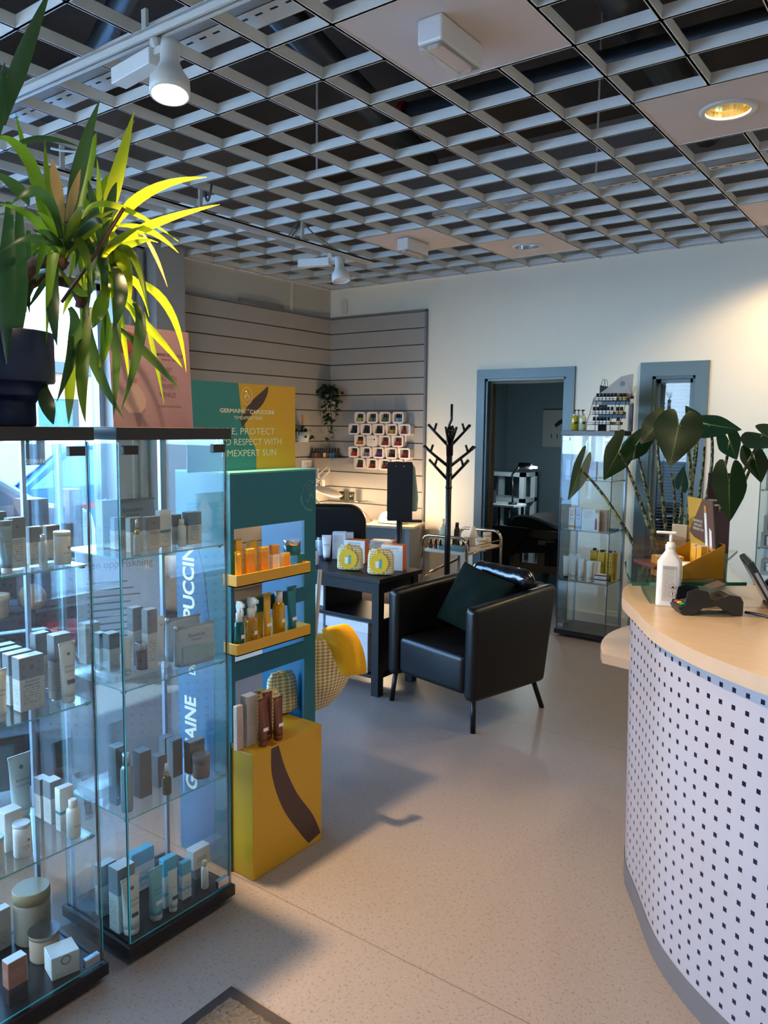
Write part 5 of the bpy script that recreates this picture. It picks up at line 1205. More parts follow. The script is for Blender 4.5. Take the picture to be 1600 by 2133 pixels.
# ------------------------------------------------------------------ chrome trolley
ch = P('polished_chrome', '#cdb59c', 0.12, 1.0)
tc = Vector((-3.24, 5.47, 0))
t = thing('trolley', 'chrome salon trolley with white shelf behind the coat rack', 'trolley', tc, 0.02)
TW, TD = 0.20, 0.29
for y in (-TD, TD):
    pts = [(-TW, y, 0.06), (-TW, y, 0.70)]+[(-TW+0.07-0.07*math.cos(a), y, 0.72+0.07*math.sin(a)) for a in [PI/2*k/6 for k in range(7)]]+[(TW-0.07+0.07*math.sin(a), y, 0.72+0.07*math.cos(a)) for a in [PI/2*k/6 for k in range(7)]]+[(TW, y, 0.70), (TW, y, 0.06)]
    MB().tube(pts, 0.0125, 10).build('frame_loop', ch, t)
shm = P('trolley_shelf', '#e9d9c3', 0.35)
for z in (0.655, 0.24): MB().box(-TW+0.012, TW-0.012, -TD, TD, z, z+0.022).build('shelf', shm, t, bevel=0.003)
for x in (-TW, TW): MB().tube([(x, -TD, 0.72), (x, TD, 0.72)], 0.004, 6).build('side_wire', ch, t); MB().tube([(x, -TD, 0.665), (x, TD, 0.665)], 0.009, 6).build('side_rail', ch, t); MB().tube([(x, -TD, 0.45), (x, TD, 0.52)], 0.011, 6).build('cross_bar', ch, t)
for x in (-TW, TW):
    for y in (-TD, TD): MB().lathe([(0.012, 0.0), (0.03, 0.01), (0.03, 0.05), (0.012, 0.06)], 12, cx=x, cy=y).build('castor', blackP, t)
def on_tr(x, y, z=0.678): return tc+Vector((x, y, z))
bottle(on_tr(-0.13, -0.09), 0.034, 0.225, 0.5, P('mint_bottle', '#c8cdb0', 0.3), P('mint_pump', '#e2dcc6', 0.3), 'pale mint pump bottle on the trolley', kind='pump')
bottle(on_tr(-0.07, 0.02), 0.024, 0.19, 0.4, P('brown_bottle', '#2a201c', 0.2), blackP, 'dark brown bottle beside the mint pump bottle on the trolley', kind='plain')
can(on_tr(0.13, 0.17), 0.034, 0.11, 0, P('cream_pot', '#e8d2b0', 0.4), P('cream_pot', '#e8d2b0', 0.4), 'cream stacked pot at the back right of the trolley')
can(on_tr(0.13, 0.07), 0.045, 0.07, 0, P('cream_pot', '#e8d2b0', 0.4), P('cream_pot', '#e8d2b0', 0.4), 'wide cream pot in front of the stacked pot on the trolley')
t = thing('tissue_box', 'tissues rising from a box in the middle of the trolley', 'tissues', on_tr(0.0, 0.16), 0)
MB().box(-0.06, 0.06, -0.05, 0.05, 0, 0.06).build('box', P('tissue_box_card', '#dcc8ac', 0.6), t)
mb = MB(); mb.loft([[(a*(1-0.7*s)+0.01*math.sin(5*q), b*(1-0.8*s), 0.06+0.09*s) for q, a, b in [(2*PI*i/12, 0.05*math.cos(2*PI*i/12), 0.03*math.sin(2*PI*i/12)) for i in range(12)]] for s in (0, 0.4, 0.8, 1)]); mb.build('tissue', P('tissue_paper', '#f0e2cc', 0.9), t)
tag(MB().box(-0.11, 0.11, -0.06, 0.06, 0, 0.03).build('teal_book', P('teal_cover', '#56828a', 0.5), None, on_tr(0.04, -0.2), 0), 'blue grey box lying at the front of the trolley', 'box')
mb = MB(); mb.loft([[((0.165-0.02*abs(s-0.5))*math.cos(q)*(0.85+0.15*math.sin(2*s*PI)), 0.15*math.sin(q), 0.276+0.11*s+0.012*math.sin(5*q+4*s)) for q in [2*PI*i/20 for i in range(20)]] for s in (0.0, 0.25, 0.6, 0.9, 1.0)])
tag(mb.build('dark_towels', P('dark_terry', '#17110f', 0.95, noise=0.2, nscale=60, bump=0.4), None, tc+Vector((0, 0, 0)), 0), 'dark bundle of towels on the lower trolley shelf', 'towels')
# little polish bottles: shared builder
def polish_mesh(): 
    b = MB().box(-0.0105, 0.0105, -0.0105, 0.0105, 0, 0.034); c = MB().lathe([(0.0085, 0.033), (0.0085, 0.055), (0.006, 0.072)], 10)
    return b, c
PB = {}
def polish(p, col, label, group, rz=0.0, s=1.0):
    key = col
    if key not in PB:
        m = P('polish_'+col.strip('#'), col, 0.12, spec=0.7); b, c = polish_mesh(); PB[key] = (b.mesh('bottle_glass', m), c.mesh('cap', P('polish_cap', '#141216', 0.3)))
    t = thing('nail_polish', label, 'nail polish', p, rz, group); t.scale = (s, s, s)
    for nm, me in zip(('bottle_glass', 'cap'), PB[key]):
        o = bpy.data.objects.new(nm, me); COL.objects.link(o); o.parent = t
    return t
od = ['first', 'second', 'third', 'fourth', 'fifth', 'sixth', 'seventh', 'eighth', 'ninth', 'tenth']
for k in range(7):
    polish(on_tr(-0.15+0.045*k, -0.245 if k < 3 else -0.12, 0.6785), '#4a2622' if k % 2 else '#3a1d1a', 'dark red nail polish on the trolley, %s from the left' % od[k], 'dark polishes on the trolley', 0, 1.1)
# ------------------------------------------------------------------ nail polish racks on the slat walls
rackM = P('rack_white', '#e3d6cf', 0.35)
def cell(mb, cx, cz, w, h, d, y1, solid=False):
    """one rounded frame; opens towards -y, sits against y1"""
    n = 6
    def rr(a, b, r):
        pts = []
        for sx, sz, a0 in ((1, 1, 0), (-1, 1, PI/2), (-1, -1, PI), (1, -1, 3*PI/2)):
            for k in range(n+1):
                q = a0+PI/2*k/n; pts.append((sx*(a-r)+r*math.cos(q), sz*(b-r)+r*math.sin(q)))
        return pts
    def bulge(p): return (p[0]*(1+0.05*(1-(p[1]/(h/2))**2)), p[1]*(1+0.05*(1-(p[0]/(w/2))**2)))
    O = [bulge(p) for p in rr(w/2, h/2, 0.02)]; I = rr(w/2-0.014, h/2-0.014, 0.006)
    y0 = y1-d; N = len(O)
    v = [(cx+p[0], y0, cz+p[1]) for p in O]+[(cx+p[0], y1, cz+p[1]) for p in O]
    f = [(k, N+k, N+(k+1) % N, (k+1) % N) for k in range(N)]
    if solid: mb.add(v, f+[tuple(range(N))]); return
    v += [(cx+p[0], y0, cz+p[1]) for p in I]+[(cx+p[0], y1-0.004, cz+p[1]) for p in I]
    f += [(k, (k+1) % N, 2*N+(k+1) % N, 2*N+k) for k in range(N)]+[(2*N+k, 2*N+(k+1) % N, 3*N+(k+1) % N, 3*N+k) for k in range(N)]+[tuple(3*N+k for k in range(N))]
    mb.add(v, f)
RY1 = YB-0.022; DP = 0.07
# cell columns/rows measured on the rack's front plane
a_ = ony(749, 871, RY1-DP); b_ = ony(829, 869, RY1-DP); c_ = ony(725+9, 950, RY1-DP)
px_ = (b_.x-a_.x)/3; 
def rowz(v, u=780): return ony(u, v, RY1-DP).z
RZs = [rowz(870), rowz(894.5), rowz(918.5), rowz(943), rowz(967)]
x_first = [ony(749, 871, RY1-DP).x, ony(736.5, 895, RY1-DP).x]
layout = [(0, 4, ['#a8bf4a', '#7f9a84', '#2e7a3a', '#6fa3c8']), (1, 5, ['#23324a', '#2c3a40', '#1c2428', '#e0bb2c', '#c32a2e']), (0, 4, ['#e07c28', None, '#a02a26', '#c03030']), (1, 5, ['#c42a22', '#8a7686', '#5b3a86', '#2e1a26', '#8a1f2c']), (0, 4, ['#43162a', '#7c1c1c', '#5a2030', '#4a2230'])]
t = thing('nail_polish_rack', 'white honeycomb wall rack of nail polishes on the back slat wall', 'wall rack', (0, 0, 0))
rowname = ['top', 'second', 'middle', 'fourth', 'bottom']; cname = ['first', 'second', 'third', 'fourth', 'fifth']
cw = px_*0.80; chh = (RZs[0]-RZs[4])/4*0.93
ranks = {}
for r_, (off, nn, cols) in enumerate(layout):
    for k, col in enumerate(cols):
        cx = x_first[off]+k*px_; cz = RZs[r_]
        mb = MB(); cell(mb, cx, cz, cw, chh, DP, RY1, col is None); mb.build('rack_cell', rackM, t)
        if col is None:
            text('CND', chh*0.22, P('rack_ink', '#8a7f7c', 0.5), t, (cx-0.012, RY1-DP-0.001, cz+0.012), (1, 0, 0), (0, 0, 1), xs=1.1); text('VINYLUX', chh*0.14, P('rack_ink', '#8a7f7c', 0.5), t, (cx, RY1-DP-0.001, cz-0.016), (1, 0, 0), (0, 0, 1))
            MB().box(cx+0.025, cx+0.04, RY1-DP-0.001, RY1-DP, cz+0.006, cz+0.022).build('emblem', blackP, t); continue
        nb = 3 if not (r_ == 1 and k == 4) else 1
        for j in range(nb):
            vary = {('#e0bb2c', 2): '#d9752a', ('#6fa3c8', 0): '#a9c3d6', ('#7f9a84', 1): '#56665e', ('#2e7a3a', 1): '#4a6a50', ('#a8bf4a', 2): '#8f9f62'}.get((col, j), col)
            polish(Vector((cx-cw/2+0.031+j*0.0245, RY1-0.032-0.004*(j % 2), cz-chh/2+0.0145)), vary, '%s nail polish in the %s cell of the rack\'s %s row' % (('left', 'middle', 'right')[j] if nb == 3 else 'lone red', cname[k], rowname[r_]), 'nail polishes in the wall rack', 0, 1.12)
    # webs joining rows
for r_ in range(4):
    off, nn, cols = layout[r_]
    for k in range(5 if off else 4):
        cx = x_first[off]+k*px_; MB().box(cx-0.007, cx+0.007, RY1-0.05, RY1, RZs[r_+1]-0.0, RZs[r_]-chh/2).build('connecting_web', rackM, t)
# side rack on the left slat wall, partly behind the stand
t = thing('nail_polish_rack', 'small white polish rack on the left slat wall above the desk lamp', 'wall rack', (0, 0, 0))
XL1 = XL+0.022
for u, v, cl in ((655, 987, '#2a2430'), (668, 1012, '#8a2a26')):
    c = onx(u, v, XL1+DP); mb = MB(); cell(mb, 0, 0, 0.13, 0.125, DP, 0)
    M = Matrix.Translation((XL1, c.y, c.z)) @ Matrix.Rotation(PI/2, 4, 'Z'); mb.v = [tuple(M @ Vector(p)) for p in mb.v]; mb.build('rack_cell', rackM, t)
    for j in range(3):
        p = M @ Vector((-0.03+j*0.028, -0.03, -0.0475)); polish(p, cl, '%s polish in the %s cell of the left wall rack' % (('left', 'middle', 'right')[j], 'upper' if v < 1000 else 'lower'), 'nail polishes on the left wall', PI/2)
c = onx(648, 966, XL1+DP); mb = MB(); mb.box(XL1, XL1+0.012, c.y-0.075, c.y+0.075, c.z-0.09, c.z+0.035); mb.build('logo_plate', rackM, t, bevel=0.004)
text('CND', 0.04, P('rack_ink', '#8a7f7c', 0.5), t, (XL1+0.0135, c.y+0.01, c.z), (0, 1, 0), (0, 0, 1), xs=1.1)
# corner glass shelf with polishes
c = ony(676, 952, 6.17)
t = tag(MB().prism([(0, 0), (0, -0.36), (0.05, -0.37), (0.23, -0.03), (0.23, 0)], -0.006, 0).build('corner_shelf', GLASS('shelf_glass2', '#b9bab2', 1.3), None, (-5.377, 6.306, c.z)), 'small glass shelf of nail polishes in the wall corner', 'shelf')
cols = ['#3a2a2a', '#8a4a22', '#5c2a1e', '#3a1c24', '#dcb878', '#7a3020', '#1f6aa0', '#2a5a8a', '#23242c', '#1c1c22']
for k, cl in enumerate(cols):
    polish(Vector((-5.352+0.0135*k, 6.0+0.0295*k, c.z+0.001)), cl, 'nail polish on the corner glass shelf, %s from the left' % od[k], 'polishes on the corner shelf', 1.1, 1.3)

# trailing plant in the corner and small pot plant on the left slat wall
leafD = LEAF('ivy_leaf', '#1d2f22', '#3f6a30', 0.25)
def trailing(name, label, pot, strands, nleaf, seed, lsz=0.03):
    rnd = random.Random(seed); t = thing(name, label, 'plant', pot)
    MB().lathe([(0.05, -0.1), (0.07, 0.0), (0.064, 0.0), (0.05, -0.06)], 18, cap1=False).build('pot', P('pot_white', '#bdb8ae', 0.5), t)
    st = MB(); lf = MB()
    for s in strands:
        pts = [Vector(p) for p in s]; st.tube(pts, 0.002, 4)
        for k in range(nleaf):
            f = rnd.random()*(len(pts)-1); i = min(int(f), len(pts)-2); p = pts[i].lerp(pts[i+1], f-i)
            a = rnd.uniform(0, 2*PI); d = Vector((math.cos(a), math.sin(a)*0.7-0.3, rnd.uniform(-1.1, 0.5))).normalized(); l = lsz*rnd.uniform(0.7, 1.4)
            sd = d.cross(Vector((rnd.uniform(-1, 1), 1, rnd.uniform(-1, 1)))).normalized()*l*0.3
            nz = d.cross(sd).normalized()*l*0.08
            lf.add([p, p+d*l*0.45+sd+nz, p+d*l, p+d*l*0.45-sd+nz, p+d*l*0.45], [(0, 4, 1), (1, 4, 2), (0, 3, 4), (4, 3, 2)], smooth=True)
    st.build('stems', P('ivy_stem', '#3a4428', 0.6), t); lf.build('leaves', leafD, t)
    return t
pc = ony(686, 822, 6.17); S = []
rnd = random.Random(3)
for k in range(26):
    a = rnd.uniform(0, 2*PI); r = rnd.uniform(0.05, 0.16); S.append([(0, 0, 0), (r*0.6*math.cos(a), r*0.5*math.sin(a)-0.02, rnd.uniform(0.03, 0.1)), (r*math.cos(a)*1.1, r*0.5*math.sin(a)-0.05, rnd.uniform(-0.12, 0.03))])
for k in range(5):
    dx = rnd.uniform(-0.03, 0.07); L_ = rnd.uniform(0.3, 0.56); S.append([(dx*0.5, -0.05, 0.0), (dx, -0.09, -0.12), (dx+0.02, -0.09, -0.3*L_/0.5), (dx+0.04, -0.08, -L_)])
for k in range(3):
    dx = rnd.uniform(-0.19, -0.12); S.append([(-0.05, -0.04, 0.02), (dx, -0.06, -0.05), (dx, -0.06, -rnd.uniform(0.15, 0.26))])
for k in range(3):
    dx = rnd.uniform(0.08, 0.13); S.append([(0.05, -0.04, 0.02), (dx, -0.06, -0.05), (dx, -0.06, -rnd.uniform(0.15, 0.3))])
trailing('trailing_plant', 'trailing green plant hanging in the slat wall corner', (pc.x, 6.2, pc.z), S, 11, 5, 0.05)
pc = onx(632, 900, XL+0.12); S = [[(0, 0, 0), (rnd.uniform(-.03, .05), rnd.uniform(-.08, .12), rnd.uniform(-.02, .06)), (rnd.uniform(-.03, .06), rnd.uniform(-.1, .2), rnd.uniform(-.14, .04))] for k in range(10)]
t = trailing('wall_hanging_plant', 'small leafy plant on the left slat wall beside the yellow header', (XL+0.12, pc.y, pc.z), S, 7, 9, 0.04)
MB().box(-0.012, 0.012, -0.012, 0.012, 0.0, 0.17).build('wooden_peg', P('peg_wood', '#b98a5a', 0.6), t)
# things by the glazing seen through the cabinets
t = thing('lounge_chair', 'black leather chair seen through the left cabinet', 'chair', (-3.25, 1.62, 0), 1.2)
rbox('armrest', -0.34, -0.25, -0.33, 0.33, 0.16, 0.62, leather, 0.035, None, 3, t); rbox('armrest', 0.25, 0.34, -0.33, 0.33, 0.16, 0.62, leather, 0.035, None, 3, t)
rbox('backrest', -0.28, 0.28, 0.22, 0.34, 0.16, 0.68, leather, 0.035, None, 3, t); rbox('seat', -0.26, 0.26, -0.33, 0.22, 0.18, 0.40, leather, 0.035, None, 3, t)
for sx in (-1, 1):
    for sy in (-1, 1): MB().tube([(sx*0.30, sy*0.27, 0.17), (sx*0.31, sy*0.29, 0.0)], 0.015, 10).build('leg', legm, t)
# ------------------------------------------------------------------ goods in the narrow cabinet by the doorway (front faces -Y)
CBY = 5.925
def bput(what, u0, u1, vt, vb, z, y, label, mat, cap=None, group=None, dr=0.6, rz=0.0, **kw):
    p = ony((u0+u1)/2, vb, y); q = Vector((p.x, y, z)); w = wid(u0, u1, q, 0.96); h = at((u0+u1)/2, vt, hd(q)).z-z
    if what == 'box':
        a = math.atan2(-q.x, -q.y)+PI; a = math.atan2(q.x, q.y); w = w/(abs(math.cos(a-rz*0))+dr*abs(math.sin(a)))*1.03; return carton(q, w, w*dr, h, rz, mat, label, group, **kw)
    if what == 'tube': return tubep(q, w, h, rz, mat, cap, label, group, **kw)
    if what == 'can': return can(q, w/2, h, rz, mat, cap, label, group, **kw)
    return bottle(q, w/2, h, rz, mat, cap, label, group, **kw)
footC = CARTON('carton_foot_white', '#e8e4e0', None, ink='#b03a3a', rows=(0.62, 0.9), nrow=8, strip=('#d9a23a', 0.08, 0.18)); footB = CARTON('carton_foot_lilac', '#dcdcec', None, ink='#5a5fae', rows=(0.55, 0.9), nrow=8, strip=('#8fb3d6', 0.06, 0.16))
redC = CARTON('carton_red_white', '#ece8e6', '#d8d4d0', 0.95, ink='#a83434', rows=(0.15, 0.5), nrow=8); brownC = CARTON('carton_brown', '#a08b76', None, ink='#5f4c3c')
g1 = 'foot care boxes'
ty = CBY-0.095
for (u0, u1, vt, vb, y, m, lb) in ((1184, 1199, 1057, 1104, ty, footC, 'slim white foot care box with orange bottle, middle shelf by the doorway'), (1198, 1213, 1057, 1103, ty+0.01, footB, 'slim lilac foot care box second on the middle shelf by the doorway'), (1211, 1245, 1060, 1107, ty-0.005, CARTON('carton_wide_white', '#eceae8', None, ink='#8a4a7a', rows=(0.62, 0.9), nrow=8), 'widest white foot care box on the middle shelf by the doorway'), (1236, 1248, 1068, 1107, ty-0.03, redC, 'narrow box with red bottle on the middle shelf by the doorway'), (1247, 1268, 1062, 1104, ty+0.03, brownC, 'brown sided box at the right end of the middle shelf by the doorway')):
    b = bput('box', u0, u1, vt, vb, 0.8552, y, lb, m, group=g1)
    if 'orange bottle' in lb or 'lilac' in lb:
        w, d, h = b.children[0].dimensions; text('Soft', w*0.38, P('red_ink', '#a84a4a', 0.5) if 'orange' in lb else P('blue_ink', '#4a54a8', 0.5), b, (0, -d/2-0.0007, h*0.66), (1, 0, 0), (0, 0, 1), xs=0.9); text('Feet', w*0.38, P('red_ink', '#a84a4a', 0.5) if 'orange' in lb else P('blue_ink', '#4a54a8', 0.5), b, (0, -d/2-0.0007, h*0.50), (1, 0, 0), (0, 0, 1), xs=0.9)
    if 'red bottle' in lb:
        w, d, h = b.children[0].dimensions; MB().prism([(-w*0.2, h*0.1), (w*0.2, h*0.1), (w*0.2, h*0.62), (0, h*0.75), (-w*0.2, h*0.62)], -d/2-0.0008, -d/2, axis='y').build('printed_bottle', P('red_ink2', '#b02a38', 0.4), b)
tag(MB().box(-0.05, 0.05, -0.05, 0.05, 0, 0.012).build('blue_box', P('blue_card', '#2b5f86', 0.4), None, (-2.19, CBY+0.03, 0.8552)), 'flat blue box at the right rear of the middle shelf by the doorway', 'box')
for k, (u0, u1, vt, vb) in enumerate(((1178, 1190, 959, 998), (1190, 1204, 959, 999), (1206, 1224, 961, 1000), (1226, 1244, 961, 1001), (1246, 1262, 962, 1002))):
    bput('box', u0, u1, vt, vb, 1.2502, CBY-0.06, 'small white foot care box on the top shelf by the doorway, %s from the left' % od[k], (footB, footC, redC, footB, footC)[k], group='foot care boxes')
tb = 'hand cream tubes'
wt = P('tube_warm_white', '#e6e4de', 0.35)
for u0, u1, vt, vb, y, lb, cm, band in ((1171, 1186, 1158, 1205, ty, 'white cream tube at the left end of the lower shelf', blackP, None), (1186, 1201, 1158, 1207, ty, 'white cream tube with teal leaves on the lower shelf', whiteP, '#6fb3b0'), (1183, 1196, 1155, 1198, ty+0.07, 'white cream tube in the back row, left one', whiteP, None), (1197, 1211, 1155, 1198, ty+0.08, 'white cream tube in the back row, right one', whiteP, None), (1201, 1217, 1163, 1208, ty, 'white cream tube with orange fruit print on the lower shelf', whiteP, '#d98a3c'), (1211, 1223, 1162, 1203, ty+0.05, 'white tube with orange print behind its twin on the lower shelf', whiteP, '#d98a3c')):
    x = bput('tube', u0, u1, vt, vb, 0.4552, y, lb+' by the doorway', wt, cm, group=tb)
    if band:
        w, d, h = x.children[0].dimensions; n = 14; r = w*0.5*0.8
        for zz in ((0.2, 0.3), (0.48, 0.58)): MB().loft([[(r*1.02*math.cos(q), r*0.86*math.sin(q), h*z_) for q in [PI+PI*i/n for i in range(n+1)]] for z_ in zz], closed=False).build('printed_band', P('band_'+band.strip('#'), band, 0.4), x)
leafg = P('aloe_print', '#3f8a4a', 0.45)
for k, (u0, u1, vt, vb, y) in enumerate(((1219, 1234, 1168, 1213, ty-0.02), (1231, 1242, 1169, 1209, ty+0.01), (1240, 1251, 1170, 1208, ty+0.03))):
    x = bput('tube', u0, u1, vt, vb, 0.4552, y, 'pale tube with green aloe print, %s of three on the lower shelf by the doorway' % ('left', 'middle', 'right')[k], wt, whiteP, group=tb)
    w, d, h = x.children[0].dimensions; mb = MB()
    for a in (-0.5, -0.2, 0.15, 0.45): mb.add([(-0.003, -w*0.44, h*0.16), (0.003, -w*0.44, h*0.16), (a*w*0.75, -w*0.36, h*0.48)], [(0, 1, 2)])
    mb.build('printed_leaves', leafg, x)
aloeC = CARTON('carton_aloe', '#d6a81e', None, ink='#5a4a14', rows=(0.5, 0.72), nrow=4)
for u0, u1, vt, vb, y, lb in ((1228, 1246, 1146, 1195, CBY+0.09, 'yellow aloe carton with black cap at the back left'), (1243, 1262, 1150, 1200, CBY+0.0, 'yellow aloe carton with black cap in the middle'), (1266, 1284, 1152, 1204, CBY-0.02, 'yellow aloe carton with black cap at the front right'), (1253, 1263, 1148, 1195, CBY+0.11, 'yellow aloe carton mostly hidden at the back'), (1279, 1290, 1151, 1199, CBY+0.08, 'yellow aloe carton at the far right behind another')):
    q0 = ony((u0+u1)/2, vb, y); q0.x = min(q0.x, -2.175)
    b = bput('box', u0, u1, vt, vb, 0.4552, y, lb+', lower shelf by the doorway', aloeC, group='aloe cartons', name='drink_carton', dr=0.8)
    b.location.x = min(b.location.x, -2.165)
    w, d, h = b.children[0].dimensions
    b.children[1].scale.z = 1
    MB().lathe([(w*0.28, h+0.001), (w*0.28, h+w*0.3), (w*0.22, h+w*0.33)], 14).build('cap', blackP, b)
    text('ALOE', w*0.27, P('aloe_ink', '#5a4614', 0.5), b, (0, -d/2-0.0007, h*0.66), (1, 0, 0), (0, 0, 1), xs=0.85, bold=0.02); text('VERA GEL', w*0.2, P('aloe_ink', '#5a4614', 0.5), b, (0, -d/2-0.0007, h*0.55), (1, 0, 0), (0, 0, 1), xs=0.8, bold=0.02)
    mb = MB()
    for a in (-0.45, -0.15, 0.2, 0.45): mb.add([(a*w*0.5-0.006, -d/2-0.0006, 0.004), (a*w*0.5+0.006, -d/2-0.0006, 0.004), (a*w*0.9, -d/2-0.0006, h*0.32)], [(0, 1, 2)])
    mb.build('printed_leaves', leafg, b)
rw = CARTON('carton_maroon', '#e6e0de', '#7d2233', 0.7, ink='#7d2233', rows=(0.2, 0.4), nrow=4)
for k in range(2):
    p = ony(1264, 1216, CBY-0.135); carton(Vector((min(p.x, -2.20), CBY-0.10, 0.4553+k*0.0345)), 0.09, 0.06, 0.033, 0.1, rw, '%s of two stacked maroon and white boxes on the lower shelf by the doorway' % ('lower', 'upper')[k], 'stacked maroon boxes')
# on top of the cabinet: pump bottles, oil rack, reed diffuser
zt = 1.6302
oil = P('oil_gold', '#b8a21e', 0.1, spec=0.8, **{'Alpha': 0.92}); oilc = P('oil_clear', '#c3c7a0', 0.1, spec=0.8, **{'Alpha': 0.85})
for u0, u1, vt, vb, y, m, lb in ((1189, 1204, 853, 891, CBY-0.09, oil, 'golden oil pump bottle, left one on the cabinet top'), (1198, 1210, 853, 890, CBY-0.03, P('oil_pale', '#a9a25a', 0.1, **{'Alpha': 0.9}), 'pale oil pump bottle half hidden behind the golden one on the cabinet top'), (1205, 1221, 853, 891, CBY-0.09, oilc, 'clear pump bottle right of the golden one on the cabinet top')):
    x = bput('bottle', u0, u1, vt, vb, zt, y, lb, m, blackP, kind='pump', group='oil pump bottles', rz=0.8)
    MB().box(-0.012, 0.012, -0.029, -0.027, 0.05, 0.07).build('printed_label', P('dark_label', '#3a3a22', 0.5), x)
RY = CBY-0.03
rl, rr_ = ony(1232, 890, RY).x, ony(1301, 890, RY).x
t = thing('oil_rack', 'three tier black wire rack of essential oils on the cabinet top', 'rack', ((rl+rr_)/2, RY, zt)); W = (rr_-rl)/2
wire = P('black_wire', '#16161a', 0.4, 0.3)
hs = [ony(1232, 884, RY-0.05).z-zt, ony(1240, 863, RY).z-zt, ony(1240, 835, RY+0.05).z-zt]
ys = [-0.07, -0.01, 0.05]
for k in range(3):
    mb = MB()
    for y in (ys[k]-0.025, ys[k]+0.025): mb.tube([(-W, y, hs[k]-0.001), (W, y, hs[k]-0.001)], 0.002, 5)
    mb.tube([(-W, ys[k]-0.027, hs[k]+0.014), (W, ys[k]-0.027, hs[k]+0.014)], 0.0016, 5); mb.box(-W, W, ys[k]-0.025, ys[k]+0.025, hs[k]-0.0025, hs[k]-0.001); mb.build('tier', wire, t)
    MB().box(-W+0.045, W, ys[k]+0.026, ys[k]+0.029, hs[k]-0.032 if k else hs[k], hs[k]+0.02).build('price_strip', P('strip_blue_grey', '#4a5c6a', 0.5), t)
mb = MB()
for x in (-W, W*0.42, W):
    mb.tube([(x, ys[0]-0.027, 0), (x, ys[0]-0.027, hs[0]+0.014), (x, ys[1]-0.027, hs[1]+0.014), (x, ys[2]-0.027, hs[2]+0.014)], 0.0022, 5); mb.tube([(x, ys[2]+0.027, 0), (x, ys[2]+0.027, hs[2]+0.02)], 0.0022, 5); mb.tube([(x, ys[0]-0.027, 0.002), (x, ys[2]+0.027, 0.002)], 0.0022, 5)
mb.build('side_frame', wire, t)
woodB = P('grey_wood_board', '#a39a90', 0.6, noise=0.12, nscale=30)
pts = [(-W-0.035, hs[2]-0.03), (-W-0.02, hs[2]+0.03), (-W*0.5, hs[2]+0.085), (0.0, hs[2]+0.14), (W*0.45, hs[2]+0.185), (W, hs[2]+0.2), (W+0.02, hs[2]+0.2), (W+0.015, hs[2]-0.03)]
MB().prism(pts, ys[2]+0.03, ys[2]+0.038, axis='y').build('header_board', woodB, t)
MB().lathe([(0.019, 0), (0.019, 0.002)], 26, M=Matrix.Translation((W*0.55, ys[2]+0.03, hs[2]+0.13)) @ Matrix.Rotation(PI/2, 4, 'X')).build('logo_disc', blackP, t)
oilB = {}
def oilb(p, label, wide=False):
    if wide not in oilB:
        r, h = (0.0155, 0.056) if wide else (0.0125, 0.058)
        n = 14
        oilB[wide] = [('bottle_glass', MB().lathe([(r, 0), (r, h*0.55), (r*0.7, h*0.62)], n).mesh('bottle_glass', P('amber_dark', '#20242c', 0.15))), ('printed_label', MB().lathe([(r*1.03, h*0.04), (r*1.03, h*0.5)], n, cap0=False, cap1=False).mesh('printed_label', P('oil_label_w', '#d9d7d2', 0.5) if not wide else P('oil_label_k', '#b79d68', 0.5))), ('cap', MB().lathe([(r*0.85, h*0.6), (r*0.85, h*0.97), (r*0.75, h)], n).mesh('cap', P('oil_cap', '#101014', 0.35)))]
    o = thing('oil_bottle', label, 'bottle', p, 0, 'essential oil bottles')
    for nm, me in oilB[wide]:
        c = bpy.data.objects.new(nm, me); COL.objects.link(c); c.parent = o
for k, (n_, x0) in enumerate(((5, 0.35), (6, 0.0), (6, 0.0))):
    step = W*2*0.125
    for j in range(n_):
        oilb(Vector(t.location)+Vector((-W+0.02+(0.028 if k == 0 else 0)+j*0.0285, ys[k], hs[k]+0.0002)), 'small dark oil bottle with white label, %s from the left on the rack\'s %s tier' % (od[j], ('lowest', 'middle', 'top')[k]))
    oilb(Vector(t.location)+Vector((W-0.026, ys[k]-0.0, hs[k]+0.0002)), 'tan labelled oil bottle at the right end of the rack\'s %s tier' % ('lowest', 'middle', 'top')[k], True)
    if k: oilb(Vector(t.location)+Vector((W-0.058, ys[k]+0.004, hs[k]+0.0002)), 'tan labelled oil bottle second from the right end of the rack\'s %s tier' % ('lowest', 'middle', 'top')[k], True)
c = ony(1256, 805, RY+0.12)
t2 = thing('paper_bag', 'small black paper bag standing behind the grey wood header of the oil rack', 'bag', (c.x, RY+0.128, zt))
MB().prism([(-0.03, 0), (0.03, 0), (0.028, c.z-zt-0.0), (-0.028, c.z-zt+0.01)], 0.0, 0.028, axis='y').build('bag_body', P('black_paper', '#1a1c20', 0.7), t2)
MB().tube(bez((-0.018, 0.0, c.z-zt+0.005), (0.0, 0.0, c.z-zt+0.06), (0.018, 0.0, c.z-zt)), 0.002, 5).build('handle', blackP, t2); MB().tube(bez((-0.008, 0.026, c.z-zt+0.005), (0.012, 0.026, c.z-zt+0.055), (0.026, 0.026, c.z-zt)), 0.002, 5).build('handle', blackP, t2)
c = ony(1306, 845, RY-0.01)
t3 = thing('reed_diffuser', 'reed diffuser with black cap at the right end of the oil rack', 'diffuser', (c.x-0.004, RY+0.05, c.z))
zz = hs[2]+zt; t3.location = (rr_+0.037, RY+0.03, zt)
MB().box(-0.012, 0.012, -0.012, 0.012, 0, hs[2]-0.025).build('plinth', wire, t3)
MB().lathe([(0.014, hs[2]-0.025), (0.014, hs[2]+0.012)], 16).build('bottle_glass', P('diffuser_glass', '#c9c2b0', 0.1, **{'Alpha': 0.7}), t3); MB().lathe([(0.015, hs[2]+0.012), (0.015, hs[2]+0.035)], 16).build('cap', blackP, t3)
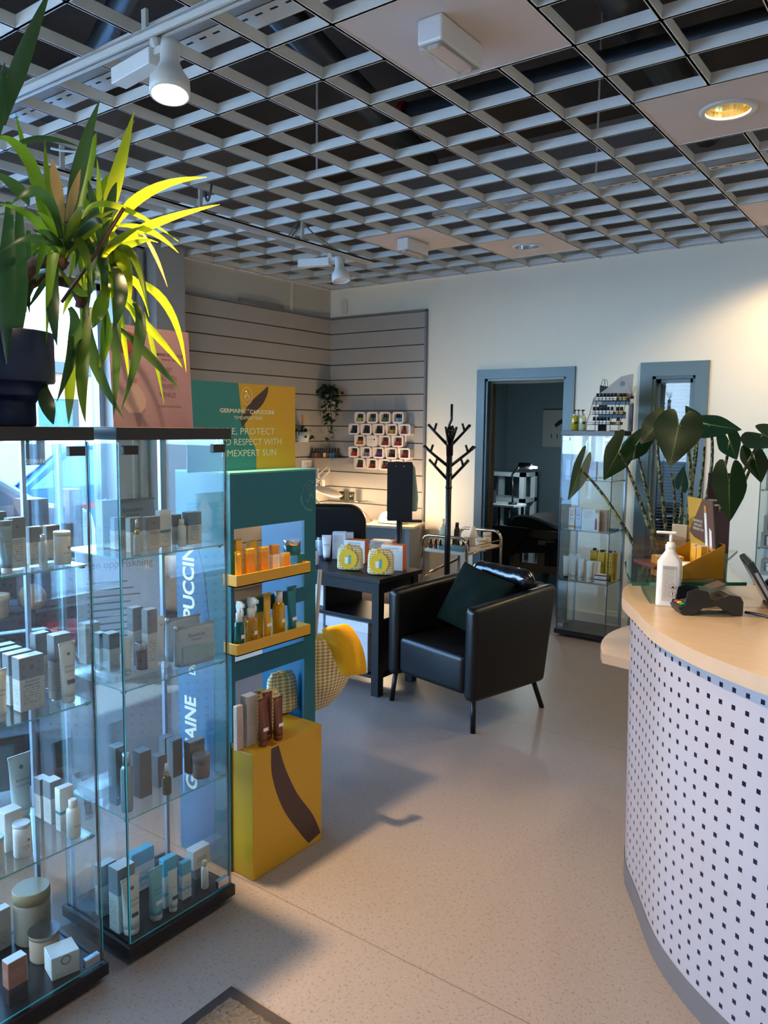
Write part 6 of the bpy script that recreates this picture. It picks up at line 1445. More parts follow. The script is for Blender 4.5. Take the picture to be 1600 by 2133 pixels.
for a in range(7): MB().tube([(0, 0, hs[2]+0.03), (0.03*math.cos(a*0.9), 0.02*math.sin(a*0.9), hs[2]+0.11)], 0.0011, 4).build('reed', P('reed_stick', '#8d7c66', 0.7), t3)

# ------------------------------------------------------------------ brown jar boxes in the right cabinet
kraft = CARTON('carton_kraft', '#9a8672', None, ink='#5e5042', rows=(0.05, 0.2), nrow=6); greyB = P('grey_lid_jar', '#c9c8c4', 0.3)
CRX = -0.895
def jarbox(x, y, z, s, label, top=None):
    t = thing('jar_gift_box', label, 'box', (x, y, z), 0, 'brown jar boxes'); w = s
    MB().box(-w/2, w/2, -w/2, w/2, 0, s*0.95).build('carton', kraft, t, bevel=0.002)
    mb = MB(); mb.box(-w*0.3, w*0.3, -w/2-0.001, -w/2, s*0.15, s*0.8); mb.build('cut_window', P('window_dark', '#3f362e', 0.5), t)
    MB().lathe([(w*0.2, s*0.17), (w*0.2, s*0.5)], 16, cy=-w/2+w*0.12).build('jar', P('jar_cream', '#d8d2c6', 0.35), t); MB().lathe([(w*0.22, s*0.5), (w*0.22, s*0.72)], 16, cy=-w/2+w*0.12).build('jar_lid', greyB, t)
shl = [1.2502, 0.8552, 0.4552]
nm = ['top', 'middle', 'lower']
for k in range(2):
    for r_ in range(2):
        jarbox(CRX-0.12+0.115*k, CBY-0.10, shl[0]+r_*0.097, 0.10, '%s brown jar box %s on the top shelf of the right cabinet' % (('left', 'right')[k], ('at the bottom', 'stacked on another')[r_]))
for k in range(2): jarbox(CRX-0.125+0.12*k, CBY-0.095, shl[1], 0.11, '%s grey lidded jar box at the bottom of the middle shelf of the right cabinet' % ('left', 'right')[k])
for k in range(2): jarbox(CRX-0.11+0.13*k, CBY-0.085, shl[1]+0.106, 0.118, '%s brown jar box stacked on the middle shelf of the right cabinet' % ('left', 'right')[k])
for k in range(2): jarbox(CRX-0.12+0.125*k, CBY-0.10, shl[2]+0.225, 0.10, '%s jar box on top of the white stack, lower shelf of the right cabinet' % ('left', 'right')[k])
stackC = CARTON('carton_white_stack', '#dcd9d4', '#a39a8e', 0.8, ink='#6a6258', rows=(0.82, 0.98), nrow=5)
for k in range(3): carton(Vector((CRX-0.06, CBY-0.09, shl[2]+0.075*k)), 0.25, 0.10, 0.074, 0, stackC, '%s of three stacked white and brown boxes, lower shelf of the right cabinet' % ('lowest', 'middle one', 'topmost')[k], 'stacked white boxes')
MB
# ------------------------------------------------------------------ curved reception counter
CT = 1.055
# outer edge of the counter top, from the far left end round to the right (plan view)
edge = [(-0.80, 3.215), (-0.91, 3.17), (-0.97, 3.10), (-0.99, 3.0), (-0.988, 2.86), (-0.935, 2.69), (-0.842, 2.533), (-0.711, 2.32), (-0.589, 2.186), (-0.466, 2.087), (-0.30, 1.985), (-0.08, 1.90), (0.2, 1.84), (0.5, 1.82)]
def smooth(pts, n=6):
    out = []; P4 = [Vector((a, b, 0)) for a, b in pts]
    for i in range(len(P4)-1):
        p0, p1, p2, p3 = P4[max(0, i-1)], P4[i], P4[i+1], P4[min(len(P4)-1, i+2)]
        for k in range(n):
            f = k/n; out.append(0.5*((2*p1)+(p2-p0)*f+(2*p0-5*p1+4*p2-p3)*f*f+(3*p1-p0-3*p2+p3)*f**3))
    out.append(P4[-1]); return out
E_ = smooth(edge)
def offset(pts, d):
    out = []
    for i, p in enumerate(pts):
        a = pts[max(0, i-1)]; b = pts[min(len(pts)-1, i+1)]; t_ = (b-a).normalized(); nrm = Vector((-t_.y, t_.x, 0)); out.append(p+nrm*d)
    return out
t = thing('reception_counter', 'curved reception counter with birch top and blue square dotted front', 'counter', (0, 2.9, 0)); off = Vector((0, -2.9, 0))
def birch():
    tt = NT('birch_laminate'); tc = tt.n('TexCoord'); mp = tt.n('Mapping'); mp.inputs['Scale'].default_value = (2.0, 14.0, 2.0); mp.inputs['Rotation'].default_value = (0, 0, 0.5); tt.l(tc.outputs['Object'], mp.inputs[0])
    ns = tt.n('TexNoise', Scale=3.0, Detail=4.0); tt.l(mp.outputs[0], ns.inputs['Vector']); c = tt.mix(ns.outputs[0], C('#bda98d'), C('#ab957b')); tt.bsdf(**{'Base Color': c, 'Roughness': 0.28}); return tt.m
birchM = birch(); edgeB = P('birch_edging', '#a8927c', 0.4, noise=0.06, nscale=30)
inner = [p for p in offset(E_, 0.62)]
# top: outer edge, then back along a simple inner line
poly = [(p.x, p.y-2.9) for p in E_]+[(0.9, 2.2-2.9), (0.9, 2.95-2.9), (-0.2, 3.22-2.9)]
n = len(E_); mb = MB(); th = 0.042
v = [(a, b, CT-th) for a, b in poly]+[(a, b, CT) for a, b in poly]; N = len(poly)
mb.add(v, [tuple(range(N, 2*N))], 0); mb.add(v, [tuple(range(N))[::-1]], 0); mb.add(v, [(i, (i+1) % N, N+(i+1) % N, N+i) for i in range(N)], 1, True)
mb.build('countertop', [birchM, edgeB], t)
# dotted front panel, leaning slightly outwards at the top
def dotmat():
    tt = NT('dotted_panel'); uv = tt.n('UVMap'); sp = tt.n('SeparateXYZ'); tt.l(uv.outputs[0], sp.inputs[0]); pit = 0.0462
    def cell_(x): 
        f = tt.math('FRACT', tt.math('MULTIPLY', x, 1/pit)); return tt.math('LESS_THAN', tt.math('ABSOLUTE', tt.math('SUBTRACT', f, 0.5)), 0.142)
    k = tt.math('MULTIPLY', cell_(sp.outputs[0]), cell_(sp.outputs[1]))
    k = tt.math('MULTIPLY', k, tt.math('GREATER_THAN', sp.outputs[1], 0.0))
    tt.bsdf(**{'Base Color': tt.mix(k, C('#9a98a2'), C('#101228')), 'Roughness': 0.22, 'Specular IOR Level': 0.45}); return tt.m
bot, top = offset(E_, 0.052), offset(E_, 0.030)
mb = MB(); arc = 0; zt_, zb_ = CT-th, 0.075
vs = []; uv = []; s_ = [0]
for i in range(1, n): s_.append(s_[-1]+(top[i]-top[i-1]).length)
for i in range(n): vs += [(bot[i].x, bot[i].y-2.9, zb_), (top[i].x, top[i].y-2.9, zt_)]
fs = [(2*i, 2*i+2, 2*i+3, 2*i+1) for i in range(n-1)]
H0 = 0.023-zt_+0.005+1.0164*1  # rows measured down from the top edge
def vv(z): return (z-zt_)+0.0462*30+0.009
mb.add(vs, fs, 0, True, [[(s_[i], vv(zb_)), (s_[i+1], vv(zb_)), (s_[i+1], vv(zt_)), (s_[i], vv(zt_))] for i in range(n-1)])
mb.build('front_panel', dotmat(), t)
kick = offset(E_, 0.050); mb = MB(); vs = []
for i in range(n): vs += [(kick[i].x, kick[i].y-2.9, 0.0), (kick[i].x, kick[i].y-2.9, 0.078)]
mb.add(vs, [(2*i, 2*i+2, 2*i+3, 2*i+1) for i in range(n-1)], 0, True); mb.build('kick_plate', P('grey_kick', '#5f5e62', 0.45), t)
# lower wing board sticking out on the far left
w0 = onz(1255, 1362, 0.75); w1 = onz(1318, 1385, 0.75); w2_ = onz(1318, 1296, 0.75)
arcp = bez((w0.x, w0.y, 0), tuple((w0+w2_)/2+Vector((-0.055, 0.03, 0))), (w2_.x+0.05, w2_.y+0.05, 0), 10)
poly = [(p.x, p.y-2.9) for p in arcp]+[(-1.14, 3.76-2.9), (-0.3, 3.86-2.9), (-0.1, 3.1-2.9), (w1.x+0.12, w1.y-2.9+0.03)]
mb = MB(); N = len(poly); v = [(a, b, 0.712) for a, b in poly]+[(a, b, 0.75) for a, b in poly]
mb.add(v, [tuple(range(N, 2*N))], 0); mb.add(v, [tuple(range(N))[::-1]], 0); mb.add(v, [(i, (i+1) % N, N+(i+1) % N, N+i) for i in range(N)], 1, False); mb.build('wing_board', [P('birch_pale', '#bfae9c', 0.3, noise=0.05, nscale=10), edgeB], t)
# raised glass shelf on grey posts
GZ = 1.128
gl = GLASS('counter_glass', '#b9d6cb', 1.2); ge = P('counter_glass_edge', '#0f5a4c', 0.12, spec=0.8)
ctl = [onz(1318, 1213, GZ), onz(1437, 1213, GZ), onz(1556, 1213, GZ), onz(1522, 1180, GZ), onz(1516, 1164, GZ), onz(1537, 1146, GZ), onz(1440, 1143, GZ), onz(1340, 1146, GZ), onz(1309, 1158, GZ), onz(1301, 1172, GZ), onz(1306, 1192, GZ)]
t = thing('glass_shelf', 'raised green edged glass shelf on the counter under the gold display box', 'shelf', (ctl[1].x, ctl[1].y, CT))
poly = [(p.x-t.location.x, p.y-t.location.y) for p in ctl]; N = len(poly)
v = [(a, b, GZ-CT-0.012) for a, b in poly]+[(a, b, GZ-CT) for a, b in poly]
ar = sum(poly[i][0]*poly[(i+1) % N][1]-poly[(i+1) % N][0]*poly[i][1] for i in range(N))
mb = MB(); mb.add(v, [tuple(range(N, 2*N)), tuple(range(N))[::-1]], 0); mb.add(v, [(i, (i+1) % N, N+(i+1) % N, N+i) for i in range(N)], 1); mb.build('glass_plate', [gl, ge], t)
for u, v_ in ((1427, 1190), (1340, 1175), (1500, 1180)):
    p = onz(u, v_, GZ); MB().lathe([(0.02, 0.0005), (0.02, GZ-CT-0.0125)], 18, cx=p.x-t.location.x, cy=p.y-t.location.y).build('post', P('post_grey', '#8f8f8a', 0.4), t)

# sanitiser bottle
p = onz(1391, 1256, CT); p += Vector((p.x, p.y, 0)).normalized()*-0.036; dist = hd(p)
w = wid(1368, 1419, p, 0.97); h = at(1391, 1107, dist).z-CT; hb = at(1391, 1170, dist).z-CT; hs_ = at(1391, 1148, dist).z-CT
face = math.atan2(p.y, p.x)-PI/2+0.0
t = thing('sanitizer_bottle', 'white hand sanitizer pump bottle at the front of the counter', 'bottle', (p.x, p.y, CT+0.0005), face)
mb = MB(); rings = []
for k, (zz, sx, sy) in enumerate(((0, 0.96, 0.94), (0.006, 1, 1), (hb, 1, 1), (hb+(hs_-hb)*0.35, 0.80, 0.88), (hs_, 0.42, 0.62), (hs_+0.008, 0.38, 0.6))):
    rings.append([(sx*w/2*math.copysign(abs(math.cos(q))**(0.45 if k < 4 else 0.8), math.cos(q)), sy*w*0.36*math.copysign(abs(math.sin(q))**(0.45 if k < 4 else 0.8), math.sin(q)), zz) for q in [2*PI*i/32 for i in range(32)]])
mb.loft(rings).build('bottle_body', P('milky_plastic', '#dfdedd', 0.3, **{'Subsurface Weight': 0.2}), t)
MB().lathe([(w*0.21, hs_+0.004), (w*0.21, hs_+0.022), (w*0.16, hs_+0.024), (w*0.16, hs_+0.03)], 24).build('screw_cap', whiteP, t)
MB().lathe([(w*0.07, hs_+0.028), (w*0.07, h-0.006)], 14).build('pump_stem', whiteP, t)
mb = MB(); mb.box(-w*0.6, w*0.22, -0.008, 0.008, h-0.008, h); mb.build('pump_head', whiteP, t, bevel=0.003)
yl = -w*0.36-0.0006; lab = CARTON('sanitizer_label', '#b9b4ac', '#a39e98', 0.9, ink='#4f4d4b', rows=(0.1, 0.97), nrow=24)
mb = MB(); mb.add([(-w*0.26, yl, hb*0.13), (w*0.30, yl, hb*0.13), (w*0.30, yl, hb*0.93), (-w*0.26, yl, hb*0.93)], [(0, 1, 2, 3)], uvs=[[(0, 0), (1, 0), (1, 1), (0, 1)]]); mb.build('printed_label', lab, t)
for zc, sym in ((hb*0.46, 0), (hb*0.30, 1)):
    cx, r = w*0.17, w*0.15; mb = MB(); y2 = yl-0.0006
    mb.add([(cx, y2, zc-r), (cx+r, y2, zc), (cx, y2, zc+r), (cx-r, y2, zc)], [(0, 1, 2, 3)]); mb.build('hazard_diamond', P('hazard_red', '#a04444', 0.5), t)
    mb = MB(); r2 = r*0.84; y3 = y2-0.0005; mb.add([(cx, y3, zc-r2), (cx+r2, y3, zc), (cx, y3, zc+r2), (cx-r2, y3, zc)], [(0, 1, 2, 3)]); mb.build('hazard_field', P('hazard_white', '#c9c2ba', 0.5), t)
    if sym: text('!', r*1.25, blackP, t, (cx, y3-0.0004, zc), (1, 0, 0), (0, 0, 1), bold=0.05)
    else:
        f_ = [(-0.32, -0.35), (0.3, -0.35), (0.4, -0.1), (0.25, 0.2), (0.15, 0.05), (0.05, 0.5), (-0.15, 0.2), (-0.2, 0.0), (-0.38, 0.1), (-0.42, -0.15)]
        mb = MB(); mb.add([(cx+a*r, y3-0.0004, zc+b*r) for a, b in f_], [tuple(range(len(f_)))]); mb.build('flame_symbol', blackP, t)
MB().lathe([(0.001, 0), (w*0.085, 0)], 20, cap0=False, cap1=False, M=Matrix.Translation((w*0.24, yl-0.001, hb*0.155)) @ Matrix.Rotation(PI/2, 4, 'X')).build('round_mark', P('navy_mark', '#23253a', 0.5), t)

# card terminal: wedge shaped, screen end raised
a = onz(1418, 1282, CT); b = onz(1548, 1284, CT); d = (b-a); Lt = d.length; ang = math.atan2(d.y, d.x)
t = thing('card_terminal', 'black card payment terminal with red, yellow and green keys on the counter', 'card terminal', (a.x, a.y, CT+0.0005), ang)
tm = P('terminal_black', '#17181c', 0.35); tg = P('terminal_grey', '#272523', 0.45); Wt = 0.085
side = [(0.0, 0.006), (0.012, 0.0), (0.04, 0.0), (0.07, 0.022), (0.115, 0.03), (0.15, 0.012), (0.165, 0.001), (Lt, 0.001), (Lt, 0.045), (Lt-0.01, 0.062), (Lt-0.045, 0.068), (0.075, 0.038), (0.02, 0.026), (-0.004, 0.018)]
mb = MB(); mb.prism(side, 0.0, Wt, axis='y'); mb.build('terminal_body', tg, t, bevel=0.003)
mb = MB(); mb.prism([(-0.006, 0.016), (0.02, 0.0225), (0.085, 0.038), (0.082, 0.046), (0.015, 0.031), (-0.008, 0.024)], 0.002, Wt-0.002, axis='y'); mb.build('keypad_deck', tm, t, bevel=0.003)
mb = MB(); mb.prism([(0.01, 0.02), (0.095, 0.04), (0.082, 0.078), (0.04, 0.085), (0.018, 0.075)], -0.002, 0.003, axis='y'); mb.prism([(0.01, 0.02), (0.095, 0.04), (0.082, 0.078), (0.04, 0.085), (0.018, 0.075)], Wt-0.003, Wt+0.002, axis='y'); mb.prism([(0.078, 0.042), (0.086, 0.042), (0.078, 0.072), (0.07, 0.072)], 0.003, Wt-0.003, axis='y'); mb.build('privacy_shield', tm, t)
tilt = math.atan2(0.015, 0.067); Mk = Matrix.Translation((0.004, 0, 0.0295)) @ Matrix.Rotation(-tilt, 4, 'Y')
for k, cl in enumerate(('#2f9a4a', '#d8b13a', '#b53a34')):
    MB().box(0.0, 0.012, 0.012+k*0.022, 0.028+k*0.022, 0, 0.004, M=Mk).build('key', P('key_'+cl.strip('#'), cl, 0.35), t)
for r_ in range(3):
    for k in range(3): MB().box(0.018+r_*0.014, 0.028+r_*0.014, 0.012+k*0.022, 0.028+k*0.022, 0, 0.003, M=Mk).build('key', P('key_grey', '#4a4d58', 0.35), t)
mb = MB(); mb.box(0.1, Lt-0.05, 0.012, Wt-0.012, 0.0, 0.002, M=Matrix.Translation((0.075-0.1+0.03, 0, 0.0455)) @ Matrix.Rotation(-math.atan2(0.03, Lt-0.12), 4, 'Y') ); mb.build('paper_hatch', P('hatch_brown', '#4a4039', 0.4), t)
cb = [b+Vector((0.0, 0.02, 0.01)), b+Vector((0.05, 0.03, 0.006)), b+Vector((0.10, 0.0, 0.006)), b+Vector((0.2, -0.02, 0.006))]
tag(MB().tube(cb, 0.0045, 8).build('power_cable', blackP), 'black cable running from the card terminal along the counter', 'cable')
# tilted monitor at the right, seen from behind
q = onz(1572, 1272, CT)
t = thing('monitor', 'black tilted screen at the right behind the card terminal', 'monitor', (q.x+0.035, q.y+0.09, CT+0.0005), 1.92)
Mt = Matrix.Translation((0, 0, 0.006)) @ Matrix.Rotation(-0.52, 4, 'X')
MB().box(-0.09, 0.09, -0.011, 0.011, 0.012, 0.18, M=Mt).build('screen_case', P('monitor_black', '#22252a', 0.3), t, bevel=0.005)
MB().box(-0.08, 0.08, 0.0111, 0.0122, 0.022, 0.17, M=Mt).build('screen_glass', P('monitor_glass', '#0c0e12', 0.08), t)
MB().box(-0.0915, -0.09, -0.005, 0.005, 0.03, 0.14, M=Mt).build('side_strip', P('monitor_strip', '#8b8f92', 0.35), t)
MB().box(-0.06, 0.06, -0.09, 0.02, 0.0, 0.014).build('stand_foot', blackP, t, bevel=0.004); MB().tube([(0, -0.06, 0.012), (0, 0.02, 0.09)], 0.013, 10).build('stand_arm', blackP, t)

# gold counter display, box part with cards
gold = P('display_gold', '#b98218', 0.4, noise=0.03); goldin = P('display_gold_inside', '#d9a21f', 0.45); dk = P('display_dark_back', '#3c3630', 0.5)
A = onz(1421, 1206, GZ); B = onz(1507, 1206, GZ); dv = (B-A); ang = math.atan2(dv.y, dv.x); Ld = dv.length
t = thing('counter_display', 'gold cardboard counter display with brown header card on the glass shelf', 'display', (A.x, A.y, GZ+0.0008), ang)
hA = at(1421, 1180, hd(A)).z-GZ; hB = at(1508, 1135, hd(B)).z-GZ; Dd = 0.20
sidep = [(0, 0), (Ld, 0), (Ld, hB), (0, hA)]
mb = MB(); mb.prism(sidep, 0, 0.003, axis='y'); mb.prism(sidep, Dd-0.003, Dd, axis='y'); mb.box(0, 0.003, 0.003, Dd-0.003, 0, hA); mb.box(0.003, Ld, 0.003, Dd-0.003, 0, 0.003); mb.box(Ld-0.003, Ld, 0.003, Dd-0.003, 0.003, hB); mb.build('tray_box', gold, t)
# header card facing the tray front (local -x), leaning back
hx0 = Ld-0.005; Hh = at(1490, 1040, hd(B)+0.05).z-GZ
Mh = Matrix.Translation((hx0-0.02, 0, hB*0.45)) @ Matrix.Rotation(-0.12, 4, 'Y')
Hc = Hh-hB*0.45
mb = MB(); mb.box(-0.002, 0.0, 0.004, Dd-0.004, 0, Hc, M=Mh); mb.build('header_card', P('header_brown', '#5a3c32', 0.4), t)
mb = MB(); mb.box(0.0, 0.003, 0.004, Dd-0.004, 0, Hc, M=Mh); mb.prism([(0.003, 0.0), (0.02, 0.0), (0.003, Hc*0.9)], 0.01, 0.013, axis='y', M=Mh); mb.build('header_back', dk, t)
def hp(pl, m_, nm='printed_field', d=0.0026): MB().prism([(Dd-0.004-(Dd-0.008)*a, Hc*b) for a, b in pl], -d, -0.002, axis='x', M=Mh).build(nm, m_, t)
hp([(0, 0), (1, 0), (1, 0.22), (0.2, 0.32), (0.0, 0.4)], P('header_gold', '#c0902a', 0.4)); hp([(0, 0.4), (0.0, 1.0), (0.62, 1.0), (0.3, 0.7)], P('header_gold', '#c0902a', 0.4)); hp([(0, 0.40), (0.3, 0.7), (0.05, 0.62)], P('header_gold', '#c0902a', 0.4))
hp([(0.62, 0.12), (0.72, 0.12), (0.74, 0.78), (0.66, 0.78)], P('stick_white', '#e4e2de', 0.3), 'printed_stick', 0.0032); hp([(0.66, 0.78), (0.74, 0.78), (0.735, 0.9), (0.67, 0.9)], P('stick_tip', '#c98a3c', 0.3), 'printed_stick', 0.0032); hp([(0.78, 0.14), (0.88, 0.16), (0.9, 0.5), (0.82, 0.55)], P('stick_white', '#e4e2de', 0.3), 'printed_stick', 0.0032)
for k, s in enumerate(('GERMAINE DE', 'CAPUCCINI', 'TIMEXPERT SUN')):
    text(s, 0.013, creamI, t, Mh @ Vector((-0.0036, Dd*0.62, Hc*(0.62-0.07*k))), (0, -1, 0), Mh.to_3x3() @ Vector((0, 0, 1)), xs=0.9)
# yellow cartons inside, and on the left the gold boxes with white caps
dmat = Matrix.Rotation(ang, 3, 'Z')
def on_disp(x, y, z): return Vector(t.location)+dmat @ Vector((x, y, 0))+Vector((0, 0, z))
disp = t
gg = 'yellow boxes in the gold display'
for k, (x, y, hh) in enumerate(((0.085, 0.04, 0.105), (0.085, 0.08, 0.095), (0.10, 0.12, 0.10), (0.025, 0.09, 0.06), (0.025, 0.13, 0.06), (0.025, 0.17, 0.06))):
    carton(on_disp(min(x, Ld-0.04), y, 0.0035), 0.034, 0.024, hh, ang-PI/2, CARTON('carton_gold_small', '#d99a1c', None, ink='#9a6a12', rows=(0.3, 0.6)), 'yellow box in the gold counter display, %s of six' % od[k], gg)
q = onz(1431, 1192, GZ); can(on_disp(0.027, 0.030, 0.0035), 0.02, at(1431, 1164, hd(q)).z-GZ, ang, P('white_stick', '#e6e2dc', 0.3), whiteP, 'white capped stick at the front of the gold counter display', lidh=0.5, name='sun_stick', cat='cosmetic stick')
# kraft boxes standing behind, acrylic box to the left
g7 = 'tan and white booklets behind the gold display'
for k, u in enumerate((1409, 1420, 1431, 1442)):
    q = onz(u+4, 1165, GZ); p = q.copy(); p.z = GZ+0.0008
    hh = at(u, 1093+k*2, hd(p)).z-GZ
    carton(p, 0.011, 0.06, hh, ang+0.75, CARTON('carton_tan', '#c9a578', None, ink='#8a6a44', rows=(0.4, 0.6)), 'slim tan and white box behind the sanitizer bottle, %s from the left' % od[k], g7)
p0 = onz(1368, 1178, GZ)
t = thing('acrylic_box', 'clear open acrylic box with a brown edge on the glass shelf', 'box', (p0.x+0.0, p0.y+0.05, GZ+0.0008), ang+0.1)
ac = GLASS('acrylic_pane', '#f4efed', 1.1); mb = MB(); w, d, h = 0.075, 0.085, at(1350, 1120, hd(p0)).z-GZ
for x0, x1, y0, y1 in ((-w, w, -d, -d+0.003), (-w, w, d-0.003, d), (-w, -w+0.003, -d, d), (w-0.003, w, -d, d)): mb.box(x0, x1, y0, y1, 0, h)
mb.build('acrylic_walls', ac, t); MB().box(-w+0.003, w-0.003, -d+0.003, d-0.003, 0, 0.006).build('brown_floor', P('acrylic_brown', '#7d4a36', 0.3), t)
for k in range(3): carton(Vector(t.location)+Matrix.Rotation(ang+0.1, 3, 'Z') @ Vector((-0.03+0.03*k, -0.03, 0.0065)), 0.026, 0.05, 0.03, ang+0.1, CARTON('carton_gold_small', '#d99a1c', None), 'small gold box lying in the clear acrylic box, %s of three' % od[k], 'gold boxes in the acrylic box')
# brown upright poster behind the gold display
q = onz(1478, 1150, GZ); dd = hd(q)
t = thing('counter_poster', 'dark brown poster card standing behind the gold counter display', 'poster', (q.x+0.035, q.y-0.03, GZ+0.0008), 0.42)
hh = at(1478, 985, hd(t.location)).z-GZ; wv = wid(1456, 1502, q, 1.0)
M = Matrix.Rotation(-0.05, 4, 'X')
MB().box(-wv/2, wv/2, -0.003, 0.003, 0, hh, M=M).build('card', P('card_brown', '#4a3030', 0.25, noise=0.15, nscale=9), t); MB().prism([(0.0, 0), (0.05, 0), (0.0, hh*0.5)], -0.002, 0.002, axis='x', M=Matrix.Translation((0, 0.003, 0))).build('easel_strut', dk, t)
text('GERMAINE DE CAPUCCINI', 0.0125, creamI, t, M @ Vector((0, -0.004, hh*0.66)), (1, 0, 0), M.to_3x3() @ Vector((0, 0, 1)), xs=0.62, bold=0.02); text('TIMEXPERT', 0.011, creamI, t, M @ Vector((0, -0.004, hh*0.60)), (1, 0, 0), M.to_3x3() @ Vector((0, 0, 1)), xs=0.7, bold=0.02)
for zz in (0.75, 0.81, 0.87):
    mb = MB(); mb.tube([M @ Vector((0.011*math.cos(a), -0.0035, hh*zz+0.008*math.sin(a))) for a in [2*PI*k/16 for k in range(17)]], 0.0011, 4); mb.build('printed_emblem', creamI, t)
# mat on the floor
c = onz(487, 2053, 0)
t = thing('door_mat', 'grey pile door mat with dark rubber border at the bottom of the photo', 'mat', (c.x+0.45, c.y-0.31, 0), 0.0)
MB().box(-0.45, 0.45, -0.30, 0.30, 0.0005, 0.006).build('rubber_border', P('mat_rubber', '#241d19', 0.7), t, bevel=0.002)
mb = MB(); rnd = random.Random(2); nx, ny = 120, 80; vs = []
for i in range(nx+1):
    for j in range(ny+1): 
        e = 0 if i in (0, nx) or j in (0, ny) else 1
        vs.append((-0.415+0.83*i/nx+rnd.uniform(-.002, .002)*e, -0.265+0.53*j/ny+rnd.uniform(-.002, .002)*e, 0.0061+e*(0.007+rnd.uniform(0, .005))))
mb.add(vs, [(i*(ny+1)+j, (i+1)*(ny+1)+j, (i+1)*(ny+1)+j+1, i*(ny+1)+j+1) for i in range(nx) for j in range(ny)], smooth=False)
mb.build('pile', P('mat_pile', '#51493f', 0.95, noise=0.35, nscale=180), t)
# ------------------------------------------------------------------ yucca on the left cabinet
gA = LEAF('yucca_green', '#33501e', '#7f9a18', 0.45); gB = LEAF('yucca_lit', '#4f6e1e', '#9fb01c', 0.5); gD = LEAF('yucca_dark', '#24402a', '#4c6a2a', 0.35); gT = LEAF('yucca_dry', '#a58658', '#b99a5a', 0.3)  # yellow-green copy: some leaf variety, mostly transmitted light put into the colour
PC = Vector((-2.095, 1.085, 1.6303))
YU = thing('yucca_plant', 'large yucca in a dark pot blued by lens flare on top of the left glass cabinet', 'plant', PC)
potM = P('flare_blue_pot', '#0b1d3c', 0.35, noise=0.05, spec=0.4)  # dark pot; the blue of a lens flare is put into its colour
MB().lathe([(0.092, 0.0), (0.094, 0.006), (0.094, 0.062), (0.10, 0.072), (0.122, 0.078), (0.126, 0.084), (0.126, 0.115), (0.142, 0.116), (0.145, 0.122), (0.145, 0.245), (0.142, 0.25), (0.134, 0.25), (0.13, 0.21)], 48, cap1=False).build('pot', potM, YU)
MB().lathe([(0.001, 0.215), (0.132, 0.212)], 30, cap0=False, cap1=False).build('soil', P('soil', '#2a2019', 0.95, noise=0.3, nscale=60), YU)
def rel(p): return Vector(p)-PC
bark = P('yucca_bark', '#5a4030', 0.9, noise=0.35, nscale=70, bump=0.9)
D0_ = hd(PC)
MB().tube([(0.0, 0, 0.2), rel(at(35, 640, D0_+0.0)), rel(at(40, 585, D0_)), rel(at(75, 548, D0_-0.02)), rel(at(118, 540, D0_-0.03)), rel(at(138, 556, D0_-0.03))], [0.03, 0.026, 0.022, 0.018, 0.017, 0.015], 12).build('trunk', bark, YU)
MB().tube([(0.02, 0.02, 0.2), rel(at(42, 600, D0_+0.06)), rel(at(90, 575, D0_+0.06)), rel(at(150, 590, D0_+0.06)), rel(at(172, 625, D0_+0.06)), rel(at(168, 642, D0_+0.06))], [0.03, 0.022, 0.019, 0.017, 0.02, 0.016], 12).build('trunk', bark, YU)
MB().tube([rel(at(258, 433, D0_-0.12)), rel(at(195, 535, D0_-0.1)), rel(at(128, 630, D0_-0.08))], 0.005, 8).build('support_cane', P('dark_cane', '#3a2018', 0.5), YU)
lfm = MB()
YM = [gA, gB, gD, gT]
def yleaf(p0, p1, p2, w, mi, d0=0.0, d1=None, d2=None, fold=0.25):
    """strap leaf through three picture points at given depths behind the crown distance"""
    d1 = d0 if d1 is None else d1; d2 = d1 if d2 is None else d2
    a, b, c = rel(at(*p0, D0_+d0)), rel(at(*p1, D0_+d1)), rel(at(*p2, D0_+d2)); W = w/FPX*2.25
    cl = bez(a, b, c, 12); vs = []
    vw = (PC-Vector((0, 0, EYE))).normalized(); n = len(cl); tw = random.uniform(-0.5, 0.5)
    for i, p in enumerate(cl):
        d = (cl[min(i+1, n-1)]-cl[max(i-1, 0)]).normalized(); s = d.cross(vw).normalized(); nn = s.cross(d)
        ss = (s*math.cos(tw*i/n)+nn*math.sin(tw*i/n)); f = i/(n-1)
        ww = W*0.5*(0.45+0.9*min(1, f*2.2)*(1) if f < 0.45 else 1.30*(1-((f-0.45)/0.55)**1.7))*0.78+0.0004
        vs += [p+ss*ww+nn*ww*fold, p, p-ss*ww+nn*ww*fold]
    fs = []; uvs = []
    for i in range(n-1):
        for k in range(2):
            fs.append((3*i+k, 3*i+k+1, 3*i+k+4, 3*i+k+3)); uvs.append([(k/2, i/n), ((k+1)/2, i/n), ((k+1)/2, (i+1)/n), (k/2, (i+1)/n)])
    lfm.add(vs, fs, mi, True, uvs)
A0, B0 = -0.03, 0.06
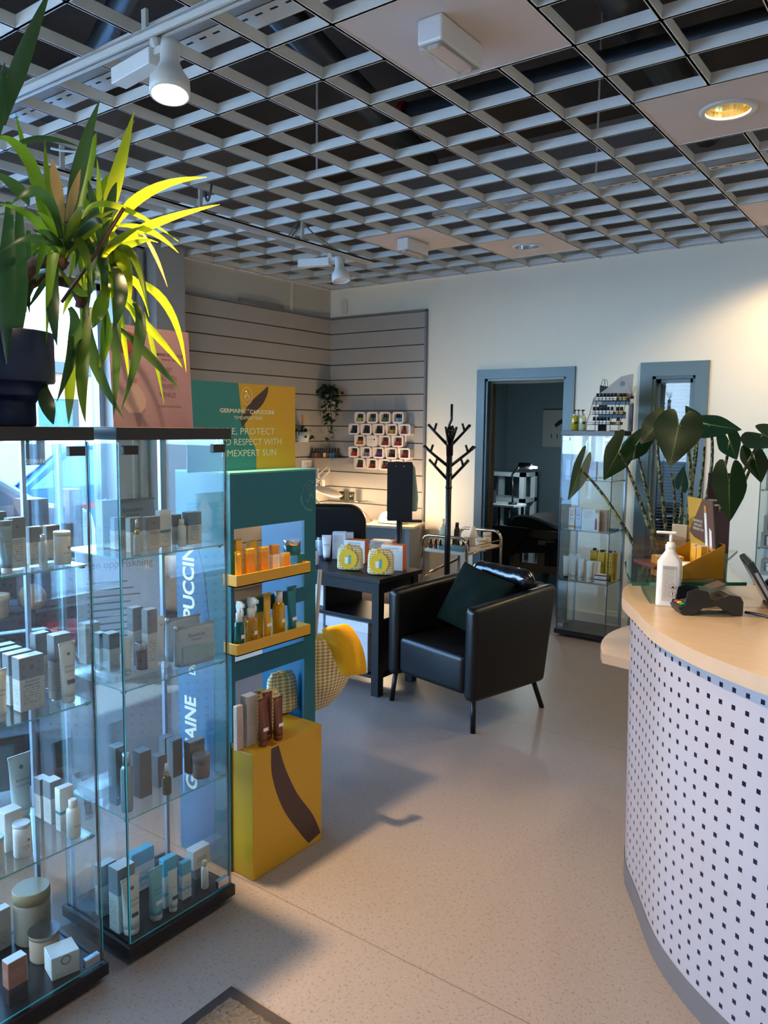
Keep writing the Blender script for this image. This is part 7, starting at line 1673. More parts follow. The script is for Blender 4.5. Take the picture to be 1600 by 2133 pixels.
for q in (((135, 520), (165, 350), (208, 208), 26, 2, A0, -.06, -.1), ((150, 495), (183, 350), (201, 276), 20, 0, A0, .02, .05), ((132, 505), (104, 400), (93, 290), 14, 0, A0, 0, .0), ((128, 500), (72, 375), (32, 232), 18, 0, A0, .05, .1),
          ((112, 470), (58, 330), (-8, 285), 22, 0, A0, -.1, -.15), ((136, 470), (118, 385), (108, 330), 20, 3, A0, -.04, -.05), ((138, 470), (152, 410), (168, 352), 17, 3, A0, -.08, -.1), ((128, 500), (92, 405), (24, 424), 22, 2, A0, -.15, -.2),
          ((125, 530), (70, 455), (-5, 425), 16, 0, A0, -.1, -.15), ((128, 545), (80, 495), (-2, 527), 13, 2, A0, -.15, -.2), ((20, 420), (14, 600), (14, 760), 32, 2, -.1, -.14, -.16), ((40, 430), (40, 610), (32, 742), 30, 2, -.1, -.1, -.12),
          ((118, 560), (110, 630), (119, 722), 24, 2, A0, -.1, -.12), ((26, 305), (90, 288), (166, 306), 13, 2, .05, .05, .0), ((60, 480), (55, 560), (62, 655), 20, 2, 0, 0, 0), ((-10, 360), (40, 395), (60, 430), 24, 2, 0, .05, .05),
          ((130, 500), (95, 450), (70, 380), 18, 0, A0, .06, .1), ((132, 515), (110, 470), (75, 440), 15, 0, A0, -.05, -.1), ((142, 510), (175, 470), (240, 438), 14, 0, A0, -.1, -.14), ((140, 520), (190, 465), (215, 470), 16, 2, A0, -.12, -.15),
          ((205, 520), (240, 380), (280, 231), 29, 1, B0, .06, .05), ((206, 510), (207, 410), (202, 331), 11, 1, B0, .05, .05), ((180, 480), (206, 405), (226, 362), 18, 0, B0, .12, .15), ((212, 525), (292, 410), (431, 369), 21, 1, B0, .05, .1),
          ((218, 530), (310, 470), (457, 426), 18, 1, B0, .1, .2), ((170, 455), (238, 427), (372, 503), 12, 1, -.05, .0, .1), ((240, 470), (310, 480), (372, 527), 13, 1, .05, .1, .15), ((290, 476), (322, 528), (349, 598), 9, 3, .1, .15, .2),
          ((228, 475), (258, 548), (272, 628), 27, 1, B0, .0, -.02), ((228, 580), (340, 625), (388, 775), 18, 1, B0, .1, .15), ((228, 600), (318, 690), (386, 772), 16, 1, B0, .08, .12), ((245, 680), (312, 742), (373, 810), 18, 2, B0, .02, .0),
          ((228, 540), (252, 602), (233, 692), 27, 2, B0, -.08, -.1), ((228, 580), (210, 640), (192, 684), 27, 0, B0, -.1, -.12), ((278, 630), (292, 700), (252, 856), 23, 2, .05, .0, -.02), ((192, 640), (172, 760), (178, 880), 25, 0, B0, -.06, -.1),
          ((180, 620), (195, 745), (258, 872), 25, 2, B0, -.0, .02), ((145, 640), (156, 710), (118, 838), 26, 2, A0, -.02, -.02), ((150, 700), (146, 800), (143, 885), 20, 0, A0, .0, .0), ((85, 785), (98, 840), (112, 885), 28, 2, A0, -.1, -.1),
          ((215, 630), (222, 700), (205, 772), 22, 0, B0, .0, .0), ((238, 620), (243, 740), (236, 872), 16, 2, B0, .0, .02), ((300, 650), (320, 730), (342, 842), 10, 0, .1, .12, .14), ((222, 590), (250, 665), (270, 800), 15, 1, B0, .08, .1),
          ((215, 520), (180, 430), (160, 380), 16, 0, B0, .1, .14), ((215, 540), (262, 500), (330, 505), 13, 1, B0, .1, .14), ((210, 550), (240, 505), (300, 470), 15, 1, B0, -.04, -.05), ((200, 560), (160, 590), (130, 660), 18, 0, B0, .06, .08),
          ((210, 570), (180, 600), (170, 700), 20, 2, B0, .1, .12), ((225, 570), (285, 590), (310, 660), 16, 1, B0, .1, .14), ((225, 565), (275, 640), (300, 720), 17, 0, B0, .12, .15), ((100, 560), (60, 600), (45, 690), 18, 2, A0, .06, .08),
          ((5, 260), (40, 140), (108, -30), 26, 2, -.2, -.3, -.4), ((-20, 330), (-5, 230), (10, 130), 26, 2, -.2, -.25, -.3), ((-20, 500), (0, 560), (5, 690), 26, 2, -.1, -.1, -.1), ((120, 545), (85, 600), (60, 640), 10, 2, A0, 0, 0), ((125, 560), (170, 610), (200, 590), 14, 0, A0, .0, .05)):
    yleaf(*q)
rnd_ = random.Random(11)
for k in range(44):
    cx, cy, dd = ((135, 520, A0), (212, 530, B0))[k % 2]
    a_ = rnd_.uniform(0, 2*PI); ln = rnd_.uniform(70, 165); dx, dy = ln*math.cos(a_)*0.75, ln*math.sin(a_)
    if dy > 0: mid = (cx+dx*0.6, cy+dy*0.22-25); tip_ = (cx+dx, cy+dy*1.35)
    else: mid = (cx+dx*0.5, cy+dy*0.6); tip_ = (cx+dx, cy+dy)
    dp = rnd_.uniform(-0.16, 0.2)
    yleaf((cx, cy+rnd_.uniform(-10, 40)), mid, tip_, rnd_.uniform(14, 22), rnd_.choice((0, 0, 2, 2, 1)), dd, dd+dp*0.5, dd+dp)
lfm.build('leaves', YM, YU)
# ------------------------------------------------------------------ big arrow leaved plant behind the counter display
PB_ = onz(1398, 1262, 0.9); PB_ = at(1400, 1300, 3.68)
pz = 0.751
AL = thing('alocasia_plant', 'arrow leaved plant with zebra striped stems behind the counter display', 'plant', (PB_.x, PB_.y, pz))
PA = Vector((PB_.x, PB_.y, pz))
MB().lathe([(0.085, 0.0), (0.1, 0.11), (0.104, 0.12), (0.096, 0.12), (0.09, 0.09)], 32, cap1=False).build('pot', P('grey_planter', '#5f5f60', 0.6), AL)
MB().lathe([(0.001, 0.095), (0.091, 0.093)], 24, cap0=False, cap1=False).build('soil', P('soil', '#2a2019', 0.95), AL)
def zebra():
    tt = NT('zebra_stem'); tc = tt.n('TexCoord'); wv = tt.n('TexNoise', Scale=75.0, Detail=1.0); mp = tt.n('Mapping'); mp.inputs['Scale'].default_value = (1, 1, 0.8); tt.l(tc.outputs['Object'], mp.inputs[0]); tt.l(mp.outputs[0], wv.inputs['Vector'])
    k = tt.math('GREATER_THAN', wv.outputs[0], 0.52); tt.bsdf(**{'Base Color': tt.mix(k, C('#232319'), C('#8a8244')), 'Roughness': 0.5}); return tt.m
zeb = zebra(); aG = LEAF('alocasia_leaf', '#15301c', '#2a4f1a', 0.2, 0.28, '#5a7a3a')
DA = hd(PA)
def aleaf(J, T, side, W, lobe, dJ, dT, bend=(0, 0), roll=0.0, stem=True, cup=0.25):
    """sagittate leaf: J petiole joint, T tip (picture points at depth offsets); side = lateral tilt; W width as share of length"""
    Jp, Tp = Vector(at(*J, DA+dJ))-PA, Vector(at(*T, DA+dT))-PA
    ax = (Tp-Jp); Lf = ax.length; ax.normalize()
    vw = Vector((PA.x, PA.y, PA.z+0.5-EYE)).normalized(); s0 = ax.cross(vw).normalized(); nn = s0.cross(ax).normalized()
    s = s0*math.cos(roll)+nn*math.sin(roll); nn = s.cross(ax).normalized()
    if nn.dot(vw) > 0: pass
    st = [(-0.42, 0.16, 0.26), (-0.36, 0.11, 0.36), (-0.25, 0.06, 0.43), (-0.12, 0.02, 0.48), (0.0, 0.0, 0.50), (0.15, 0.0, 0.47), (0.35, 0.0, 0.39), (0.55, 0.0, 0.28), (0.75, 0.0, 0.165), (0.9, 0.0, 0.075), (1.0, 0.0, 0.004)]
    mb = MB()
    for sg in (-1, 1):
        vs = []; uvs = []
        K = 5
        for (x, ti, to) in st:
            if x < 0: x = x*lobe/0.42
            for k in range(K):
                tt_ = ti+(to-ti)*k/(K-1); y = tt_*W*2*Lf*0.5
                dz = cup*Lf*(tt_**1.5)*0.5+0.10*Lf*max(0, x)**2*-1+0.010*Lf*math.sin(9*x+5*tt_)
                vs.append(Jp+ax*x*Lf+s*sg*y-nn*0+(-vw)*(-dz)*0.6+Vector((0, 0, -0.10*Lf*tt_)))
        fs = [((i)*K+k, (i)*K+k+1, (i+1)*K+k+1, (i+1)*K+k) for i in range(len(st)-1) for k in range(K-1)]
        for f in fs:
            q = [(0.5+sg*0.5*((j % K)/(K-1)), (j//K)/len(st)) for j in f]; uvs.append(q)
        mb.add(vs, fs, 0, True, uvs)
    mb.build('leaf_blade', aG, AL)
    if stem:
        b0 = Vector((random.uniform(-.035, .035), random.uniform(-.03, .03), 0.08)); mid = (b0*0.42+Jp*0.58)+Vector((bend[0], 0, bend[1]))
        pts = bez(b0, mid, Jp, 12); MB().tube(pts, [0.0115-0.006*i/12 for i in range(13)], 8).build('leaf_stem', zeb, AL)
aleaf((1209, 976), (1184, 1042), 0, 0.42, 0.70, 0.10, -0.1, (0.02, 0.03), 0.9)
aleaf((1288, 942), (1258, 1000), 0, 0.74, 0.75, 0.02, -0.1, (0.0, 0.06), 0.35)
aleaf((1322, 930), (1290, 968), 0, 0.95, 0.95, 0.12, 0.05, (0.0, 0.06), -0.3)
aleaf((1414, 885), (1396, 973), 0, 0.86, 0.40, -0.12, -0.28, (0.06, 0.06), 0.0)
aleaf((1446, 872), (1428, 845), 0, 0.85, 0.5, 0.25, 0.3, (0.02, 0.02), 0.2)
aleaf((1478, 884), (1545, 896), 0, 0.62, 0.60, 0.05, -0.1, (0.05, 0.05), 0.3)
aleaf((1520, 920), (1535, 958), 0, 0.95, 0.95, 0.15, 0.08, (0.03, 0.05), -0.35)
aleaf((1519, 1004), (1520, 1086), 0, 0.72, 0.62, -0.18, -0.3, (0.03, 0.03), 0.1)
aleaf((1572, 955), (1585, 1006), 0, 0.85, 0.6, 0.1, 0.0, (0.02, 0.03), 0.4)
aleaf((1368, 884), (1335, 925), 0, 1.0, 0.8, 0.12, 0.05, (-0.02, 0.06), -0.2)
aleaf((1590, 905), (1640, 930), 0, 0.7, 0.6, 0.1, -0.1, (0.02, 0.05), 0.2)
for u, v, d in ((1468, 930, 0.05), (1455, 905, 0.15), (1400, 985, 0.1), (1420, 1010, 0.12)):
    b0 = Vector((random.uniform(-.04, .04), random.uniform(-.03, .03), 0.08)); e = at(u, v, DA+d)-PA; MB().tube(bez(b0, b0*0.45+e*0.55+Vector((0.02, 0, 0.03)), e, 10), [0.010-0.005*i/10 for i in range(11)], 8).build('leaf_stem', zeb, AL)
aleaf((1420, 1005), (1425, 970), 0, 0.8, 0.5, 0.15, 0.1, (0, 0), 0.6, False)

# ------------------------------------------------------------------ treatment room behind the doorway
bedM = P('black_blanket', '#0e0d11', 0.9, noise=0.2, nscale=20)
t = thing('massage_bed', 'massage bed under a black blanket in the dark room behind the doorway', 'bed', (-3.35, 7.75, 0), 0.0)
wood = P('bed_wood', '#6d543f', 0.5, noise=0.15, nscale=20)
mb = MB(); nx, ny = 30, 14; vs = []
for i in range(nx+1):
    for j in range(ny+1):
        u, v = i/nx, j/ny; x = -0.62+1.85*u; y = -0.40+0.85*v
        z = 0.62+0.10*math.exp(-((u-0.18)/0.16)**2)+0.20*min(1, max(0, (u-0.36)/0.14))
        ed = max(0, 0.12-v)*2.6+max(0, 0.07-u)*6
        z -= ed*(1.0+0.25*math.sin(11*u)); z += 0.012*math.sin(14*u+3*v)+0.01*math.sin(9*v+5*u)
        if u < 0.07: x -= 0.02
        vs.append((x, y, max(0.14, z)))
mb.add(vs, [(i*(ny+1)+j, (i+1)*(ny+1)+j, (i+1)*(ny+1)+j+1, i*(ny+1)+j+1) for i in range(nx) for j in range(ny)], smooth=True)
mb.build('blanket', bedM, t, solid=0.015)
mb = MB(); mb.prism([(-0.66, 0.62), (-0.2, 0.62), (-0.42, 0.30), (-0.52, 0.12), (-0.62, 0.16), (-0.66, 0.12), (-0.72, 0.2)], -0.42, -0.40, axis='y'); mb.build('blanket_corner', bedM, t)
MB().box(-0.5, 1.2, -0.36, 0.40, 0.5, 0.60).build('mattress', P('bed_pad', '#3d2a22', 0.6), t)
mb = MB(); mb.box(-0.42, 1.2, -0.38, -0.33, 0.16, 0.24); mb.box(-0.12, -0.04, -0.38, -0.33, 0.24, 0.5); mb.box(0.42, 0.50, -0.38, -0.33, 0.24, 0.5); mb.box(-0.04, 0.42, -0.37, -0.34, 0.45, 0.5); mb.build('bed_frame', wood, t)
for x in (-0.36, 0.9):
    for y in (-0.34, 0.36): MB().box(x-0.03, x+0.03, y-0.03, y+0.03, 0, 0.5).build('leg', wood, t)
MB().box(-0.03, 0.40, -0.3, 0.3, 0.17, 0.42).build('storage_box', P('dark_storage', '#1d2023', 0.6), t)
t = thing('glass_table', 'round ended white table lit by the arm lamp in the dark room', 'table', (-4.13, 8.0, 0), 0)
MB().prism([(-0.5, -0.2), (0.06, -0.2), (0.13, -0.16), (0.17, -0.07), (0.17, 0.07), (0.13, 0.16), (0.06, 0.2), (-0.5, 0.2)], 0.765, 0.785).build('tabletop', P('table_white', '#dfe6ea', 0.2), t)
for x in (-0.45, -0.22, 0.08): 
    for y in (-0.16, 0.16): MB().lathe([(0.016, 0), (0.016, 0.765)], 10, cx=x, cy=y).build('leg', P('table_leg_dark', '#1e2025', 0.4), t)
t = thing('white_shelf', 'white open shelf standing behind the lit table in the dark room', 'shelf', (-4.42, 8.6, 0), 0)
wl = P('shelf_white', '#c9d3d8', 0.5)
for x in (-0.22, 0.22):
    for y in (-0.15, 0.15): MB().box(x-0.03, x+0.03, y-0.03, y+0.03, 0, 1.12).build('post', wl, t)
for z in (0.38, 0.76, 1.07): MB().box(-0.25, 0.25, -0.18, 0.18, z, z+0.05).build('shelf_board', wl, t)
lp = ony(1108, 975, 7.95); lj = ony(1082, 972, 7.95)
t = thing('arm_lamp', 'black jointed lamp with a small bright disc in the dark room', 'lamp', (-4.07, 7.95, 0.7855), 0)
o_ = Vector((-4.07, 7.95, 0.7855)); lb = P('lamp_black', '#101216', 0.4)
MB().lathe([(0.05, 0), (0.05, 0.02), (0.015, 0.03)], 18).build('foot', lb, t)
e1 = ony(1067, 988, 7.95)-o_; MB().tube([(0, 0, 0.02), e1], 0.011, 8).build('arm', lb, t); MB().tube([e1, lj-o_], 0.010, 8).build('arm', lb, t)
MB().tube([lj-o_+Vector((0, 0, 0.02)), lp-o_+Vector((0.0, 0, 0.02))], [0.03, 0.034], 10).build('lamp_head', lb, t); c = lp-o_+Vector((0.02, -0.0, 0.005)); MB().lathe([(0.001, 0), (0.042, 0.0), (0.042, 0.016), (0.02, 0.02)], 20, M=Matrix.Translation(c-Vector((0, 0, 0.006)))).build('light_disc', EM('cool_lamp', '#dff4ff', 30.0), t)
LAMP_P = lp+Vector((0.02, 0, -0.03))
tag(MB().lathe([(0.07, 0), (0.09, 0.2), (0.085, 0.2), (0.066, 0.01)], 20).build('waste_bag', P('yellow_bag', '#7f8a1c', 0.6), None, (-4.2, 7.78, 0.35)), 'yellow green bin hanging under the lit table in the dark room', 'bin')
bpy.data.objects['waste_bag'].location = (-4.2, 7.98, 0.301)
tag(MB().box(-0.09, 0.09, -0.13, 0.13, 0, 0.30).build('low_cabinet', P('low_cab', '#27313a', 0.5), None, (-4.2, 7.98, 0.0)), 'low dark cabinet under the yellow bin in the dark room', 'cabinet')
tag(MB().box(-0.1, 0.1, -0.09, 0.09, 0, 0.14).build('appliance', P('appliance_dark', '#30343c', 0.4), None, (-4.42, 7.93, 0.7855)), 'dark boxy appliance on the left of the lit table in the dark room', 'appliance')
a0, a1 = ony(1134, 854, 9.345), ony(1200, 932, 9.345)
t = thing('wall_picture', 'pale canvas with a dark brush stroke on the wall of the dark room', 'picture', ((a0.x+a1.x)/2, 9.345, (a0.z+a1.z)/2))
w, h = (a1.x-a0.x)/2, (a0.z-a1.z)/2
MB().box(-w, w, -0.025, 0, -h, h).build('canvas', P('canvas_pale', '#b8bcb9', 0.7), t)
mb = MB(); mb.prism([(-w*0.3, h*0.2), (-w*0.05, h*0.42), (w*0.4, h*0.62), (w*0.9, h*0.75), (w*0.9, h*0.5), (w*0.2, h*0.3), (-w*0.2, h*0.05)], -0.0265, -0.025, axis='y')
for x in (-0.5, -0.15, 0.3): mb.prism([(x*w, -h*0.3), (x*w+0.012, -h*0.3), (x*w+0.02, -h*0.55), (x*w+0.01, -h*0.55)], -0.0265, -0.025, axis='y')
mb.build('brush_strokes', P('brush_dark', '#1b1e24', 0.7), t)

# ------------------------------------------------------------------ goods on the window sill, banner and leaflet seen through the glass
SLX = XL-0.06
t = thing('scent_candle', 'cream scented candle cup by the window seen through the left cabinet', 'candle', (0, 0, 0))
c = onx(17, 1279, XL-0.05); c.z = 0.2505; t.location = (XL-0.09, c.y-0.06, 0.2505)
MB().lathe([(0.075, 0), (0.085, 0.13), (0.09, 0.13), (0.09, 0.165), (0.08, 0.165), (0.078, 0.14)], 24).build('cup', P('candle_peach', '#d9b68c', 0.5), t); MB().lathe([(0.001, 0.15), (0.08, 0.15)], 20, cap0=False, cap1=False).build('wax', P('candle_wax', '#efe6d2', 0.6), t)
c = onx(53, 1265, XL-0.13)
tag(MB().ball((0, 0, 0.1), 0.1, 24, 14).build('wooden_ball', P('ball_wood', '#a88a64', 0.5, noise=0.1), None, (XL-0.1, onx(62, 1262, XL-0.1).y+0.02, 0.2505)), 'round wooden ball on the window sill behind the left cabinet', 'ball')
pinkB = P('pink_parcel', '#c98a7c', 0.6, noise=0.04)
sillM = MB().box(XL-0.55, XL-0.31, YF, 3.72, 0, 0.25)
struct('ground_outer_sill', sillM, P('outer_sill', '#8d979e', 0.6))
for u0, u1, vt, vb, lb in ((42, 96, 1038, 1175, 'pink parcel box outside on the window ledge, left one'), (97, 129, 1055, 1180, 'lilac pink parcel box on the window ledge, middle one'), (130, 165, 1018, 1178, 'tan parcel box on the window ledge near the frame')):
    xx = XL-0.43; p = onx((u0+u1)/2, vb, xx); w = (u1-u0)/FPX*5.3; h = at((u0+u1)/2, vt, hd(p)).z
    b = tag(MB().box(-0.1, 0.1, -w/2, w/2, 0, h-0.2505).build('parcel_box', pinkB, None, (xx, p.y, 0.2505)), lb, 'box', 'parcel boxes on the ledge')
# exterior: ground, parked van, brick garage, hedge trees
t = struct('ground_street', MB().box(-60, XL-0.55, -40, 40, -0.12, -0.06), P('asphalt', '#c4c6c8', 0.8, noise=0.1, nscale=4))
struct('ground_front_street', MB().box(XL-0.55, 40, -40, YF-0.3, -0.12, -0.06), P('paving', '#d0cdc6', 0.8, noise=0.1, nscale=4))
# parked car, side on
def car(loc, rz, label, col):
    t = thing('parked_car', label, 'car', loc, rz); body = P('car_'+col.strip('#'), col, 0.2, 0.1); gl = P('car_glass', '#7fb0c8', 0.08, spec=0.8); tyre = P('car_tyre', '#17181a', 0.8)
    pr = [(-2.1, 0.3), (-2.15, 0.6), (-2.0, 0.85), (-1.1, 0.98), (-0.5, 1.45), (0.9, 1.5), (1.6, 1.05), (2.05, 0.95), (2.15, 0.5), (2.1, 0.3)]
    MB().prism(pr, -0.85, 0.85, axis='y').build('body', body, t, bevel=0.06, seg=3)
    wd = [(-1.0, 1.0), (-0.47, 1.40), (0.85, 1.44), (1.4, 1.05)]
    MB().prism(wd, -0.862, 0.862, axis='y').build('side_window', gl, t)
    MB().prism([(-1.12, 1.0), (-0.52, 1.44), (-0.50, 1.46), (-1.12, 1.02)], -0.7, 0.7, axis='y').build('windscreen', gl, t)
    for x in (-1.35, 1.35):
        for y in (-0.78, 0.78): MB().lathe([(0.2, -0.1), (0.32, -0.1), (0.33, 0.1), (0.2, 0.1)], 24, M=Matrix.Translation((x, y, 0.27)) @ Matrix.Rotation(PI/2, 4, 'X')).build('wheel', tyre, t)
    mb = MB(); mb.prism([(-1.6, 0.72), (1.9, 0.80), (1.9, 0.86), (-1.6, 0.80)], -0.868, 0.868, axis='y'); mb.build('side_stripe', P('car_red', '#c23a36', 0.3), t)
    return t
car((-6.92, 1.9, -0.06), PI/2, 'white car with red stripe parked outside the left window', '#dfe6ea')
car((-8.75, 5.4, -0.06), PI/2, 'blue car parked outside the left window beyond the white car', '#1c6fc4')
car((-3.2, -7.4, -0.06), 0.1, 'dark blue car parked across the front street', '#27405f')
t = thing('garage_building', 'low orange brick garage building across the street', 'building', (-22, 9, -0.06), 0.2)
MB().box(-3, 3, -7, 7, 0, 3.0).build('wall', P('brick_orange', '#b98460', 0.8, noise=0.15, nscale=8), t); MB().box(-3.3, 3.3, -7.3, 7.3, 3.0, 3.3).build('roof', P('roof_dark', '#45474d', 0.7), t)
for y in (-4.5, -1.5, 1.5, 4.5): MB().box(3.0, 3.05, y-1.1, y+1.1, 0.1, 2.3).build('garage_door', P('garage_white', '#cfcac4', 0.6), t)
t = thing('house', 'white house standing across the front street', 'building', (-4, -24, -0.06), 0.1)
MB().box(-9, 9, -4, 4, 0, 6).build('wall', P('house_white', '#d4d6d6', 0.8), t); MB().prism([(-4.5, 6), (4.5, 6), (0, 8.6)], -9.4, 9.4, axis='x').build('roof', P('roof_slate', '#5a5f68', 0.7), t)
treeL = LEAF('tree_leaf', '#5a7a3a', '#7f9a3a', 0.3)
def tree(loc, h, label, seed):
    rnd = random.Random(seed); t = thing('street_tree', label, 'tree', loc, 0, 'trees across the street')
    MB().tube([(0, 0, 0), (0.05, 0, h*0.5), (0, 0, h*0.7)], [0.18, 0.12, 0.05], 8).build('trunk', P('tree_bark', '#5b4a3c', 0.9), t)
    mb = MB()
    for k in range(900):
        d = Vector((rnd.gauss(0, 1), rnd.gauss(0, 1), rnd.gauss(0, 1))).normalized()*rnd.random()**0.4; p = Vector((d.x*h*0.32, d.y*h*0.32, h*0.66+d.z*h*0.34)); s = 0.16; a = Vector((rnd.uniform(-1, 1), rnd.uniform(-1, 1), rnd.uniform(-1, 1))).normalized()*s; b = a.orthogonal().normalized()*s*0.5
        mb.add([p-a, p+b, p+a, p-b], [(0, 1, 2, 3)])
    mb.build('crown', treeL, t)
tree((-15.5, 4, -0.06), 4.2, 'round green tree in front of the brick garage', 1)
tree((-17, -3, -0.06), 5.0, 'taller green tree left of the brick garage', 2)
tree((3, -16, -0.06), 6.0, 'green tree across the front street', 3)
# appointment leaflet and peach cushion bag between the glazing and the cabinets
t = thing('info_panel', 'pale floor panel with notice text seen through the glass cabinets', 'panel', (-4.35, 3.0, 0), 1.15)
MB().box(-0.26, 0.26, -0.012, 0.012, 0.05, 0.86).build('panel_board', P('panel_lilac', '#b9c3d3', 0.5), t); MB().box(-0.3, 0.3, -0.12, 0.12, 0, 0.05).build('foot', P('panel_foot', '#8a8f96', 0.5), t)
text('en oppfriskning', 0.07, P('panel_ink', '#6f7780', 0.5), t, (0.02, -0.0125, 0.74), (1, 0, 0), (0, 0, 1), xs=0.9)
mb = MB()
for k in range(9): mb.box(-0.2, 0.05+0.1*((k*37) % 5)/5, -0.0126, -0.012, 0.62-0.045*k, 0.63-0.045*k)
mb.build('printed_lines', P('panel_ink', '#6f7780', 0.5), t)
t = tag(pillow(0.60, 0.46, 0.22).build('floor_cushion', P('peach_fabric', '#c99a74', 0.85, noise=0.08, nscale=10), None, (-4.75, 4.05, 0.0), 0, weld=True), 'peach coloured cushion standing by the pier behind the middle cabinet', 'cushion')
t.rotation_euler = (math.radians(80), 0, 0.75); t.location = (-4.98, 3.75, 0.41)
MB_ = thing('window_bench', 'low dark bench under the peach cushion by the pier', 'bench', (-4.98, 3.77, 0), 0.75)
MB().box(-0.36, 0.36, -0.18, 0.2, 0.12, 0.17).build('bench_top', P('bench_dark', '#2c2528', 0.5), MB_)
for x in (-0.3, 0.3):
    for y in (-0.13, 0.15): MB().box(x-0.02, x+0.02, y-0.02, y+0.02, 0, 0.12).build('leg', P('bench_dark', '#2c2528', 0.5), MB_)
t = thing('red_bowl', 'red bowl on the floor seen through the left cabinet', 'bowl', (0, 0, 0)); p = onz(140, 1345, 0.0); t.location = p+Vector((0, 0, 0.001))
MB().lathe([(0.08, 0), (0.15, 0.10), (0.17, 0.16), (0.16, 0.16), (0.14, 0.10), (0.06, 0.015)], 28, cap1=False).build('bowl_body', P('red_plastic', '#c23a48', 0.3), t)

a0, a1 = onx(50, 893, XL-0.12), onx(93, 968, XL-0.12)
t = thing('window_sign', 'dark sign with white lettering in the left window, seen through the left cabinet', 'sign', (XL-0.115, (a0.y+a1.y)/2, (a0.z+a1.z)/2))
w, h = (a1.y-a0.y)/2, (a0.z-a1.z)/2
MB().box(0, 0.006, -w, w, -h, h).build('board', P('sign_navy', '#16202e', 0.4), t)
text('GERMAINE', 0.045, creamI, t, (0.0068, 0.0, -h*0.8), (0, 1, 0), (0, 0, 1), xs=0.75, bold=0.02)
mb = MB()
for k in range(4): mb.box(XL-0.27+0.03*k, XL-0.255+0.03*k, YF+0.1, 3.66, 0.25, 0.256)
struct('trim_5', mb, P('vent_white', '#c9d2da', 0.4))
# ------------------------------------------------------------------ light
def lamp(name, typ, loc, energy, color, **kw):
    d = bpy.data.lights.new(name, typ); d.energy = energy; d.color = color
    for k, v in kw.items():
        if k != 'rot' and k != 'look': setattr(d, k, v)
    o = bpy.data.objects.new(name, d); COL.objects.link(o); o.location = loc
    if 'look' in kw: o.rotation_euler = (Vector(kw['look'])-Vector(loc)).to_track_quat('-Z', 'Y').to_euler()
    if 'rot' in kw: o.rotation_euler = kw['rot']
    return o
w = bpy.data.worlds.new('sky'); SC.world = w; w.use_nodes = True; nt = w.node_tree; nt.nodes.clear()
wo = nt.nodes.new('ShaderNodeOutputWorld'); bg = nt.nodes.new('ShaderNodeBackground')
tcw = nt.nodes.new('ShaderNodeTexCoord'); sx = nt.nodes.new('ShaderNodeSeparateXYZ'); nt.links.new(tcw.outputs['Generated'], sx.inputs[0])
rp = nt.nodes.new('ShaderNodeValToRGB'); rp.color_ramp.elements[0].position = 0.0; rp.color_ramp.elements[0].color = (1.0, 0.97, 0.95, 1); rp.color_ramp.elements[1].position = 0.75; rp.color_ramp.elements[1].color = (0.07, 0.14, 0.28, 1); e_ = rp.color_ramp.elements.new(0.3); e_.color = (0.5, 0.6, 0.75, 1)
nt.links.new(sx.outputs[2], rp.inputs[0]); nt.links.new(rp.outputs[0], bg.inputs[0]); bg.inputs[1].default_value = 22.0
nt.links.new(bg.outputs[0], wo.inputs[0])
WARM = (1.0, 0.74, 0.45)
# sunlight from the street side, low through the left glazing
sun = lamp('sun', 'SUN', (-8, 0, 6), 9.0, (1.0, 0.95, 0.86), angle=0.02, look=(-8+0.55, 0.33, 6-0.80))
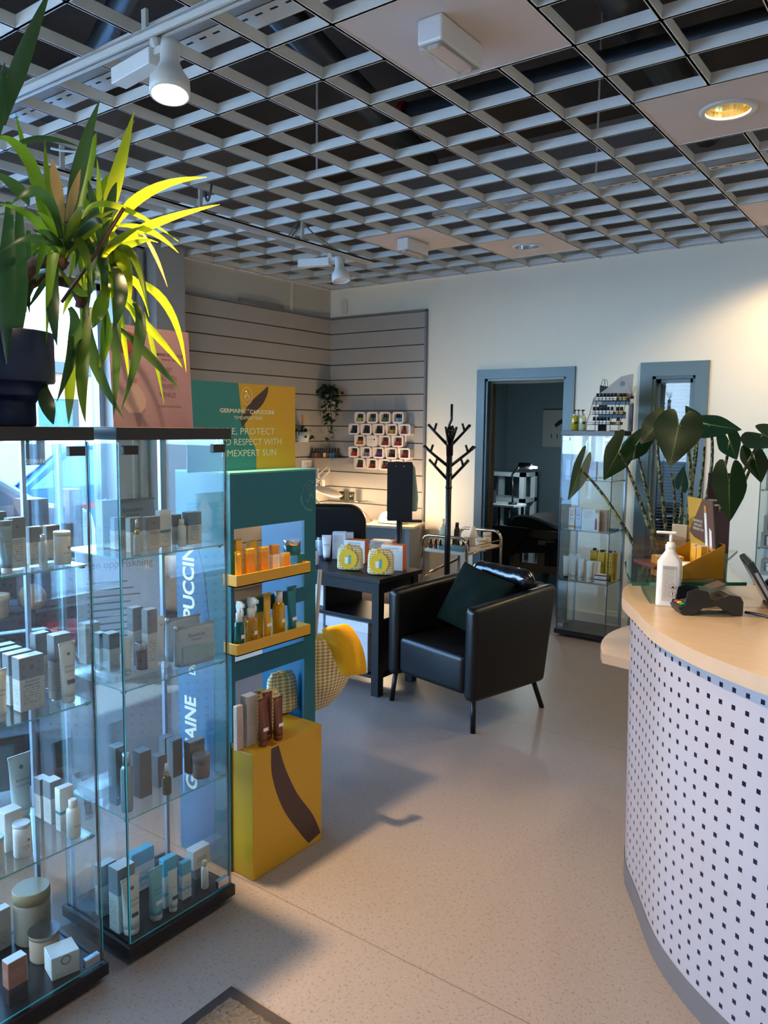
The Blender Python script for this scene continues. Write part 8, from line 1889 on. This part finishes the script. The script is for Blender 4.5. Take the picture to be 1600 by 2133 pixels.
# daylight portals in the glazed openings
pl = lamp('window_portal_left', 'AREA', (XL-0.32, 0.76, 1.5), 1, (1, 1, 1), shape='RECTANGLE', size=5.9, size_y=2.5, look=(0, 0.76, 1.5)); pl.data.cycles.is_portal = True
pf = lamp('window_portal_front', 'AREA', (-3.4, YF-0.25, 1.87), 1, (1, 1, 1), shape='RECTANGLE', size=4.4, size_y=1.8, look=(-3.4, 3, 1.87)); pf.data.cycles.is_portal = True
tip = Vector((-2.295, 1.78, 2.93))+(st1 @ Vector((0, 0, L1*0.95)))
dirn = (st1.to_3x3() @ Vector((0, 0, 1)))
lamp('spotlight_beam', 'SPOT', tip, 430, (1.0, 0.66, 0.36), spot_size=1.5, spot_blend=0.9, shadow_soft_size=0.045, look=Vector((-1.0, 1.75, 0)))
dl = Vector((X0+3*CX, Y0+5*CY, CEIL+0.05))
lamp('downlight_beam', 'SPOT', dl, 28, WARM, spot_size=2.3, spot_blend=0.5, shadow_soft_size=0.05, look=dl+Vector((0, 0, -1)))
dl2 = Vector((X0+3*CX, Y0+11*CY, CEIL+0.05))
lamp('downlight_beam', 'SPOT', dl2, 60, WARM, spot_size=2.5, spot_blend=0.4, shadow_soft_size=0.05, look=dl2+Vector((0, 0, -1)))
lamp('desk_lamp_light', 'POINT', hc+Vector((0.05, -0.02, -0.07)), 10, WARM, shadow_soft_size=0.06)
uvp = on_desk(-0.26, 0.2, 0.93)
lamp('nail_lamp_light', 'POINT', uvp, 13, WARM, shadow_soft_size=0.07)
lamp('arm_lamp_light', 'POINT', LAMP_P, 7.0, (0.75, 0.93, 1.0), shadow_soft_size=0.04)
# further lit downlights of the same row, over the counter and the entrance (outside the picture)
for x, y in ((X0+9*CX, Y0+9*CY), (X0+3*CX, Y0-3*CY)):
    lamp('downlight_beam', 'SPOT', (x, y, CEIL-0.02), 30, WARM, spot_size=2.4, spot_blend=0.5, shadow_soft_size=0.05, look=(x, y, 0))
vs = SC.view_settings; vs.view_transform = 'Standard'; vs.look = 'None'; vs.exposure = 0.78; vs.gamma = 1.0; vs.use_curve_mapping = False
SC.display_settings.display_device = 'sRGB'
cy = SC.cycles; cy.use_denoising = True; cy.max_bounces = 8; cy.diffuse_bounces = 4; cy.glossy_bounces = 4; cy.transmission_bounces = 6; cy.transparent_max_bounces = 40; cy.caustics_reflective = False; cy.caustics_refractive = False
cy.sample_clamp_indirect = 6.0
